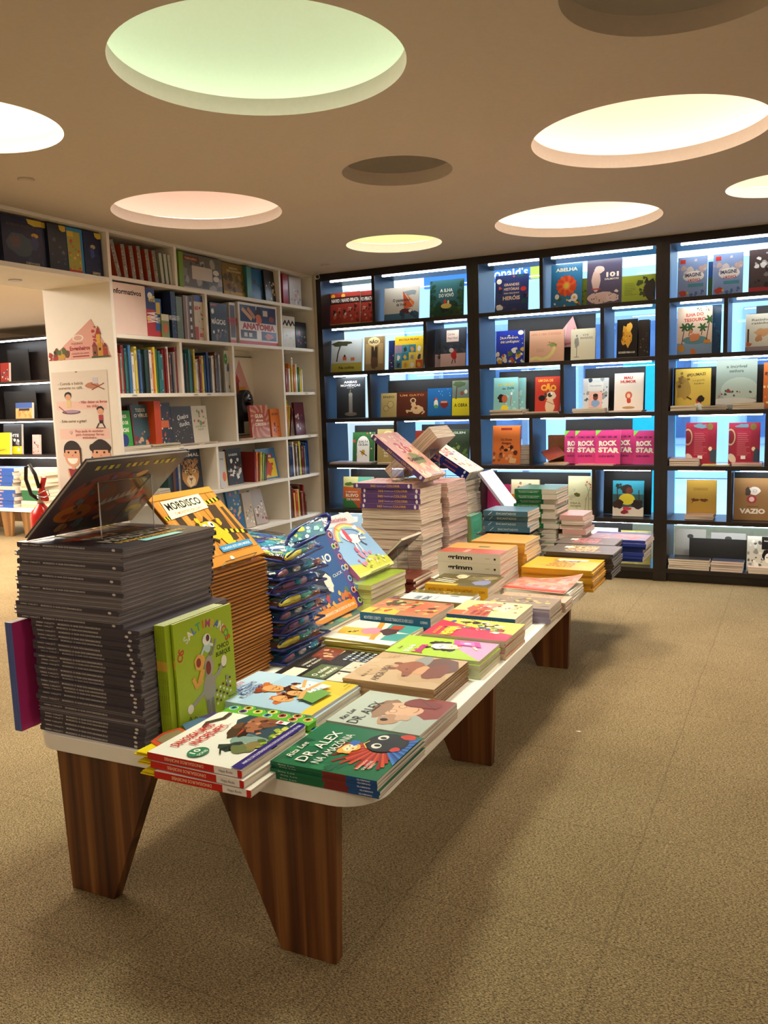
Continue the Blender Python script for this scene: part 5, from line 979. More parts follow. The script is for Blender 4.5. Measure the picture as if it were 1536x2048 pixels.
db(854, 902, 777, 2, 'bright blue picture book with a white bird and red car', gen('#2466a0', '', '', (), fig=lambda P: (P.blob(36, 44, 9, 16, '#e0dcc8', 0.1), P.e(36, 62, 5, 4, '#c8342c'), P.e(36, 34, 9, 7, '#4a9a6a'), P.blob(70, 40, 18, 12, '#7a2c2c', 0.15), P.r(56, 46, 26, 7, '#c88a6c'), P.sc(7, 5, 70, 90, 26, 1, 2, ['#c8d8e8'], 3))), '#2466a0', kind='hard')
db(903, 938, 762, 2, 'yellow and grey picture book cut by the bookcase upright', gen('#d8cc2c', 'A OBRA', '#2a2a24', (), ty=30, ts=10, tw=76, fig=lambda P: (P.r(0, 50, 100, 50, '#6a7a70'), P.l([(22, 48), (26, 84)], 6, '#5a3c28'), P.blob(40, 90, 34, 9, '#4a5a3a', 0.2), P.e(56, 64, 10, 6, '#8a4a34'), P.e(78, 68, 9, 6, '#d8d0b8'))), '#d8cc2c')
panel(708, 789, 850, 3, 'black display panel behind the green and gold books', dy=0.22)
db(704, 747, 865, 3, 'green picture book with a white arched window and bird', gen('#3a6a3c', '', '', ('#2c5a2c', '#c8603c', '#e0b8a0'), 3, n=12, reg=(0, 0, 100, 100), fig=lambda P: (P.r(20, 6, 58, 54, '#ece6d8'), P.e(49, 60, 29, 28, '#ece6d8'), P.t(48, 70, 7, 46, 'QUAL É A', '#2a2a2a', 0, 3), P.t(48, 60, 7, 46, 'CECÍLIA?', '#2a2a2a', 0, 3), P.blob(48, 34, 9, 9, '#c8a02c', 0.3), P.l([(34, 40), (66, 24)], 3, '#3a3020'))), '#3a6a3c')
db(753, 789, 859, 3, 'gold picture book with pale circular ornament', gen('#a8925a', 'VIDRO|DAS|PRO', '#e8e0c8', (), ty=40, ts=6, tw=40, fig=lambda P: (P.e(60, 74, 34, 22, '#c8b484'), P.e(60, 74, 26, 16, '#8c7848'), P.e(60, 74, 18, 11, '#c8b484'))), '#a8925a')
pile(658, 744, 3, 4, 0.004, ['#b0a8b8', '#8a8494', '#c8c0c8'], 'thin lilac magazine left of the tall stack', y=922)
pile(752, 788, 3, 1, 0.012, ['#c8b088'], 'cream paperback lying below the gold book', y=922)
panel(842, 937, 848, 3, 'black display panel behind the landscape book', dy=0.22)
db(897, 937, 859, 3, 'dark green landscape picture book with fields', gen('#3c4a38', 'GLEN|', '#c8ccb8', ('#5a7a3c', '#2c4a24', '#7a9a4c'), 6, ty=90, ts=6, tw=60), '#3c4a38')
db(829, 845, 862, 3, 'narrow dark red book behind the fat activity books', gen('#7c2c20', '', '', ()), '#7c2c20')
panel(700, 790, 936, 4, 'black display panel behind the orange and green book', dy=0.22)
db(685, 745, 954, 4, 'orange and green picture book with a red-haired figure', gen('#c8602c', '', '', (), fig=lambda P: (P.poly([(0, 68), (100, 62), (100, 100), (0, 100)], '#c0b878'), P.poly([(46, 60), (100, 64), (100, 100), (50, 100)], '#5a9a80'), P.blob(20, 76, 14, 6, '#4a6a2c'), P.poly([(0, 0), (52, 0), (30, 26), (0, 30)], '#3a7a44'), P.blob(76, 60, 9, 11, '#c05a20'), P.blob(76, 38, 9, 8, '#3a7a50'), P.t(30, 40, 10, 42, 'RUIVO', '#f0e0c8', 0, 5), P.t(34, 27, 7, 44, 'DE RAIVA', '#f0e0c8', 0, 4), P.t(28, 51, 5, 40, 'O MENINO', '#f0e0c8', 0, 2))), '#c8602c', kind='hard')
db(676, 712, 1034, 5, 'lime green and white picture book on the lowest shelf', gen('#e8e8e0', '', '', (), fig=lambda P: (P.r(0, 0, 55, 100, '#8ab82c'), P.blob(30, 70, 12, 10, '#4a7a2c'))), '#8ab82c', dy=0.06)
db(723, 744, 1026, 5, 'glossy grey picture book on the lowest shelf', gen('#9a9894', 'ONDE|FIX', '#e8e4dc', ('#b4b2ac', '#7a7874'), 5, ty=70), '#9a9894', dy=0.06)
panel(678, 706, 1036, 5, 'black display panel behind the lime green book', dy=0.2)
# -- middle case
db(989, 1055, 550, 0, 'dark blue treasury picture book with cream lettering', gen('#27305c', '', '', ('#b84a34', '#1c2444', '#4a3a5c', '#1a4a44'), 7, n=22, reg=(0, 0, 100, 100), fig=lambda P: (P.r(22, 22, 54, 60, '#2c3564'), P.e(12, 84, 8, 7, '#e8e0c8'), P.t(50, 74, 7, 46, 'GRANDES', '#e0c098', 0, 3), P.t(50, 62, 7, 46, 'HISTÓRIAS', '#e0c098', 0, 3), P.t(50, 51, 4, 46, 'PARA PEQUENOS', '#e0c098', 0, 2), P.t(50, 38, 10, 52, 'HERÓIS', '#e0c098', 0, 4), P.e(86, 60, 9, 6, '#c0342c'), P.blob(14, 14, 10, 8, '#e0d8cc'))), '#27305c', kind='hard')
flower = lambda P: ([P.e(50+22*math.cos(R(a)), 50+16*math.sin(R(a)), 12, 5, ['#c0401c', '#d0582c'][(a//24) % 2], a) for a in range(0, 360, 24)], P.e(50, 50, 13, 10, '#d8743a'), P.e(50, 50, 8, 6.5, '#c8a83a'), P.sc(12, 4, 2, 92, 20, 3, 6, ['#2c5a30', '#e8e0d0', '#c8502c', '#d8b83a'], 4), P.e(20, 26, 7, 6, '#e8dcc8'), P.e(76, 22, 11, 9, '#e8dcc8'), P.e(76, 22, 4, 3, '#d8a03a'))
db(1101, 1163, 528, 0, 'blue picture book with one big orange flower', gen('#2c6a8c', 'ABELHA', '#d8c8a0', (), ty=87, ts=8, tw=70, fig=flower), '#2c6a8c', kind='hard', t=0.012)
db(1150, 1178, 558, 0, 'lime green picture book peeking between two larger books', gen('#96a42c', '', '', ('#5a7a2c',), 2), '#96a42c', dy=0.15)
db(1173, 1242, 519, 0, 'tall slate picture book with pale spotted pups', gen('#4a4458', '', '', (), fig=lambda P: (P.t(74, 66, 10, 36, '101', '#e8dcc8', 0, 6), P.t(72, 56, 4, 40, 'DÁLMATAS', '#e8dcc8', 0, 3), P.blob(26, 54, 13, 24, '#c8a898', 0.1), P.blob(36, 78, 15, 8, '#cbb0a0', 0.1), P.blob(40, 16, 38, 13, '#c8a898', 0.15), P.blob(74, 14, 20, 9, '#d0b4a4', 0.2), P.sc(16, 6, 4, 86, 22, 1, 2.2, ['#4a3c40'], 5), P.r(14, 34, 26, 3, '#a83c30'), P.blob(86, 28, 6, 3, '#d8d0c8'))), '#4a4458', kind='hard', t=0.02)
db(1243, 1310, 551, 0, 'wide lime green picture book with a black cat shape', gen('#9aa82c', '', '', ('#3a4a1c',), 3, n=8, reg=(40, 20, 30, 70), fig=lambda P: (P.blob(88, 40, 20, 40, '#23241e', 0.15), P.poly([(66, 66), (74, 92), (82, 70)], '#23241e'), P.lines(8, 70, 40, 8, 6, '#5a6a2c', 1.5))), '#9aa82c', kind='hard')
panel(1014, 1190, 632, 1, 'wide black display panel with a pink triangle pinned on it')
def a_tri(P): P.bg('#d8a8a0')
q0 = onY(1096, 700, D+0.185); q1 = onY(1166, 700, D+0.185); qt = onY(1148, 636, D+0.185)
mb = MB(); mb.extr([(0, 0), (q1.x-q0.x, 0), ((q1.x-q0.x)*0.72, qt.z-q0.z)], 'y', -0.002, 0, '#d8a3a0'); P = Paint(mb, (0, -0.002, 0), (1, 0, 0), (0, 0, 1), (0, -1, 0), q1.x-q0.x, qt.z-q0.z); P.clip = [(0, 0), (100, 0), (72, 100)]
P.poly([(0, 0), (72, 100), (58, 80), (44, 0)], '#e0b8b4'); P.e(34, 26, 12, 10, '#f0e4e0'); P.t(64, 12, 8, 44, 'Engenheiros', '#b03040'); P.r(72, 20, 8, 26, '#a8342c'); P.poly([(70, 46), (76, 62), (82, 46)], '#c8502c')
o = mb.build('paper_triangle', M['matte']); o.location = (q0.x, D+0.183, DZ[1]+0.10); tag(o, 'pink paper triangle on the black panel in the middle bookcase', 'poster')
db(991, 1047, 662, 1, 'royal blue night-sky picture book with a mouse and books', gen('#2438a0', '', '', ('#d8d4b8', '#c8a03c', '#4a6a3c', '#b8502c', '#e8e4d4'), 8, n=22, reg=(4, 2, 92, 44), fig=lambda P: (P.sc(12, 4, 56, 92, 40, 1, 2.4, ['#e8e4d0'], 3), P.t(50, 78, 6, 60, 'RATINHA', '#e8d8a0', 0, 4), P.t(50, 66, 6, 66, 'DE LIVRARIA', '#e8d8a0', 0, 4), P.e(88, 92, 10, 7, '#e8e0c0'))), '#2438a0', t=0.018)
db(1058, 1127, 661, 1, 'peach picture book with a yellow slithering ribbon', gen('#d8a888', '', '', (), fig=lambda P: (P.t(48, 88, 8, 88, 'ABRE E UMA SURPRESA', '#c88a70', 0, 3), P.l([(4, 10), (20, 14), (38, 8), (54, 14), (66, 26), (74, 44)], 9, '#dcd080'), P.blob(66, 54, 12, 8, '#8a9a5a', 0.4), P.sc(8, 50, 44, 30, 18, 1, 2, ['#c8502c', '#5a6a3a'], 4), P.lines(20, 40, 30, 3, 4, '#b88868', 1))), '#d8a888')
db(1141, 1190, 658, 1, 'cream picture book with a thin grey dress-stand drawing', gen('#d8d2b4', '', '', (), fig=lambda P: (P.t(60, 80, 6, 24, 'OS', '#5a5a54', 0, 1), P.t(64, 70, 7, 50, 'INVISÍVEIS', '#5a5a54', 0, 1), P.blob(24, 56, 9, 17, '#8c8c84', 0.15), P.l([(24, 40), (24, 10)], 2, '#4a4a44'), P.l([(14, 10), (34, 10)], 2, '#4a4a44'), P.e(24, 78, 4, 4, '#8c8c84'))), '#d8d2b4')
panel(1236, 1300, 642, 1, 'black display panel behind the golden vehicle book', dy=0.22)
db(1233, 1274, 639, 1, 'black picture book with a glowing golden vehicle', gen('#1a1714', '', '', (), fig=lambda P: (P.blob(48, 58, 24, 28, '#c8902c', 0.3), P.blob(60, 78, 14, 12, '#d8a440', 0.2), P.sc(12, 18, 36, 50, 30, 2, 5, ['#8a5a1c', '#e8c060', '#5a3c14'], 4), P.t(50, 14, 5, 80, 'EXCURSÃO PARA A LUA', '#e8e0d0', 0, 3))), '#1a1714', kind='hard')
db(1276, 1297, 640, 1, 'dark picture book with a grey figure beside the golden one', gen('#2a221c', '', '', ('#6a6258', '#4a3c30'), 3), '#2a221c', dy=0.12)
panel(997, 1120, 741, 2, 'black display panel behind the pale teal and red books')
db(1001, 1050, 757, 2, 'pale teal picture book copy standing behind', gen('#7cb4b0', '', '', ('#a8ccc4',), 3), '#7cb4b0', dy=0.13)
db(986, 1034, 756, 2, 'pale teal picture book with a girl holding a wand', gen('#82bab4', '', '', ('#a4ccc4',), 3, n=8, fig=lambda P: (P.t(52, 82, 8, 70, 'As Cabanas', '#c8bc4a', 4, 4), P.t(60, 71, 6, 50, 'de Zaila', '#2a4a4a', 4, 3), P.blob(34, 44, 16, 12, '#2a1c1a', 0.25), P.e(46, 42, 12, 11, '#b0603c'), P.blob(46, 12, 17, 14, '#e0c82c', 0.1), P.l([(70, 24), (74, 50)], 3, '#b0603c'), P.e(75, 56, 4, 4, '#f4f0e0'))), '#82bab4', t=0.02)
db(1069, 1119, 754, 2, 'red picture book with a pug dog', gen('#b83a2c', '', '', (), fig=lambda P: (P.t(42, 90, 7, 60, 'UM DIA DE', '#e8b03c', 0, 4), P.t(54, 70, 15, 62, 'CÃO', '#e8a838', -3, 7), P.e(28, 42, 14, 8, '#1c1a1a'), P.blob(60, 20, 19, 20, '#d8bc98', 0.1), P.blob(64, 48, 20, 12, '#dcc4a4', 0.1), P.e(60, 50, 9, 6, '#3a302c'), P.e(66, 54, 4, 4, '#e8e4dc'), P.blob(42, 50, 6, 7, '#4a3c34'), P.l([(44, 34), (76, 24)], 2, '#8a2c24'))), '#b83a2c', t=0.012, kind='hard')
pile(978, 1046, 2, 5, 0.007, ['#b8a898', '#8a7a6c'], 'grey paperback under the teal girl book', y=818)
pile(1049, 1117, 2, 2, 0.008, ['#8a5a4c', '#a89888'], 'brown paperback under the red dog book', y=818)
panel(1169, 1290, 735, 2, 'black display panel behind the two white books')
db(1165, 1216, 757, 2, 'white leafy picture book with a child portrait card', gen('#c8ccc8', '', '', ('#8a9294', '#5a7a84', '#a83c3c', '#3a4a54'), 6, n=26, reg=(2, 2, 96, 96), fig=lambda P: (P.r(20, 62, 60, 26, '#d8d8d0'), P.t(50, 78, 4, 44, 'Novidades', '#5a6a8a', 0, 1), P.r(24, 14, 52, 46, '#d8a898'), P.blob(50, 26, 17, 11, '#7c98b8', 0.1), P.e(50, 44, 10, 9, '#6a3a2c'), P.e(50, 50, 10, 5, INK))), '#c8ccc8', t=0.01)
db(1228, 1286, 747, 2, 'cream picture book with a small red figure and red title', gen('#dcd2c2', '', '', (), fig=lambda P: (P.t(48, 88, 7, 30, 'MAU', '#b8342c', 0, 6), P.t(48, 78, 7, 54, 'HUMOR', '#b8342c', 0, 6), P.e(50, 42, 12, 10, '#c06040'), P.e(50, 41, 6, 6, '#e0b8a0'), P.blob(50, 28, 7, 7, '#b8402c'), P.e(50, 10, 22, 3.5, '#a8885c'))), '#dcd2c2', t=0.02, kind='hard')
pile(1143, 1211, 2, 3, 0.010, ['#a8988c', '#8c7c74'], 'grey paperback under the leafy white book', y=818, dy=0.01)
pile(1214, 1284, 2, 1, 0.010, ['#b89898'], 'pinkish paperback under the cream book', y=818, dy=0.02)
db(984, 1039, 852, 3, 'orange picture book with a dark group of people', gen('#b8622c', 'Os Doze|Amigos', '#5a2418', (), ty=64, ts=6, tw=40, fig=lambda P: (P.r(30, 88, 40, 6, '#7a241c'), P.sc(26, 4, 8, 90, 40, 3, 8, ['#4a2a1c', '#7a4a30', '#c88a60', '#2c1c18', '#8a3c24'], 5), P.poly([(60, 4), (84, 2), (88, 14), (64, 18)], '#c8a070'))), '#b8622c', t=0.02, kind='hard', dy=0.07)
for i in range(4):
    a = onY(1041, 910, D+0.12); b = onY(1059, 910, D+0.12); m_ = book_mesh('sp', b.x-a.x, 0.13, 0.034, kind='soft', cover='#6a3c28', spine='#8a4a2c')
    place_book('paperback', m_, ((a.x+b.x)/2, D+0.18, DZ[3]+0.001+i*0.0342), (0, 0, R(4*(i % 2))), 'thick brown pocket book beside the orange group book, %s' % ('lowest', 'second up', 'third up', 'topmost')[i], 'book', 'brown pocket books')
panel(1130, 1264, 838, 3, 'black display panel above the bright pink books', dy=0.22)
rockf = lambda P: (P.poly([(0, 100), (0, 82), (24, 100)], '#7ac84a'), P.t(48, 80, 6, 74, 'COMO SER UM', '#3a1a3a', 0, 4), P.t(50, 62, 14, 72, 'ROCK', '#f0ecd0', 2, 7), P.t(54, 42, 14, 84, 'STAR', '#f0ecd0', -2, 7), P.t(46, 24, 6, 64, 'GUIDA MAFRA', '#5a1a4a', 0, 4))
for i, (a, b, dy) in enumerate(((1128, 1172, .15), (1149, 1194, .13), (1190, 1240, .10), (1226, 1266, .15), (1266, 1309, .13))):
    db(a, b, (862, 862, 861, 860, 862)[i], 3, 'bright pink picture book with large cream lettering, %s of five' % ('leftmost', 'second from left', 'middle and frontmost', 'second from right', 'rightmost')[i], gen('#cf3f7a', '', '', (), fig=rockf), '#cf3f7a', dy=dy, t=0.016, group='bright pink books in a row')
pile(1086, 1130, 3, 2, 0.008, ['#b8a48a', '#c89a6a'], 'tan paperback left of the pink books', y=924)
pile(1150, 1230, 3, 1, 0.008, ['#b8686c'], 'rose paperback below the pink books', y=924, dy=0.01)
m_ = book_mesh('tilt', 0.13, 0.15, 0.006, kind='soft', cover='#8a3c2c'); q = onY(1104, 915, D+0.09); place_book('paperback', m_, (q.x, D+0.13, DZ[3]+0.075), (R(22), R(-18), R(30)), 'dark red paperback lying tilted left of the pink books', 'book')
wbox_q = onY(1097, 890, D+0.26); o = wbox('cardboard_box', mat('brown_cardboard', '#8a5230', 0.8, 0.2, noise=0.1), 0, 0.16, 0, 0.05, 0, 0.20); o.location = (wbox_q.x, D+0.25, DZ[3]+0.001); tag(o, 'flat brown cardboard behind the pink books at left', 'cardboard box')
panel(960, 1180, 944, 4, 'wide black display panel behind the stacks at the table end')
db(971, 1020, 969, 4, 'crimson picture book behind the leaning lilac one', gen('#a82c5c', 'Circo-mix', '#f0d8e0', (), ty=82), '#a82c5c')
db(1021, 1077, 960, 4, 'orange and cream picture book behind the green-spined stack', gen('#dcc8a0', '', '', ('#8a6a4c', '#e8dcc0'), 5, n=8, reg=(20, 60, 60, 30), band=(0.5, '#c8742c'), fig=lambda P: (P.r(0, 34, 100, 22, '#c8702c'), P.t(50, 18, 10, 60, 'PARADE', '#5a3020', 0, 3))), '#d8a868', t=0.02)
db(1088, 1134, 969, 4, 'pale blue picture book with sandy lower half', gen('#a8c4d4', '', '', ('#d8d0b0', '#c8c0a0'), 5, band=(40, '#d0c8a8'), reg=(4, 4, 90, 36)), '#a8c4d4')
db(1135, 1184, 953, 4, 'pale yellow picture book with plants and a small bird', gen('#ccc69c', '', '', ('#b8b48c', '#d8d2ac'), 5, n=14, reg=(2, 2, 96, 96), fig=lambda P: (P.l([(70, 4), (74, 40), (90, 70)], 2, '#8a7a4c'), P.l([(86, 4), (84, 60), (72, 80)], 2, '#7a8a4c'), P.blob(38, 52, 13, 5, '#5a5a2c', 0.2), P.t(32, 30, 5, 40, 'PARA', '#4a4a34', 0, 1), P.t(32, 23, 5, 44, 'ALEGRIAS', '#4a4a34', 0, 1), P.sc(6, 70, 70, 24, 16, 2, 4, ['#b85a3c', '#a83c34'], 4))), '#ccc69c')
panel(1207, 1303, 940, 4, 'black display panel behind the turquoise beach book')
db(1225, 1287, 962, 4, 'turquoise beach picture book with a curly-haired figure', gen('#3a9ab0', '', '', (), fig=lambda P: (P.r(0, 0, 100, 26, '#d8ccb8'), P.r(0, 26, 100, 36, '#3a5a5c'), P.blob(46, 76, 18, 15, '#3a2a28', 0.1, 18), P.e(54, 72, 12, 10, '#6a3c30'), P.e(46, 48, 26, 16, '#dcc83a'), P.blob(18, 34, 18, 12, '#3a2622', 0.2), P.blob(80, 34, 18, 14, '#2c2224', 0.2), P.l([(16, 40), (14, 82)], 3, '#3a3020'), P.sc(8, 4, 78, 24, 12, 3, 6, ['#2c3a34'], 3), P.l([(86, 40), (84, 74)], 3, '#3a3020'), P.blob(40, 12, 12, 6, '#8a2c34'), P.blob(46, 22, 14, 4, '#c83c50'))), '#3a9ab0', t=0.02, kind='hard', lean=4)
panel(1148, 1264, 1034, 5, 'black display panel on the lowest shelf of the middle bookcase')
db(1166, 1234, 1056, 5, 'plain white picture book low in the middle bookcase', gen('#dcdcd8', 'contos', '#a8a8a8', (), ty=84, ts=3, tw=24), '#dcdcd8', kind='hard')
db(1241, 1301, 1062, 5, 'yellow-green picture book with a small red lantern', gen('#b8b068', '', '', ('#ccc47c', '#a8a058', '#d8d090'), 6, n=16, reg=(0, 0, 100, 100), fig=lambda P: (P.r(48, 30, 14, 12, '#a83c2c'), P.r(45, 42, 20, 3, '#8a3024'))), '#b8b068', kind='hard', lean=4)
# -- right case
imf = lambda P: (P.sc(14, 0, 40, 100, 58, 4, 12, ['#b8a098', '#8a90b0', '#d0988c', '#c8b8b0'], 6), P.r(8, 84, 18, 10, '#c0382c'), P.e(54, 52, 36, 13, '#e0d8cc'), P.t(52, 56, 9, 56, 'IMAGINE', '#2c3a5a', 2, 4), P.t(56, 43, 7, 44, 'A MUDANÇA', '#b83c34', 2, 4), P.r(36, 26, 52, 8, '#4a8a94'), P.blob(20, 12, 14, 7, '#b83c34', 0.2), P.sc(10, 30, 2, 60, 14, 3, 6, ['#7a98c0', '#c8b068', '#4a6a9c'], 3))
for i, (a, b, y) in enumerate(((1355, 1414, 514), (1426, 1486, 507))): db(a, b, y, 0, 'blue and pink cloudy activity book, %s of two on the top shelf' % ('left', 'right')[i], gen('#8094b8', '', '', (), fig=imf), '#8094b8', group='blue and pink activity books')
db(1416, 1425, 524, 0, 'green landscape book between the two cloudy ones', gen('#5a7a3c', '', '', (), fig=lambda P: P.r(0, 55, 100, 45, '#4a6a9a')), '#5a7a3c', dy=0.16)
db(1498, 1560, 498, 0, 'shiny dark red and silver book at the picture edge', gen('#4a3c3a', '', '', ('#a8a49c', '#d8d4cc', '#2c2422', '#7c7470'), 7, n=22, band=(12, '#a82c34'), reg=(10, 16, 84, 78)), '#4a3c3a', kind='hard')
db(1422, 1442, 610, 1, 'dark blue patterned book behind the island book', gen('#1c4a6a', '', '', ('#2c7a94', '#123048'), 4), '#1c4a6a', dy=0.15)
palm = lambda P, x, y, s: (P.l([(x, y), (x+s*0.2, y+s)], 2.4, '#5a4028'), [P.e(x+s*0.2+7*math.cos(R(a)), y+s+4.5*math.sin(R(a)), 8, 2, '#2f5a34', a) for a in range(0, 360, 60)])
db(1354, 1424, 614, 1, 'pale picture book with palm trees and a rowing child', gen('#d8c0a8', '', '', (), fig=lambda P: (P.r(0, 0, 100, 24, '#7c98b4'), P.e(52, 30, 36, 9, '#5a8a90'), P.t(50, 84, 7, 50, 'ILHA DO', '#b8342c', 2, 4), P.t(50, 73, 7, 62, 'TESOURO', '#b8342c', 2, 4), palm(P, 14, 22, 36), palm(P, 34, 40, 18), palm(P, 84, 28, 44), palm(P, 70, 40, 16), P.blob(12, 14, 11, 7, '#c88a2c'), P.blob(86, 26, 10, 5, '#c88a2c'), P.blob(50, 36, 17, 8, '#c87c50', 0.2), P.e(40, 48, 5, 4, '#c07848'), P.blob(46, 5, 8, 6, '#c8702c'), P.sc(8, 30, 90, 60, 8, 1.5, 3, ['#b86a34', '#4a7a4c'], 3))), '#d8c0a8', kind='hard', t=0.012)
panel(1512, 1560, 610, 1, 'black display panel by the picture edge, second shelf')
db(1491, 1552, 628, 1, 'cream picture book with a small dancing mouse', gen('#c8c4b0', 'Ratinho|ratinho', '#6a6458', (), ty=84, ts=6, tw=60, fig=lambda P: (P.blob(54, 50, 24, 11, '#c89a6c', 0.2), P.blob(44, 34, 12, 9, '#b8865c', 0.2), P.r(6, 20, 6, 40, '#4a3c38'), P.blob(12, 18, 9, 6, '#b8603c'), P.r(0, 0, 100, 12, '#8a7c7c'))), '#c8c4b0', kind='hard', t=0.02)
panel(1340, 1540, 732, 2, 'wide black display panel behind the mustard and grey books')
db(1350, 1421, 738, 2, 'mustard picture book with a lion in profile', gen('#c0a448', '', '', (), fig=lambda P: (P.blob(22, 56, 22, 28, '#a08440', 0.2), P.sc(10, 10, 64, 36, 26, 3, 7, ['#7c6430', '#94783a'], 5), P.e(12, 58, 5, 4, '#5a4420'), P.l([(34, 32), (46, 26)], 4, '#3a2a14'), P.t(64, 86, 7, 42, 'DUMAZI', '#4a4228', 4, 3), P.t(66, 72, 4, 34, 'e o grande', '#5a5030', 2, 0), P.t(68, 64, 4, 28, 'leão', '#5a5030', 2, 0), P.e(68, 22, 9, 8, '#b0442c'), P.blob(74, 26, 11, 8, INK, 0.2), P.blob(66, 8, 14, 9, '#c8ccc0'))), '#c0a448')
db(1432, 1514, 719, 2, 'large grey-green picture book with a distant parade', gen('#8a988c', 'a incrível|senhora', '#4a5048', (), ty=86, ts=6, tw=50, fig=lambda P: (P.e(58, 38, 46, 26, '#a0ac9c'), P.r(0, 0, 100, 22, '#8c8c84'), P.e(40, 16, 60, 7, '#b8b4a8'), P.sc(16, 6, 26, 88, 12, 2, 5, ['#3a4a4a', '#8a3c3c', '#b0a48c', '#4a3c3a', '#a86a5a'], 4))), '#8a988c', kind='hard')
db(1527, 1570, 725, 2, 'orange-brown patterned book at the picture edge, third shelf', gen('#b8602c', '', '', ('#e0c080', '#5a2c20', '#d87a3c'), 5, n=24, reg=(0, 0, 100, 100)), '#b8602c')
pile(1336, 1394, 2, 3, 0.011, ['#a8946c', '#b8a888'], 'tan paperback under the mustard lion book', y=812)
pile(1400, 1455, 2, 4, 0.007, ['#8a7a5c', '#5a5048'], 'thin brown paperback under the grey-green book', y=812)
pile(1463, 1530, 2, 3, 0.013, ['#a89060', '#c8b080'], 'ochre paperback at the right of the third shelf', y=812)
redf = lambda P: (P.r(24, 16, 48, 64, '#9c2c3c'), P.lines(28, 74, 42, 12, 4.6, '#c87c80', 1), P.e(6, 66, 16, 20, '#b0986c'), P.e(6, 66, 12, 16, '#7c2430'), P.blob(44, 92, 22, 5, '#5a7a84', 0.3), P.e(78, 90, 10, 8, '#6a5a2c'), P.e(80, 38, 6, 5, '#e0c8a0'), P.blob(90, 20, 12, 18, '#3a4450', 0.2), P.e(12, 16, 11, 12, '#c8b8a0', 30), P.r(40, 14, 15, 8, '#e0dcd0'))
for i, (a, b) in enumerate(((1371, 1433), (1457, 1520))): db(a, b, 846, 3, 'crimson book back with gold ornament, %s of two' % ('left', 'right')[i], gen('#8f2638', '', '', (), fig=redf), '#8f2638', group='crimson books', t=0.014)
pile(1334, 1399, 3, 3, 0.016, ['#a87a84', '#b8908c'], 'rose paperback at the left of the crimson books', y=920, dy=0.01)
pile(1401, 1460, 3, 1, 0.008, ['#c8b84c'], 'yellow paperback below the crimson books', y=924)
pile(1462, 1528, 3, 2, 0.010, ['#c87c84', '#b8686c'], 'pink paperback below the right crimson book', y=924)
pile(1368, 1429, 4, 3, 0.010, ['#a8703c', '#8a5a34'], 'brown paperback under the mustard kangaroo book', y=1030, dy=0.06, dep=0.15)
db(1373, 1433, 960, 4, 'mustard book with running kangaroo-like animals', gen('#b08c3c', '', '', (), fig=lambda P: (P.r(22, 68, 50, 10, '#a48038'), P.t(48, 73, 5, 44, 'CAMINHOS', '#8a6a2c', 0, 1), P.blob(28, 40, 12, 5, '#6a3c1c', 0.4), P.blob(60, 40, 13, 5, '#6a3c1c', 0.4), P.l([(22, 36), (18, 30)], 1.5, '#6a3c1c'), P.l([(64, 36), (72, 42)], 1.5, '#6a3c1c'))), '#b08c3c', zb=0.032, dy=0.12, lean=2)
panel(1464, 1560, 944, 4, 'black display panel behind the kraft-brown book')
vaz = gen('#947047', '', '', (), fig=lambda P: (P.t(48, 22, 11, 66, 'VAZIO', '#ece4d4', 0, 6), P.r(34, 32, 30, 1.2, '#5a4028'), P.e(46, 50, 13, 10, '#a83c44'), P.e(46, 50, 7, 6, '#e8c8c0'), P.blob(52, 70, 16, 10, '#e4dcd0', 0.08), P.blob(36, 68, 7, 11, '#4a4038', 0.2), P.arc(54, 70, 5, 3, 0, 360, 0.8, '#6a5a4c')))
db(1468, 1546, 957, 4, 'square kraft-brown picture book with white title', vaz, '#947047', kind='hard', t=0.022, lean=3)
db(1349, 1411, 1059, 5, 'grey-white book standing at the left of the lowest shelf', gen('#b4b0a4', '', '', (), fig=lambda P: (P.e(50, 80, 10, 6, '#4a4844'), P.lines(30, 40, 50, 5, 5, '#8c887c', 1))), '#b4b0a4', dy=0.18)
db(1421, 1491, 1067, 5, 'grey-white book behind the low black board', gen('#b8b4ac', '', '', (), fig=lambda P: P.e(50, 84, 10, 6, '#4a4844')), '#b8b4ac', dy=0.18)
panel(1378, 1493, 1077, 5, 'low black board on the lowest right shelf', dy=0.11, zb=0.0)
db(1494, 1550, 1074, 5, 'black and white picture book with a girl face', gen('#c8c4b4', '', '', ('#8a8880', '#e0dcd0', '#5a5854'), 5, n=22, reg=(0, 10, 60, 90), band=(12, '#c89a3c'), fig=lambda P: (P.r(52, 64, 48, 36, '#1c1a1a'), P.blob(74, 48, 20, 16, '#1a1818', 0.1), P.e(78, 40, 14, 14, '#e8e0d4'), P.e(72, 42, 2, 2, INK), P.e(84, 42, 2, 2, INK), P.t(78, 88, 4, 34, 'histórias', '#e8e0d4'))), '#c8c4b4', dy=0.06)
pile(1331, 1420, 5, 5, 0.014, ['#4a4a50', '#2c2a2c', '#c8bca8'], 'dark magazine in the pile on the lowest shelf', y=1140, dy=0.01, dep=0.16)
pile(1421, 1489, 5, 5, 0.014, ['#a86a98', '#3a3c48', '#c8b0c0'], 'purple-edged magazine on the lowest shelf', y=1140, dy=0.01, dep=0.15)
pile(1493, 1550, 5, 2, 0.02, ['#b8a090'], 'pale magazine at the lowest shelf edge', y=1150, dy=0.01, dep=0.05)
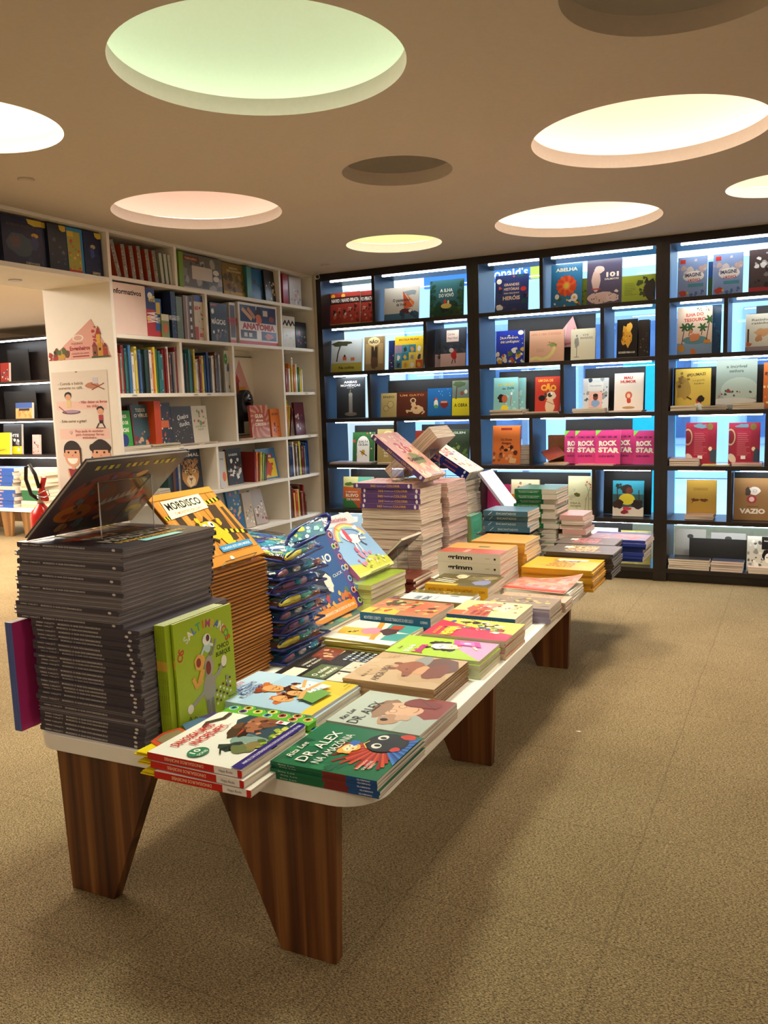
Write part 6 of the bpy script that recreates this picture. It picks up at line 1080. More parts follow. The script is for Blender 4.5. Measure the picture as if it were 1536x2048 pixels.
# ================================================================ books in the white bookcase
WTOP = [CZ-0.02]+[z-T for z in WZ]
WDIV = [[0.6, 3.618, 4.175, 5.322, 5.783], [3.618, 4.45, 5.322, 5.783], [3.618, 4.175, 4.71, 5.322, 5.783], [3.618, 4.71, 5.322, 5.783], [3.618, 4.478, 5.322, 5.783], [3.618, 5.322, 5.783]]
def clampy(a, b, tier):
    c = (a+b)/2; d = WDIV[tier]
    for lo, hi in zip(d, d[1:]):
        if lo <= c <= hi: return max(a, lo+0.014), min(b, hi-0.014)
    return a, b
def wface(p0, p1, yt, tier, label, front, cover='#777', dx=0.05, t=0.02, lean=4, spine=None, kind='soft', cat='book', name='picture_book', group=None, zb=0.0, back=None):
    """book or box facing the room; pixel columns p0..p1 on the plane dx behind the shelf front"""
    zs = WZ[tier]+zb; X = XW-dx; a = onX(p0, yt+30, X); b = onX(p1, yt+30, X); tp = onX((p0+p1)/2, yt, X); a.y, b.y = clampy(a.y, b.y, tier); w = b.y-a.y; h = min(tp.z-zs, (WZ[2] if (tier == 3 and 4.72 < a.y < 5.32) else WTOP[tier])-zs-0.012)/math.cos(R(lean)); _bk[0] += 1
    m_ = book_mesh('w%d' % _bk[0], w, h, t, kind=kind, cover=cover, spine=spine or cover, back=back, front=front); L = R(lean)
    return place_book(name, m_, (X-t-h/2*math.sin(L), (a.y+b.y)/2, zs+0.001+h/2*math.cos(L)), (R(90-lean), 0, R(90)), label, cat, group)
def spines(y0, y1, tier, specs, where, group, dep=0.21, gap=0.0014, hmax=0.3, name='picture_book'):
    """specs: (colour, colour name, thickness, height, lean) ; spine outward"""
    y = y0; n = len(specs); tot = sum(s[2] for s in specs); g = random.Random(int(y0*100)+tier); k = 0
    for c, cn, t, h, ln in specs:
        k += 1; L = R(ln); w = dep*g.uniform(0.85, 1.0)
        hx = [int(c[i:i+2], 16) for i in (1, 3, 5)]; md = g.choice((0, 0, 1, 2)); q0 = g.uniform(10, 45)
        c2 = '#%02x%02x%02x' % tuple(int(v*0.6) if md == 0 else min(255, int(v*0.7+90)) if md == 1 else int(v*0.8+20) for v in hx)
        def sa(P, c2=c2, q0=q0): P.r(q0, 34, g.uniform(14, 30), 30, c2); P.r(4, 14, 4, 72, c2); P.r(91, 26, 3, 48, c2)
        _bk[0] += 1
        m_ = book_mesh('s%d' % _bk[0], w, h, t, kind='soft' if t > 0.006 else 'soft', cover=c, spine=c, sart=sa)
        yy = y + t/2 + (math.sin(abs(L))*h if ln < 0 else 0)*0
        # leaning books pivot about the lower edge
        off = h/2*math.sin(L)
        o = place_book(name, m_, (XW-0.012-w/2-g.uniform(0, 0.012), y-off+(0 if ln <= 0 else h*math.sin(L)), WZ[tier]+0.001+h/2*math.cos(L)+(t*math.sin(abs(L)))), (R(90+ln), 0, R(180)), '%s spine book, %s from the left %s' % (cn, ordw(k), where), 'book', group)
        y += t/math.cos(L)+gap
    return y
CN = {'#1c2c5a': 'navy', '#7c2420': 'dark red', '#2a6a6a': 'teal', '#3a6a9a': 'blue', '#d8d2c4': 'white', '#c8b84a': 'mustard', '#26282c': 'black', '#a83a2c': 'red', '#c8742c': 'orange', '#3a6a3c': 'green', '#e0c82c': 'yellow', '#8a8478': 'grey', '#5a3a28': 'brown', '#c88a94': 'pink', '#1f3a34': 'dark green', '#1a4a8c': 'bright blue'}
def mk(cols, tmin, tmax, hmin, hmax, seed, lean=0.0, ljit=0.0):
    g = random.Random(seed); return [(c, CN[c], g.uniform(tmin, tmax), g.uniform(hmin, hmax), lean+g.uniform(-ljit, ljit)*0) for c in cols]
# third shelf: rows of thin spines
cA = ['#a83a2c', '#8a8478', '#7c2420', '#2a6a6a', '#1f3a34', '#3a6a9a', '#d8d2c4', '#c8b84a', '#1c2c5a', '#3a6a9a', '#26282c', '#1f3a34', '#26282c', '#d8d2c4', '#c8742c', '#e0c82c', '#3a6a3c', '#2a6a6a', '#2a6a6a', '#7c2420', '#7c2420', '#d8d2c4', '#5a3a28', '#1c2c5a', '#8a8478', '#7c2420']
spines(3.640, 4.16, 2, mk(cA, 0.0145, 0.0215, 0.22, 0.285, 4), 'in the first bay, third white shelf', 'spines in the first bay of the third white shelf', hmax=0.29)
cB = ['#1f3a34', '#26282c', '#1f3a34', '#5a3a28', '#2a6a6a', '#1f3a34', '#26282c', '#c8b84a', '#d8d2c4', '#8a8478', '#7c2420', '#e0c82c', '#e0c82c', '#1a4a8c', '#1c2c5a', '#1c2c5a', '#26282c', '#d8d2c4', '#d8d2c4', '#5a3a28', '#26282c', '#8a8478']
spines(4.190, 4.6, 2, mk(cB, 0.013, 0.021, 0.20, 0.285, 7), 'in the second bay, third white shelf', 'spines in the second bay of the third white shelf')
wface(449, 470, 702, 2, 'white and grey book back with green circle at the second bay end', gen('#b8b8b0', '', '', (), fig=lambda P: (P.e(30, 80, 34, 13, '#2f7a34'), P.t(30, 80, 5, 30, 'VIVA', '#c8d890', 0, 3), P.blob(66, 60, 24, 8, '#3a5a9a', 0.4), P.e(84, 66, 9, 5, '#b8382c'), P.r(70, 10, 20, 8, '#3a3a3a'), P.lines(14, 44, 50, 5, 4, '#8a8a84', 1))), '#b8b8b0', dx=0.03, t=0.012, lean=0)
cD = ['#a83a2c', '#7c2420', '#c8742c', '#d8d2c4', '#c8742c', '#c8b84a', '#d8d2c4', '#c8742c', '#a83a2c', '#d8d2c4', '#3a6a3c', '#3a6a3c', '#e0c82c', '#d8d2c4']
spines(5.345, 5.7, 2, mk(cD, 0.013, 0.020, 0.17, 0.265, 9), 'in the end bay, third white shelf', 'spines in the end bay of the third white shelf')
# small shelf labels
for y, z in ((3.72, WZ[2]), (4.27, WZ[2]), (4.40, WZ[2]), (5.6, WZ[2]), (5.62, WZ[3]), (4.1, WZ[3])):
    o = wbox('shelf_label', mat('label_paper', '#d8d4c8', 0.6, 0.3, noise=0.02) if 'label_paper' not in bpy.data.materials else bpy.data.materials['label_paper'], 0, 0.0012, 0, 0.045, 0, 0.012); o.location = (XW+0.0004, y, z-0.017)
    mb = MB(); P = Paint(mb, (0.0012, 0, 0), (0, 1, 0), (0, 0, 1), (1, 0, 0), 0.045, 0.012); P.r(15, 40, 70, 26, '#4a4640'); mb.build('print', M['matte'], o)
    tag(o, 'tiny paper label on a white shelf edge %s' % {3.72: 'under the first spines', 4.27: 'right of the second divider', 4.40: 'under the second bay middle', 5.6: 'in the end bay, third shelf', 5.62: 'in the end bay, fourth shelf', 4.1: 'under the facing books'}[y], 'label')
# top shelf
ys = [3.665, 3.735, 3.80, 3.862, 3.93, 3.99]
for i, y in enumerate(ys):
    m_ = book_mesh('org%d' % (i % 3), 0.18, 0.185 if i else 0.20, 0.030, kind='box', cover='#b04a22', spine='#8a8278', back='#a8441e', sart=lambda P: (P.r(0, 0, 100, 100, '#8c857a'), P.sc(40, 1, 4, 98, 92, 0.8, 2.2, ['#c8c2b4', '#6a645c', '#a8a298', '#5a4a40'], 5, 0.3, 1.0)))
    ln = -14 if i == 0 else -6; o = place_book('boxed_book', m_, (XW-0.11, y+0.006, WZ[0]+0.002+(0.0925 if i else 0.1)*math.cos(R(ln))), (R(90+ln), 0, R(180)), 'orange box with patterned grey spine, %s on the top white shelf' % ('leaning leftmost', 'second', 'third', 'fourth', 'fifth', 'sixth')[i], 'book', 'orange boxes leaning on the top white shelf')
for i, y in enumerate((4.045, 4.085, 4.122)):
    m_ = book_mesh('pg', 0.18, 0.175, 0.024, kind='soft', cover='#8a9a80', spine='#b8bcae'); place_book('picture_book', m_, (XW-0.11, y+0.01, WZ[0]+0.004+0.0885), (R(85), 0, R(180)), 'pale green book right of the orange boxes, %s' % ('leftmost', 'middle', 'rightmost')[i], 'book', 'pale green books on the top white shelf')
wface(357, 366, 492, 0, 'green spine book beside the large game box on top', gen('#7a9a2c', '', '', ()), '#7a9a2c', dx=0.02, t=0.1, lean=0, kind='box')
wface(366, 443, 512, 0, 'large grey game box with white panel on the top shelf', gen('#6a6458', '', '', ('#8a8478', '#4a443c', '#a8a090'), 5, n=18, reg=(0, 0, 100, 100), fig=lambda P: (P.r(22, 30, 52, 38, '#c8bcae'), P.r(0, 0, 100, 6, '#c8c4b8'), P.r(2, 80, 38, 13, '#7a3a2c'), P.t(20, 86, 6, 30, 'TABULEIRO', '#e0c080'), P.e(84, 40, 8, 8, '#d8d4c8'), P.e(84, 58, 8, 8, '#d8d4c8'))), '#6a6458', dx=0.03, t=0.06, lean=0, kind='box', cat='game box', name='game_box')
wface(447, 493, 524, 0, 'yellow and olive wild animals book on the top white shelf', gen('#8a6e34', 'REINO|SELVAGEM', '#e0c890', ('#5a4a24', '#a88a44', '#6a5a2c'), 4, ty=86, ts=6, tw=60, band=(14, '#c8a02c')), '#8a6e34', t=0.03)
wface(494, 503, 533, 0, 'teal spine book on the top white shelf', gen('#3a7a74', '', '', ()), '#3a7a74', t=0.05, lean=0, dx=0.03)
wface(503, 528, 537, 0, 'blue map book on the top white shelf', gen('#24608c', '', '', ('#3a4a44', '#2c5070'), 4), '#24608c')
wface(531, 559, 538, 0, 'black and gold shiny book at the end of the top shelf', gen('#2c2824', '', '', ('#c8b890', '#e8dcc0', '#4a4034'), 6), '#2c2824', dx=0.03, t=0.03)
wface(566, 576, 546, 0, 'red book in the end bay of the top white shelf', gen('#9c2824', '', '', ()), '#9c2824', dx=0.02, lean=0, t=0.05)
wface(579, 602, 550, 0, 'white and pink box in the end bay of the top shelf', gen('#c8c0bc', '', '', ('#c89a98', '#e0dcd8', '#8a9a9c'), 5), '#c8c0bc', lean=0)
# second shelf
a = onX(222, 600, XW-0.006); b = onX(287, 600, XW-0.006)
sgn = wbox('category_sign', mat('sign_card', '#e6cfc4', 0.7, 0.3, noise=0.02), 0, 0.005, 0, b.y-a.y, 0, 0.283); sgn.location = (XW-0.012, max(a.y, 3.632), WZ[1]+0.002)
mb = MB(); P = Paint(mb, (0.0052, 0, 0), (0, 1, 0), (0, 0, 1), (1, 0, 0), b.y-a.y, 0.283); P.t(43, 84, 10.5, 88, 'Informativos', '#1c1a1e', 0, 3); mb.build('lettering', M['matte'], sgn)
tag(sgn, 'pale pink category sign with dark lettering on the second white shelf', 'sign')
bx = lambda *a, **k: wface(*a, kind='box', cat='game box', name='game_box', **k)
bx(289, 309, 572, 1, 'red and blue upright game box beside the category sign', gen('#b82c2c', '', '', (), fig=lambda P: (P.r(0, 56, 100, 44, '#24306a'), P.t(70, 36, 20, 60, 'VIRA LETRAS', '#f0e8e0', 90, 5) if 0 else P.t(66, 40, 30, 78, 'VIRA', '#f0e8e0', 90, 5), P.e(30, 36, 12, 5, '#e8c040'), P.e(56, 84, 24, 7, '#e0e4ea'), P.t(70, 78, 18, 40, 'LETRAS', '#e8d040', 90, 5))), '#b82c2c', dx=0.02, t=0.16, lean=0)
bx(310, 323, 598, 1, 'blue and yellow small game box right of the red one', gen('#2c5a9c', '', '', (), fig=lambda P: (P.r(0, 0, 100, 16, '#b8342c'), P.r(20, 60, 60, 30, '#d8b83a'), P.t(60, 44, 26, 60, 'CILADA', '#f0ecdc', 90, 5))), '#2c5a9c', dx=0.02, t=0.13, lean=0)
bx(326, 338, 587, 1, 'black and gold box standing behind the small green one', gen('#23221f', '', '', ('#b8943a', '#3a382f', '#8a8a84'), 4), '#23221f', dx=0.08, t=0.10, lean=0)
bx(324, 339, 629, 1, 'small green and orange puzzle box on the second shelf', gen('#7a8a4a', '', '', (), fig=lambda P: (P.r(0, 72, 100, 28, '#d8d4b8'), P.r(20, 20, 60, 40, '#c86a3a'))), '#7a8a4a', dx=0.012, t=0.055, lean=0)
bx(342, 351, 584, 1, 'navy shrink-wrapped box with silver lettering', gen('#2a3a5c', '', '', ('#8a9ab4',), 3, fig=lambda P: P.t(50, 44, 34, 70, 'INVENTOR', '#d8dce4', 90, 4)), '#2a3a5c', dx=0.02, t=0.13, lean=0)
bx(353, 365, 594, 1, 'grey-green box in the middle of the second white shelf', gen('#6a7c70', '', '', ('#7c8e82',), 3), '#6a7c70', dx=0.02, t=0.13, lean=0)
bx(367, 386, 592, 1, 'brown and silver film-wrapped box on the second shelf', gen('#7c6658', '', '', (), fig=lambda P: (P.r(30, 0, 14, 100, '#b8aca4'), P.r(60, 0, 30, 100, '#3a3634'), [P.r(66, 6+i*18, 18, 9, '#d8d4cc') for i in range(5)])), '#7c6658', dx=0.02, t=0.13, lean=0)
bx(388, 411, 592, 1, 'white puzzle box with coloured blocks and blue top', gen('#c8bca8', '', '', ('#b8382c', '#2c4a9a', '#d8b82c', '#3a7a3c'), 4, n=12, reg=(50, 20, 44, 56), fig=lambda P: (P.r(0, 86, 100, 14, '#2c3f84'), P.t(26, 72, 9, 40, '60', '#b8302c', 0, 5), P.t(70, 12, 9, 40, '80', '#b8302c', 0, 5), P.r(0, 0, 40, 30, '#a83a2c'))), '#c8bca8', dx=0.02, t=0.13, lean=0)
bx(421, 455, 607, 1, 'black magic set box with white lettering', gen('#24211f', '', '', (), fig=lambda P: (P.t(46, 52, 13, 80, 'MÁGICAS', '#e0dcd4', 0, 3), P.r(4, 92, 34, 5, '#a83c3c'), P.e(14, 78, 8, 7, '#d8d4cc'), P.sc(12, 10, 6, 80, 26, 3, 8, ['#b8a48c', '#e0d8cc', '#6a5a4c'], 3))), '#24211f', dx=0.02, t=0.10, lean=0)
def a_anat(P):
    P.bg('#d8d0c8'); P.r(4, 54, 40, 40, '#1c2a4c'); P.r(46, 54, 50, 40, '#2c3a5c'); P.r(4, 14, 40, 20, '#2c2a2a'); P.r(56, 12, 40, 22, '#24304c'); P.blob(50, 70, 9, 20, '#1a1a1e', 0.1); P.e(50, 88, 5, 6, '#1a1a1e'); P.blob(50, 62, 7, 12, '#c86a4a', 0.2)
    P.l([(10, 84), (32, 62)], 6, '#c8946c'); P.l([(24, 86), (40, 66)], 6, '#b87c54'); P.r(62, 72, 12, 14, '#c8b8a8'); P.e(84, 66, 7, 7, '#8a4a44'); P.blob(76, 22, 12, 7, '#b8685a'); P.r(12, 18, 8, 10, '#c8c8c4'); P.r(24, 18, 8, 10, '#c8c8c4'); P.t(50, 44, 14, 84, 'ANATOMIA', '#a83228', 0, 7); P.r(0, 0, 100, 8, '#b8342c')
bx(477, 554, 607, 1, 'large white anatomy kit box with red lettering', a_anat, '#d8d0c8', dx=0.02, t=0.16, lean=0)
bx(459, 471, 606, 1, 'tall narrow white box side left of the anatomy kit', gen('#c8c0b8', '', '', (), fig=lambda P: (P.r(10, 14, 80, 80, '#4a3c3c'), P.t(50, 54, 40, 74, 'ANATOMIA', '#a83228', 90, 6), P.r(0, 0, 100, 8, '#b8342c'))), '#c8c0b8', dx=0.03, t=0.14, lean=0)
bx(566, 590, 633, 1, 'white box with black zigzag lettering in the end bay', gen('#d0ccc0', '', '', (), fig=lambda P: (P.l([(4, 72), (20, 84), (34, 70), (50, 86), (64, 70), (80, 84), (96, 72)], 9, '#23211f'), P.l([(4, 62), (96, 64)], 4, '#b8c43a'), P.sc(10, 6, 6, 88, 34, 2, 5, ['#a8a49a', '#c8c43a'], 4))), '#d0ccc0', dx=0.02, t=0.05, lean=0)
bx(592, 613, 645, 1, 'dark game box with red details in the end bay', gen('#2c2a28', '', '', ('#8a3a34', '#5a4a44', '#9a8a80'), 4, n=12), '#2c2a28', dx=0.02, t=0.05, lean=0)
# tall niche with notice, device and two books
a = onX(472, 760, XW-0.285); b = onX(518, 760, XW-0.285)
nt_ = wbox('framed_notice', mat('notice_frame', '#4a4640', 0.5, 0.4, noise=0.05), 0, 0.012, 0, b.y-4.725, 0, 0.58); nt_.location = (XW-0.289, 4.725, WZ[3]+0.02)
mb = MB(); wq = b.y-4.725; P = Paint(mb, (0.0125, 0, 0), (0, 1, 0), (0, 0, 1), (1, 0, 0), wq, 0.58); P.r(1, 1, 98, 98, '#e6e0d2'); P.poly([(38, 42), (86, 42), (62, 96)], '#d8a09a'); P.r(50, 42, 22, 20, '#c8902c'); P.r(54, 50, 6, 18, '#8a3a2c'); P.poly([(52, 68), (57, 78), (62, 68)], '#a83a30'); P.lines(6, 84, 24, 9, 5, '#4a4640', 1.2); P.r(6, 88, 20, 1.4, INK); mb.build('print', M['matte'], nt_)
tag(nt_, 'white framed notice with a pink triangle in the tall niche', 'notice')
q = onX(492, 813, XW-0.17); dv = empty('wall_device', (XW-0.205, q.y+0.035, q.z+0.005)); tag(dv, 'black oval electronic device with round glossy dial in the tall niche', 'device')
mb = MB(); mb.extr([(0.075*math.cos(R(a))*(1 if math.sin(R(a)) > 0 else 0.9), 0.115*math.sin(R(a))) for a in range(0, 360, 15)], 'x', -0.03, 0.03); mb.build('housing', M['rubber'], dv, False, 0.006)
d_ = MB().lathe([(0.052, 0), (0.05, 0.01), (0.035, 0.02), (0.001, 0.024)], 0, 0, 24).build('dial', mat('gloss_black', '#0c0c0e', 0.08, 0.8, noise=0.05), dv, True); d_.location = (0.03, 0, 0.045); d_.rotation_euler = (0, R(90), 0)
wbox('slot', mat('dark_slot', '#050505', 0.6, 0.2, noise=0.05), 0.03, 0.034, -0.02, 0.02, -0.09, -0.05, dv); wbox('bracket', M['rubber'], -0.07, -0.03, -0.02, 0.02, -0.2, 0.02, dv)
def swirl(P):
    P.bg('#a8503c')
    for i in range(12):
        a = i*30; P.poly([(46, 56)]+[(46+r_*math.cos(R(a+r_*0.6+q)), 56+r_*0.7*math.sin(R(a+r_*0.6+q))) for q, r_ in ((0, 40), (0, 70), (0, 100), (13, 100), (13, 70), (13, 40))], '#c88a6c')
    P.e(46, 56, 36, 24, '#a8503c'); P.t(46, 68, 11, 46, 'GUIA', '#f0e0c4', 0, 5); P.t(46, 55, 8, 40, 'dos', '#f0e0c4', 0, 4); P.t(50, 43, 9, 60, 'CURIOSOS', '#f0e0c4', 0, 5)
wface(504, 540, 811, 3, 'red-brown swirl patterned book in the tall niche', swirl, '#a8503c', dx=0.04)
wface(544, 568, 818, 3, 'orange book with a group of small figures in the niche', gen('#d0702c', 'BICHOS', '#3a2a4a', ('#5a2c3c', '#3a3a6a', '#8a3a2c'), 4, n=12, reg=(20, 10, 60, 40), ty=82, ts=8), '#d0702c', dx=0.04)
def wpile(p0, p1, y, tier, n, t, cols, label, dx=0.008, dep=0.18):
    a = onX(p0, y, XW-dx); b = onX(p1, y, XW-dx); a.y, b.y = clampy(a.y, b.y, tier); a.y += 0.005; b.y -= 0.005; w = b.y-a.y; g = random.Random(int(p0*3))
    for i in range(n):
        m_ = book_mesh('wp%.4f%.4f%s' % (w, t, cols[i % len(cols)]), w, dep, t, kind='soft', cover=cols[i % len(cols)], spine='#d8d0c4')
        place_book('magazine', m_, (XW-dx-dep/2+g.uniform(-.004, .004), (a.y+b.y)/2+g.uniform(-.004, .004), WZ[tier]+0.001+i*t*1.002), (0, 0, R(90+g.uniform(-1.5, 1.5))), label+(', '+('lowest' if i == 0 else 'topmost' if i == n-1 else ordw(i+1)+' up') if n > 1 else ''), 'book', label+' pile')
wpile(483, 508, 873, 3, 3, 0.005, ['#a84a34', '#c8c0b0'], 'thin red booklet under the swirl book')
wpile(512, 556, 868, 3, 1, 0.006, ['#9a8a4c'], 'thin olive booklet at the niche front')
# fourth shelf: facing books
wface(237, 265, 822, 3, 'bright green science book half behind the bookcase side', gen('#3a9a34', '', '', (), fig=lambda P: (P.t(40, 86, 8, 66, 'GRANDE', '#f0f0e0', 0, 5), P.t(44, 70, 8, 74, 'LIVRO DE', '#f0f0e0', 0, 5), P.t(40, 52, 10, 80, 'CIÊNCIAS', '#f0f0e0', 0, 5), P.e(44, 26, 28, 16, '#2c3a7a'))), '#3a9a34', dx=0.05, t=0.02)
wface(266, 304, 810, 3, 'teal and red cartoon science book on the fourth shelf', gen('#3a5a64', 'TODOS|O VÍRUS', '#e8e4d4', ('#8a2c2c', '#a86a4c', '#24384a', '#c8a080'), 6, n=14, reg=(0, 0, 100, 44), ty=88, ts=8, fig=lambda P: P.r(0, 0, 6, 100, '#8a2420')), '#3a5a64', dx=0.07, t=0.02)
wface(246, 270, 809, 3, 'dark maroon book behind the bright green one', gen('#4a2024', '', '', ()), '#4a2024', dx=0.11)
wface(309, 322, 802, 3, 'orange book spine on the fourth white shelf', gen('#b8461c', '', '', ()), '#b8461c', dx=0.03, t=0.12, lean=0, kind='box')
wface(322, 345, 806, 3, 'dark book with small busy figures on the fourth shelf', gen('#2c3440', '', '', ('#c85a34', '#e0c8a0', '#3a6a8a', '#8a3a34'), 5, n=22, reg=(4, 4, 92, 92), fig=lambda P: P.r(6, 44, 70, 16, '#c8602c')), '#2c3440', dx=0.05)
wface(346, 387, 813, 3, 'charcoal book with scratchy white handwriting', gen('#3c3836', '', '', (), fig=lambda P: (P.t(56, 74, 12, 56, 'Quebra', '#e8e4dc', 6, 1, 0.3), P.t(60, 56, 12, 50, 'tudo', '#e8e4dc', 6, 1, 0.3), P.sc(40, 6, 6, 88, 70, 0.8, 2.0, ['#b8b0a4', '#8a8478', '#e0dcd4'], 4))), '#3c3836', dx=0.06, t=0.012)
wface(387, 417, 812, 3, 'cream patterned book right of the charcoal one', gen('#cfc6b0', 'QUE BICHO|AQUI?', '#7a8a5a', ('#c87a5a', '#6a9a5a', '#a85a44'), 5, n=14, reg=(6, 50, 88, 44), ty=46, ts=5), '#cfc6b0', dx=0.07, t=0.012)
wpile(240, 303, 890, 3, 3, 0.009, ['#3a3836', '#d8d4cc', '#8a8a84'], 'black and white magazine at the left of the fourth shelf')
wpile(304, 362, 882, 3, 5, 0.005, ['#7a8a4c', '#c8c0ac', '#4a4a3c'], 'thin green-edged magazine in the middle of the fourth shelf')
wpile(366, 400, 876, 3, 2, 0.006, ['#3c2422', '#c8a8a0'], 'dark red booklet at the right of the fourth shelf')
wpile(408, 436, 870, 3, 2, 0.006, ['#d8d0c8', '#c8b8b0'], 'pale booklet on the fourth shelf, rightmost')
spines(5.345, 5.5, 3, [('#e0c82c', 'yellow', 0.010, 0.27, 4), ('#c8742c', 'orange', 0.012, 0.24, 6), ('#c8b84a', 'mustard', 0.010, 0.23, 7), ('#7c2420', 'dark red', 0.010, 0.22, 9), ('#5a3a28', 'brown', 0.010, 0.21, 10)], 'in the end bay, fourth shelf', 'leaning spines in the end bay of the fourth shelf')
wface(592, 611, 805, 3, 'blue-edged dark red book in the end bay, fourth shelf', gen('#5a2c34', '', '', ('#c8b8b0', '#8a5a60', '#3a4a6a'), 4), '#5a2c34', dx=0.03)
# fifth shelf
def a_tig(P):
    P.bg('#1c1815'); P.t(56, 88, 8, 78, 'ANIMAL', '#e8e0d0', 0, 1); P.blob(56, 46, 32, 34, '#b8843c', 0.08, 18); P.e(32, 72, 9, 7, '#9a6a30'); P.e(80, 72, 9, 7, '#9a6a30'); P.blob(56, 28, 17, 14, '#dcc494', 0.1); P.e(42, 50, 6, 3.6, '#e8d8a0', 14); P.e(70, 50, 6, 3.6, '#e8d8a0', -14); P.e(42, 50, 2.4, 2.4, INK); P.e(70, 50, 2.4, 2.4, INK); P.poly([(48, 34), (64, 34), (56, 26)], '#8a4a3a'); P.l([(56, 26), (56, 20)], 1.4, INK)
    P.sc(60, 28, 40, 56, 38, 1, 2.6, ['#2a1c10', '#3a2816', '#6a4620'], 6)
wface(352, 405, 900, 4, 'large black book with a leopard face', a_tig, '#1c1815', dx=0.06, t=0.03, kind='hard')
wface(345, 352, 912, 4, 'dark book standing left of the leopard face book', gen('#1c1a1a', '', '', ()), '#1c1a1a', dx=0.08, t=0.05)
wpile(318, 342, 968, 4, 5, 0.012, ['#c8c4bc', '#2c2a2a'], 'white-edged book in the pile left of the leopard book')
spines(4.00, 4.13, 4, mk(['#1f3a34', '#26282c', '#5a3a28', '#1c2c5a', '#8a8478'], 0.02, 0.03, 0.18, 0.24, 12), 'seen through the clear stand, fifth shelf', 'dark spines seen through the clear stand')
wface(440, 455, 904, 4, 'white book with yellow edge and orange oval, fifth shelf', gen('#c8c8c4', '', '', (), fig=lambda P: (P.e(60, 30, 24, 14, '#d8744a'), P.r(88, 0, 12, 100, '#c89a2c'), P.t(44, 80, 6, 50, 'Onde', '#5a5a5a'))), '#c8c8c4', dx=0.05)
wface(456, 486, 898, 4, 'black book with red and white sketch on the fifth shelf', gen('#23201e', '', '', ('#c8c4bc', '#8a3a34', '#6a6460', '#e0dcd4'), 6, n=26, reg=(6, 4, 88, 66), fig=lambda P: P.t(46, 84, 6, 60, 'SABER', '#c8c4bc', 0, 3)), '#23201e', dx=0.06, t=0.02)
spines(5.00-0.09, 5.12, 4, [('#7c2420', 'dark red', 0.02, 0.22, 3), ('#c8742c', 'orange', 0.016, 0.22, 4), ('#7c2420', 'dark red', 0.018, 0.21, 5), ('#c8b84a', 'mustard', 0.016, 0.215, 6), ('#3a6a3c', 'green', 0.016, 0.21, 7), ('#c8b84a', 'mustard', 0.014, 0.2, 8), ('#3a6a3c', 'green', 0.014, 0.2, 9), ('#7c2420', 'dark red', 0.014, 0.19, 10)], 'right of the black sketch book, fifth shelf', 'leaning spines on the fifth shelf')
wface(520, 558, 898, 4, 'blue and yellow comic book tilted on the fifth shelf', gen('#3a6a94', '', '', (), fig=lambda P: (P.r(8, 6, 84, 60, '#d8b82c'), P.r(12, 66, 70, 16, '#8a2c3a'), P.t(46, 74, 8, 60, 'GRANDES', '#e8dcc8', 0, 4), P.blob(52, 36, 22, 24, '#b8482c', 0.3), P.sc(8, 20, 14, 60, 40, 2, 5, ['#3a5a9a', '#d89a3a', '#8a3a2c'], 3))), '#3a6a94', dx=0.05, t=0.02, lean=10)
wpile(446, 560, 968, 4, 1, 0.006, ['#c8c0b4'], 'thin pale magazines lying along the fifth shelf front')
cE = ['#26282c', '#1c2c5a', '#1c2c5a', '#d8d2c4', '#8a8478', '#5a3a28', '#d8d2c4', '#26282c', '#c8b84a', '#26282c', '#7c2420', '#26282c', '#8a8478', '#1a4a8c', '#1c2c5a']
g_ = random.Random(3); spines(5.36, 5.70, 4, [(c, CN[c], g_.uniform(0.013, 0.02), g_.uniform(0.22, 0.27), -2) for c in cE], 'in the end bay, fifth shelf', 'dark spines in the end bay of the fifth shelf')
# sixth shelf
wface(436, 462, 980, 5, 'grey book leaning at the left of the sixth shelf', gen('#a8acac', '', '', ('#8a8e90',), 3), '#a8acac', dx=0.06, lean=12)
wface(463, 490, 982, 5, 'blue floral book on the sixth white shelf', gen('#2c5f84', '', '', ('#c8b060', '#d8e0e0', '#5a8aa0', '#c86a4a'), 6, n=24, reg=(6, 6, 88, 88)), '#2c5f84', dx=0.05, lean=10)
wface(492, 510, 986, 5, 'pale book with brown edge on the sixth shelf', gen('#b8a890', '', '', ('#e0dccf', '#8a7a68'), 3), '#b8a890', dx=0.05, lean=8)
wface(513, 536, 980, 5, 'grey-brown book with red figure on the sixth shelf', gen('#a89c90', '', '', ('#8a3c34', '#d8d0c4'), 3), '#a89c90', dx=0.06, lean=14)
cF = ['#5a3a28', '#7c2420', '#c8b84a', '#a83a2c', '#a83a2c', '#c8b84a', '#5a3a28', '#7c2420', '#8a8478', '#7c2420', '#5a3a28']
g_ = random.Random(8); spines(5.36, 5.66, 5, [(c, CN[c], g_.uniform(0.014, 0.026), g_.uniform(0.17, 0.25), -3) for c in cF], 'in the end bay, sixth shelf', 'red and brown spines in the end bay of the sixth shelf')
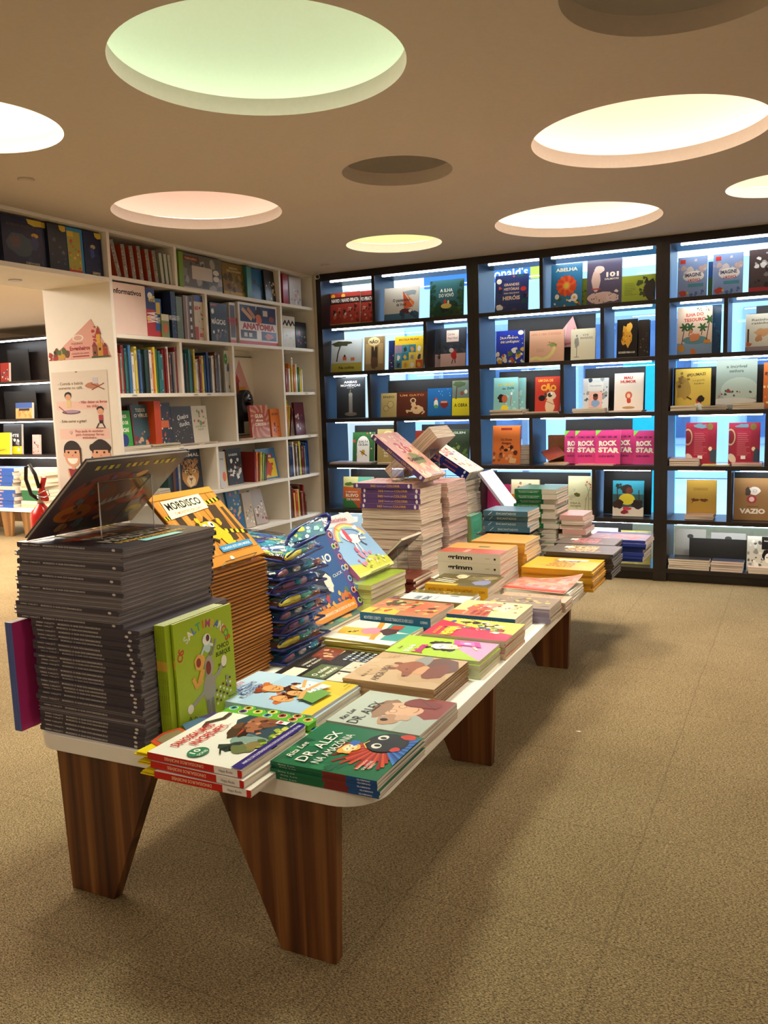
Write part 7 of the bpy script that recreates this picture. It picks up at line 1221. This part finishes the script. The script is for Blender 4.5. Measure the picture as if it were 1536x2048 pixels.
# shiny boxes on the shelf over the doorway
def hdr(p0, p1, yt, label, front, cover, dx=0.03, t=0.06):
    return wface(p0, p1, yt, 0, label, front, cover, dx=dx, t=t, lean=1, kind='box', cat='box set', name='boxed_book', zb=-0.0135, group='shiny boxed books over the doorway')
ylw = lambda P: P.poly([(62, 100), (66, 90), (80, 86), (100, 88), (100, 100)], '#d0b43c')
dk1 = lambda P: (ylw(P), P.blob(44, 44, 30, 24, '#3a4c54', 0.3), P.blob(30, 48, 12, 14, '#5a4a4a', 0.3), P.e(80, 66, 9, 5, '#c89a3c'), P.blob(78, 50, 10, 14, '#2c3a6a'), P.t(46, 82, 6, 70, 'AVENTUREIROS', '#4a4238', 0, 4), P.t(70, 5, 5, 34, 'DEVORE', '#a8a88a', 0, 3))
hdr(4, 85, 436, 'large navy boxed book with yellow corner, leftmost over the doorway', gen('#1c2440', '', '', ('#24304c', '#1a2038'), 3, n=10, reg=(0, 0, 100, 80), fig=dk1), '#1c2440')
hdr(86, 96, 443, 'navy box side with yellow corner between two boxes', gen('#1a2240', '', '', (), fig=lambda P: P.r(0, 88, 100, 12, '#d0b43c')), '#1a2240', dx=0.045, t=0.03)
hdr(97, 133, 449, 'grey-black shiny box with yellow corner over the doorway', gen('#2a3038', '', '', ('#4a5258', '#5a6264'), 4, n=8, reg=(10, 10, 80, 60), fig=ylw), '#2a3038')
hdr(135, 166, 455, 'sky blue and yellow boxed book over the doorway', gen('#2c84b8', '', '', (), fig=lambda P: (P.r(0, 0, 84, 92, '#a8a040'), P.sc(20, 4, 4, 72, 70, 3, 9, ['#c84a34', '#7a9a4a', '#e0c85a', '#b0743a'], 4), P.r(0, 80, 40, 12, '#d8b83a'), P.r(0, 0, 84, 6, '#b83a2c'))), '#2c84b8')
hdr(168, 203, 461, 'navy boxed book with yellow corner, rightmost over the doorway', gen('#1a2244', '', '', ('#24304c',), 4, fig=lambda P: (ylw(P), P.e(50, 66, 14, 5, '#a8a070'), P.blob(46, 52, 12, 12, '#3a4a8a'), P.t(60, 6, 6, 44, 'SEMPRE', '#c8c0a0', 0, 3))), '#1a2244')

# ---------------------------------------------------------------- doorway side: posters and signs
JY = 3.607
def wallart(name, x0, x1, z0, z1, y, label, fn, cat='poster', tri=False, cover='#e0d8cc'):
    o = empty(name, ((x0+x1)/2, y, z0)); w = x1-x0; h = z1-z0; mb = MB()
    if tri: mb.extr([(-w/2, 0), (w/2, 0), (w*0.22, h)], 'y', -0.0015, 0, cover)
    else: mb.box(-w/2, w/2, -0.0015, 0, 0, h, cover)
    P = Paint(mb, (-w/2, -0.0016, 0), (1, 0, 0), (0, 0, 1), (0, -1, 0), w, h)
    if tri: P.clip = [(0, 0), (100, 0), (72, 100)]
    fn(P); bpy.data.objects.remove(o); o = mb.build(name, M['matte']); o.location = ((x0+x1)/2, y, z0); tag(o, label, cat); return o
def a_tripost(P):
    P.poly([(0, 0), (72, 100), (48, 66), (36, 0)], '#e6b0a4'); P.e(50, 54, 9, 9, '#f0e6da'); P.e(50, 54, 6.5, 6.5, '#d8aca0'); P.t(48, 40, 4.5, 18, 'PEQUENOS', '#8a3a40', 0, 2); P.t(52, 28, 11, 32, 'Engenheiros', '#9a2430', 0, 4); P.t(52, 14, 4, 28, 'COLEÇÃO DE LIVROS', '#8a3a40', 0, 2); P.r(40, 5, 26, 3, '#9a3a40')
    P.sc(26, 3, 2, 32, 24, 2, 4, ['#6a4a2c', '#a8342c', '#c89a3c', '#4a6a3c', '#3a2c24'], 5)
    P.r(72, 3, 7, 26, '#8a4a34'); P.r(80, 3, 8, 34, '#c8902c'); P.r(88, 3, 7, 22, '#a83c30'); P.r(79, 36, 6, 24, '#d8a83c'); P.poly([(78, 60), (82, 82), (86, 60)], '#a8302c'); P.poly([(71, 29), (75, 42), (79, 29)], '#8a2c2c'); P.poly([(88, 26), (91, 38), (95, 26)], '#8a2c2c'); P.r(74, 10, 3, 6, INK); P.r(82, 18, 3, 7, INK); P.sc(8, 70, 40, 8, 40, 1, 1.8, ['#b8302c'], 3); P.r(70, 0, 28, 4, '#3a5a34')
wallart('triangular_poster', -3.975, -3.485, 1.556, 1.772, JY-0.0005, 'pink triangular poster with toy-block castle on the doorway side', a_tripost, tri=True, cover='#e0a89c')
def a_rules(P):
    P.bg('#dcd2c6'); P.r(6, 68, 90, 7, '#e4c0b4'); P.r(8, 43, 90, 9, '#e4c0b4'); P.r(44, 99, 4, 1.6, '#6a4a24')
    P.t(34, 90, 2.4, 46, '- Comida e bebida', '#6a5a30', 0, 2); P.t(34, 86.4, 2.4, 44, 'somente no café.', '#6a5a30', 0, 2); P.blob(74, 87.5, 13, 2.6, '#b87a5c', 0.1); P.r(74, 89, 10, 5, '#c8c4cc'); P.l([(72, 89), (94, 84)], 1.4, '#8a4a34'); P.l([(72, 84), (94, 89)], 1.4, '#8a4a34')
    P.blob(28, 80, 6.5, 3.2, '#241c1a', 0.1); P.e(28, 78.6, 5, 2.6, '#d8a080'); P.r(24.5, 70, 8, 6, '#dcc488'); P.e(32, 66, 17, 1.8, '#6a4a6a'); P.e(32, 66.4, 14, 1.2, '#a890a0'); P.l([(10, 71), (24, 65)], 1.2, '#8a3434'); P.t(72, 74.2, 2.4, 50, '- Não deixe os livros', '#a8404c', 0, 2); P.t(72, 70.8, 2.4, 22, 'no chão.', '#a8404c', 0, 2)
    P.t(34, 58.5, 2.4, 48, '- Evite correr e gritar!', '#6a5a30', 0, 2); P.blob(84, 68, 6, 2.4, '#241c1a', 0.1); P.e(84, 66, 5.4, 2.6, '#d8a080'); P.r(80.5, 58.5, 8, 4.6, '#a8343c'); P.r(81, 56, 7, 2.6, '#241c24'); P.l([(80, 56), (76, 52.6)], 2, '#4a2c28'); P.l([(87, 56), (90, 53)], 2, '#4a2c28'); P.r(74, 52, 18, 0.6, '#6a3438')
    P.t(62, 50, 2.2, 50, 'Peça ajuda do vendedor', '#a85a58', 0, 1); P.t(62, 47.2, 2.2, 50, 'para manusear livros', '#a85a58', 0, 1); P.t(62, 44.6, 2.2, 26, 'embalados.', '#a85a58', 0, 1); P.e(28, 49, 2.6, 1.6, '#c8b0a4')
    for x, girl in ((28, 0), (80, 1)):
        if girl: P.blob(x, 36, 17, 7, '#2a211d', 0.12, 18); P.e(x-14, 26, 4.4, 3.4, '#2a211d'); P.e(x-16, 36, 4, 3, '#2a211d')
        P.e(x, 29, 14.5, 9.5, '#d9a283'); P.e(x-14.5, 30, 2.4, 2, '#d9a283'); P.e(x+14.5, 30, 2.4, 2, '#d9a283')
        P.e(x, 34, 15.5, 8, '#2a211d', 0, 16, 0, 180); P.r(x-15.5, 31.5, 2.6, 3, '#2a211d'); P.r(x+13, 31.5, 2.6, 3, '#2a211d')
        P.e(x, 27, 9.5, 5, '#f4efe4', 0, 16, 180, 360); P.e(x-7, 32, 2, 0.9, '#2a211d'); P.e(x+6, 32, 2, 0.9, '#2a211d'); P.e(x, 29.4, 1.4, 0.8, '#c07c5c')
        P.poly([(x-10, 18), (x+10, 18), (x+7, 9), (x-7, 9)], '#8f2f3c'); P.r(x-3, 17.5, 6, 3, '#d9a283'); P.l([(x-10, 17), (x-7, 10), (x+4, 9)], 2.6, '#d9a283'); P.l([(x+10, 17), (x+8, 10)], 2.6, '#d9a283'); P.r(x-7, 4.5, 14, 4.8, '#221c20'); P.l([(x-4, 4.5), (x-3, 1)], 3, '#d9a283'); P.l([(x+4, 4.5), (x+3, 1)], 3, '#d9a283'); P.r(x-10, 0.2, 9, 1.2, '#221c20'); P.r(x+1, 0.2, 9, 1.2, '#221c20')
    P.l([(43, 36), (43, 12)], 2.4, '#3a2420')
wallart('rules_poster', -3.965, -3.530, 0.80, 1.488, JY-0.0005, 'tall cream poster of shop rules with two cartoon faces', a_rules)
wallart('red_sign', -4.105, -3.997, 1.79, 1.92, 3.739, 'red square sign with a white hose symbol, cut by the doorway side', lambda P: (P.bg('#a82420'), P.arc(60, 74, 26, 14, 20, 180, 12, '#ece4d8'), P.r(50, 14, 50, 62, '#ece4d8'), P.r(34, 62, 16, 12, '#ece4d8')), 'sign')
wallart('grey_notice', -4.112, -3.995, 1.49, 1.625, 3.739, 'small grey notice sheet with a brown motif beside the tall poster', lambda P: (P.bg('#a8a098'), P.lines(12, 86, 76, 4, 7, '#5a544e', 2), P.r(56, 26, 44, 34, '#8a3c34'), P.r(48, 20, 52, 8, '#c89a90')), 'notice')

# ---------------------------------------------------------------- fire extinguisher on the hall side
fx = empty('fire_extinguisher', (-4.02, 3.50, 0.0)); tag(fx, 'red fire extinguisher on its stand beside the doorway side', 'fire extinguisher')
B0 = 0.38
MB().lathe([(0.001, B0), (0.058, B0), (0.065, B0+0.015), (0.065, B0+0.26), (0.058, B0+0.30), (0.03, B0+0.33), (0.02, B0+0.345)], 0, 0, 28).build('cylinder', M['red'], fx, True)
MB().tube([(0, 0, B0+0.34), (0, 0, B0+0.40)], 0.02, 12).build('valve', M['metal'], fx, True)
MB().extr([(-0.02, B0+0.37), (0.055, B0+0.36), (0.06, B0+0.375), (0.03, B0+0.44), (0.055, B0+0.50), (0.035, B0+0.505), (0.0, B0+0.42)], 'y', -0.012, 0.012).build('lever', M['red'], fx, False, 0.003)
MB().tube([(0, -0.01, B0+0.37), (-0.05, -0.02, B0+0.40), (-0.085, -0.02, B0+0.49), (-0.075, -0.02, B0+0.56), (-0.045, -0.02, B0+0.575), (-0.005, -0.02, B0+0.52), (0.02, -0.02, B0+0.44)], 0.011, 10).build('hose', M['rubber'], fx, True)
MB().tube([(0.0, -0.02, B0+0.40), (0.05, -0.02, B0+0.42), (0.09, -0.02, B0+0.43), (0.10, -0.02, B0+0.40), (0.06, -0.02, B0+0.385), (0.0, -0.02, B0+0.39)], 0.0035, 8).build('safety_ring', M['metal'], fx, True)
st_ = MB(); st_.lathe([(0.001, 0), (0.08, 0), (0.08, 0.01), (0.012, 0.02), (0.012, B0-0.02), (0.07, B0-0.01), (0.07, B0-0.001), (0.001, B0-0.001)], 0, 0, 20); st_.build('floor_stand', M['red'], fx, True)

# ---------------------------------------------------------------- neighbouring hall
HYP = 6.95
hs = empty('dark_bookcase', (-7.6, HYP, 0)); tag(hs, 'far dark bookcase in the bright hall beyond the doorway', 'bookcase')
def hb(nm, a0, a1, z0, z1, y0=0.0, y1=0.34, m='black'): wbox(nm, M[m], a0+7.6, a1+7.6, y0, y1, z0, z1, hs)
hz = [0.10, 0.42, 0.77, 1.19, 1.63]
hb('back_panel', -8.9, -6.2, 0, 2.13, 0.34, 0.36)
for z in hz+[2.13]: hb('shelf', -8.9, -6.2, z-0.03, z)
for x in (-8.88, -7.35, -6.22): hb('upright', x-0.02, x+0.02, 0, 2.13)
for z in hz[1:]+[2.13]: hb('light_strip', -8.85, -6.3, z-0.042, z-0.031, 0.05, 0.065, 'strip')
def hbk(p0, p1, yt, tier, label, front, cover, dy=0.10):
    zs = hz[tier]; a = onY(p0, yt+25, HYP+dy); b = onY(p1, yt+25, HYP+dy); tp = onY((p0+p1)/2, yt, HYP+dy); h = max(0.12, min(0.36, tp.z-zs, (hz+[2.13])[tier+1]-0.05-zs)); _bk[0] += 1
    upright('picture_book', 'h%d' % _bk[0], b.x-a.x, h, 0.03, ((a.x+b.x)/2, HYP+dy+0.03, zs+0.001), '-y', 5, label, None, cover=cover, front=front)
hbk(0, 17, 726, 4, 'red and white book on the far hall bookcase', gen('#a8342c', '', '', ('#d8d0c8', '#3a4a5c'), 3), '#a8342c')
hbk(31, 64, 806, 3, 'sandy desert-like book on the far hall bookcase', gen('#d8a868', '', '', ('#c88a4c',), 3, fig=lambda P: (P.r(0, 66, 100, 34, '#3a5a9a'), P.r(20, 50, 64, 14, '#2a2a34'))), '#d8a868')
hbk(4, 40, 842, 2, 'black, white and yellow book on the far hall bookcase', gen('#2a2a2c', 'NOITE', '#f0ece4', ('#d8d8d4', '#8a8a88'), 4, ty=62, ts=10, band=(26, '#e0d01c')), '#2a2a2c')
hbk(-14, 19, 866, 2, 'yellow triangular-cover book at the left picture edge', gen('#e0d01c', 'Z', '#8a7a1c', (), ty=20), '#e0d01c', dy=0.05)
hbk(64, 78, 870, 2, 'pink book with small figures on the far hall bookcase', gen('#d8a49c', '', '', ('#3a2a2c', '#b83a34'), 4), '#d8a49c')
for (a0, a1, z0, z1, lb) in ((16, 58, 4, 0, 'upper'), (2, 66, 3, 0, 'middle')):
    zs = hz[z0]; A = onY(a0, 740, HYP+0.25); B = onY(a1, 740, HYP+0.25)
    o = MB().box(0, B.x-A.x, 0, 0.006, 0, 0.38 if z0 == 4 else 0.33).build('display_board', M['board']); o.location = (A.x, HYP+0.26, zs+0.001); tag(o, 'plain black board on the far hall bookcase, %s one' % lb, 'display board')
ht = empty('display_table', (-7.5, 6.2, 0)); tag(ht, 'low wooden book table in the hall beyond the doorway', 'table')
wbox('tabletop', M['table'], -0.75, 0.70, -0.27, 0.30, 0.26, 0.295, ht, 0.003)
for x0 in (0.42, 0.12, -0.62):
    for yy in (-0.26, 0.22): MB().extr([(x0, 0), (x0+0.10, 0), (x0+0.14, 0.258), (x0-0.04, 0.258)], 'y', yy, yy+0.03).build('leg', M['wood2'], ht)
wbox('apron', M['wood2'], -0.6, 0.6, -0.02, 0.01, 0.12, 0.258, ht)
def hstack(x0, x1, y0, y1, n, t, cols, nm, spf=None):
    g = random.Random(int(x0*100)); 
    for i in range(n):
        c = cols[i] if i < len(cols) else cols[-1]; m_ = book_mesh('hs%s%s%.3f' % (nm[:9], c, t), y1-y0, x1-x0, t, kind='soft', cover=c, spine=c, sart=spf if c not in ('#d8ccb4', '#c8b48a') else None)
        place_book('novel', m_, ((x0+x1)/2+g.uniform(-.02, .02), (y0+y1)/2, 0.296+i*t*1.002), (0, 0, R(90+g.uniform(-3, 3))), '%s, %s' % (nm, 'lowest' if i == 0 else 'topmost' if i == n-1 else ordw(i+1)+' up'), 'book', nm+'s')
pinkt = lambda P: (P.r(18, 30, 50, 40, '#d88a84'), P.r(22, 42, 42, 14, '#f0c8c0'))
hstack(-7.75, -7.22, 5.96, 6.2, 11, 0.037, ['#2c5ab0', '#2c5ab0', '#2c5ab0', '#2c5ab0', '#2c5ab0', '#d8ccb4', '#2c5ab0', '#2c5ab0', '#2c5ab0', '#2c5ab0', '#2c5ab0'], 'blue novel in the stack on the hall table', pinkt)
hstack(-7.16, -6.86, 6.0, 6.24, 11, 0.036, ['#c8b48a', '#d8ccb4', '#2f6a44', '#2f6a44', '#2f6a44', '#d8ccb4', '#c8b48a', '#d8ccb4', '#c8b48a', '#d8ccb4', '#d8ccb4'], 'mixed novel in the right stack on the hall table')

q = onZ(1157, 1463, 0.0)
o = MB().prism([(-0.010, -0.002), (0.004, -0.006), (0.011, 0.0), (0.002, 0.005)], 0.0005, 0.0015).build('paper_scrap', bpy.data.materials['label_paper']); o.location = (q.x, q.y, 0); tag(o, 'tiny white scrap of paper on the carpet right of the table', 'scrap')
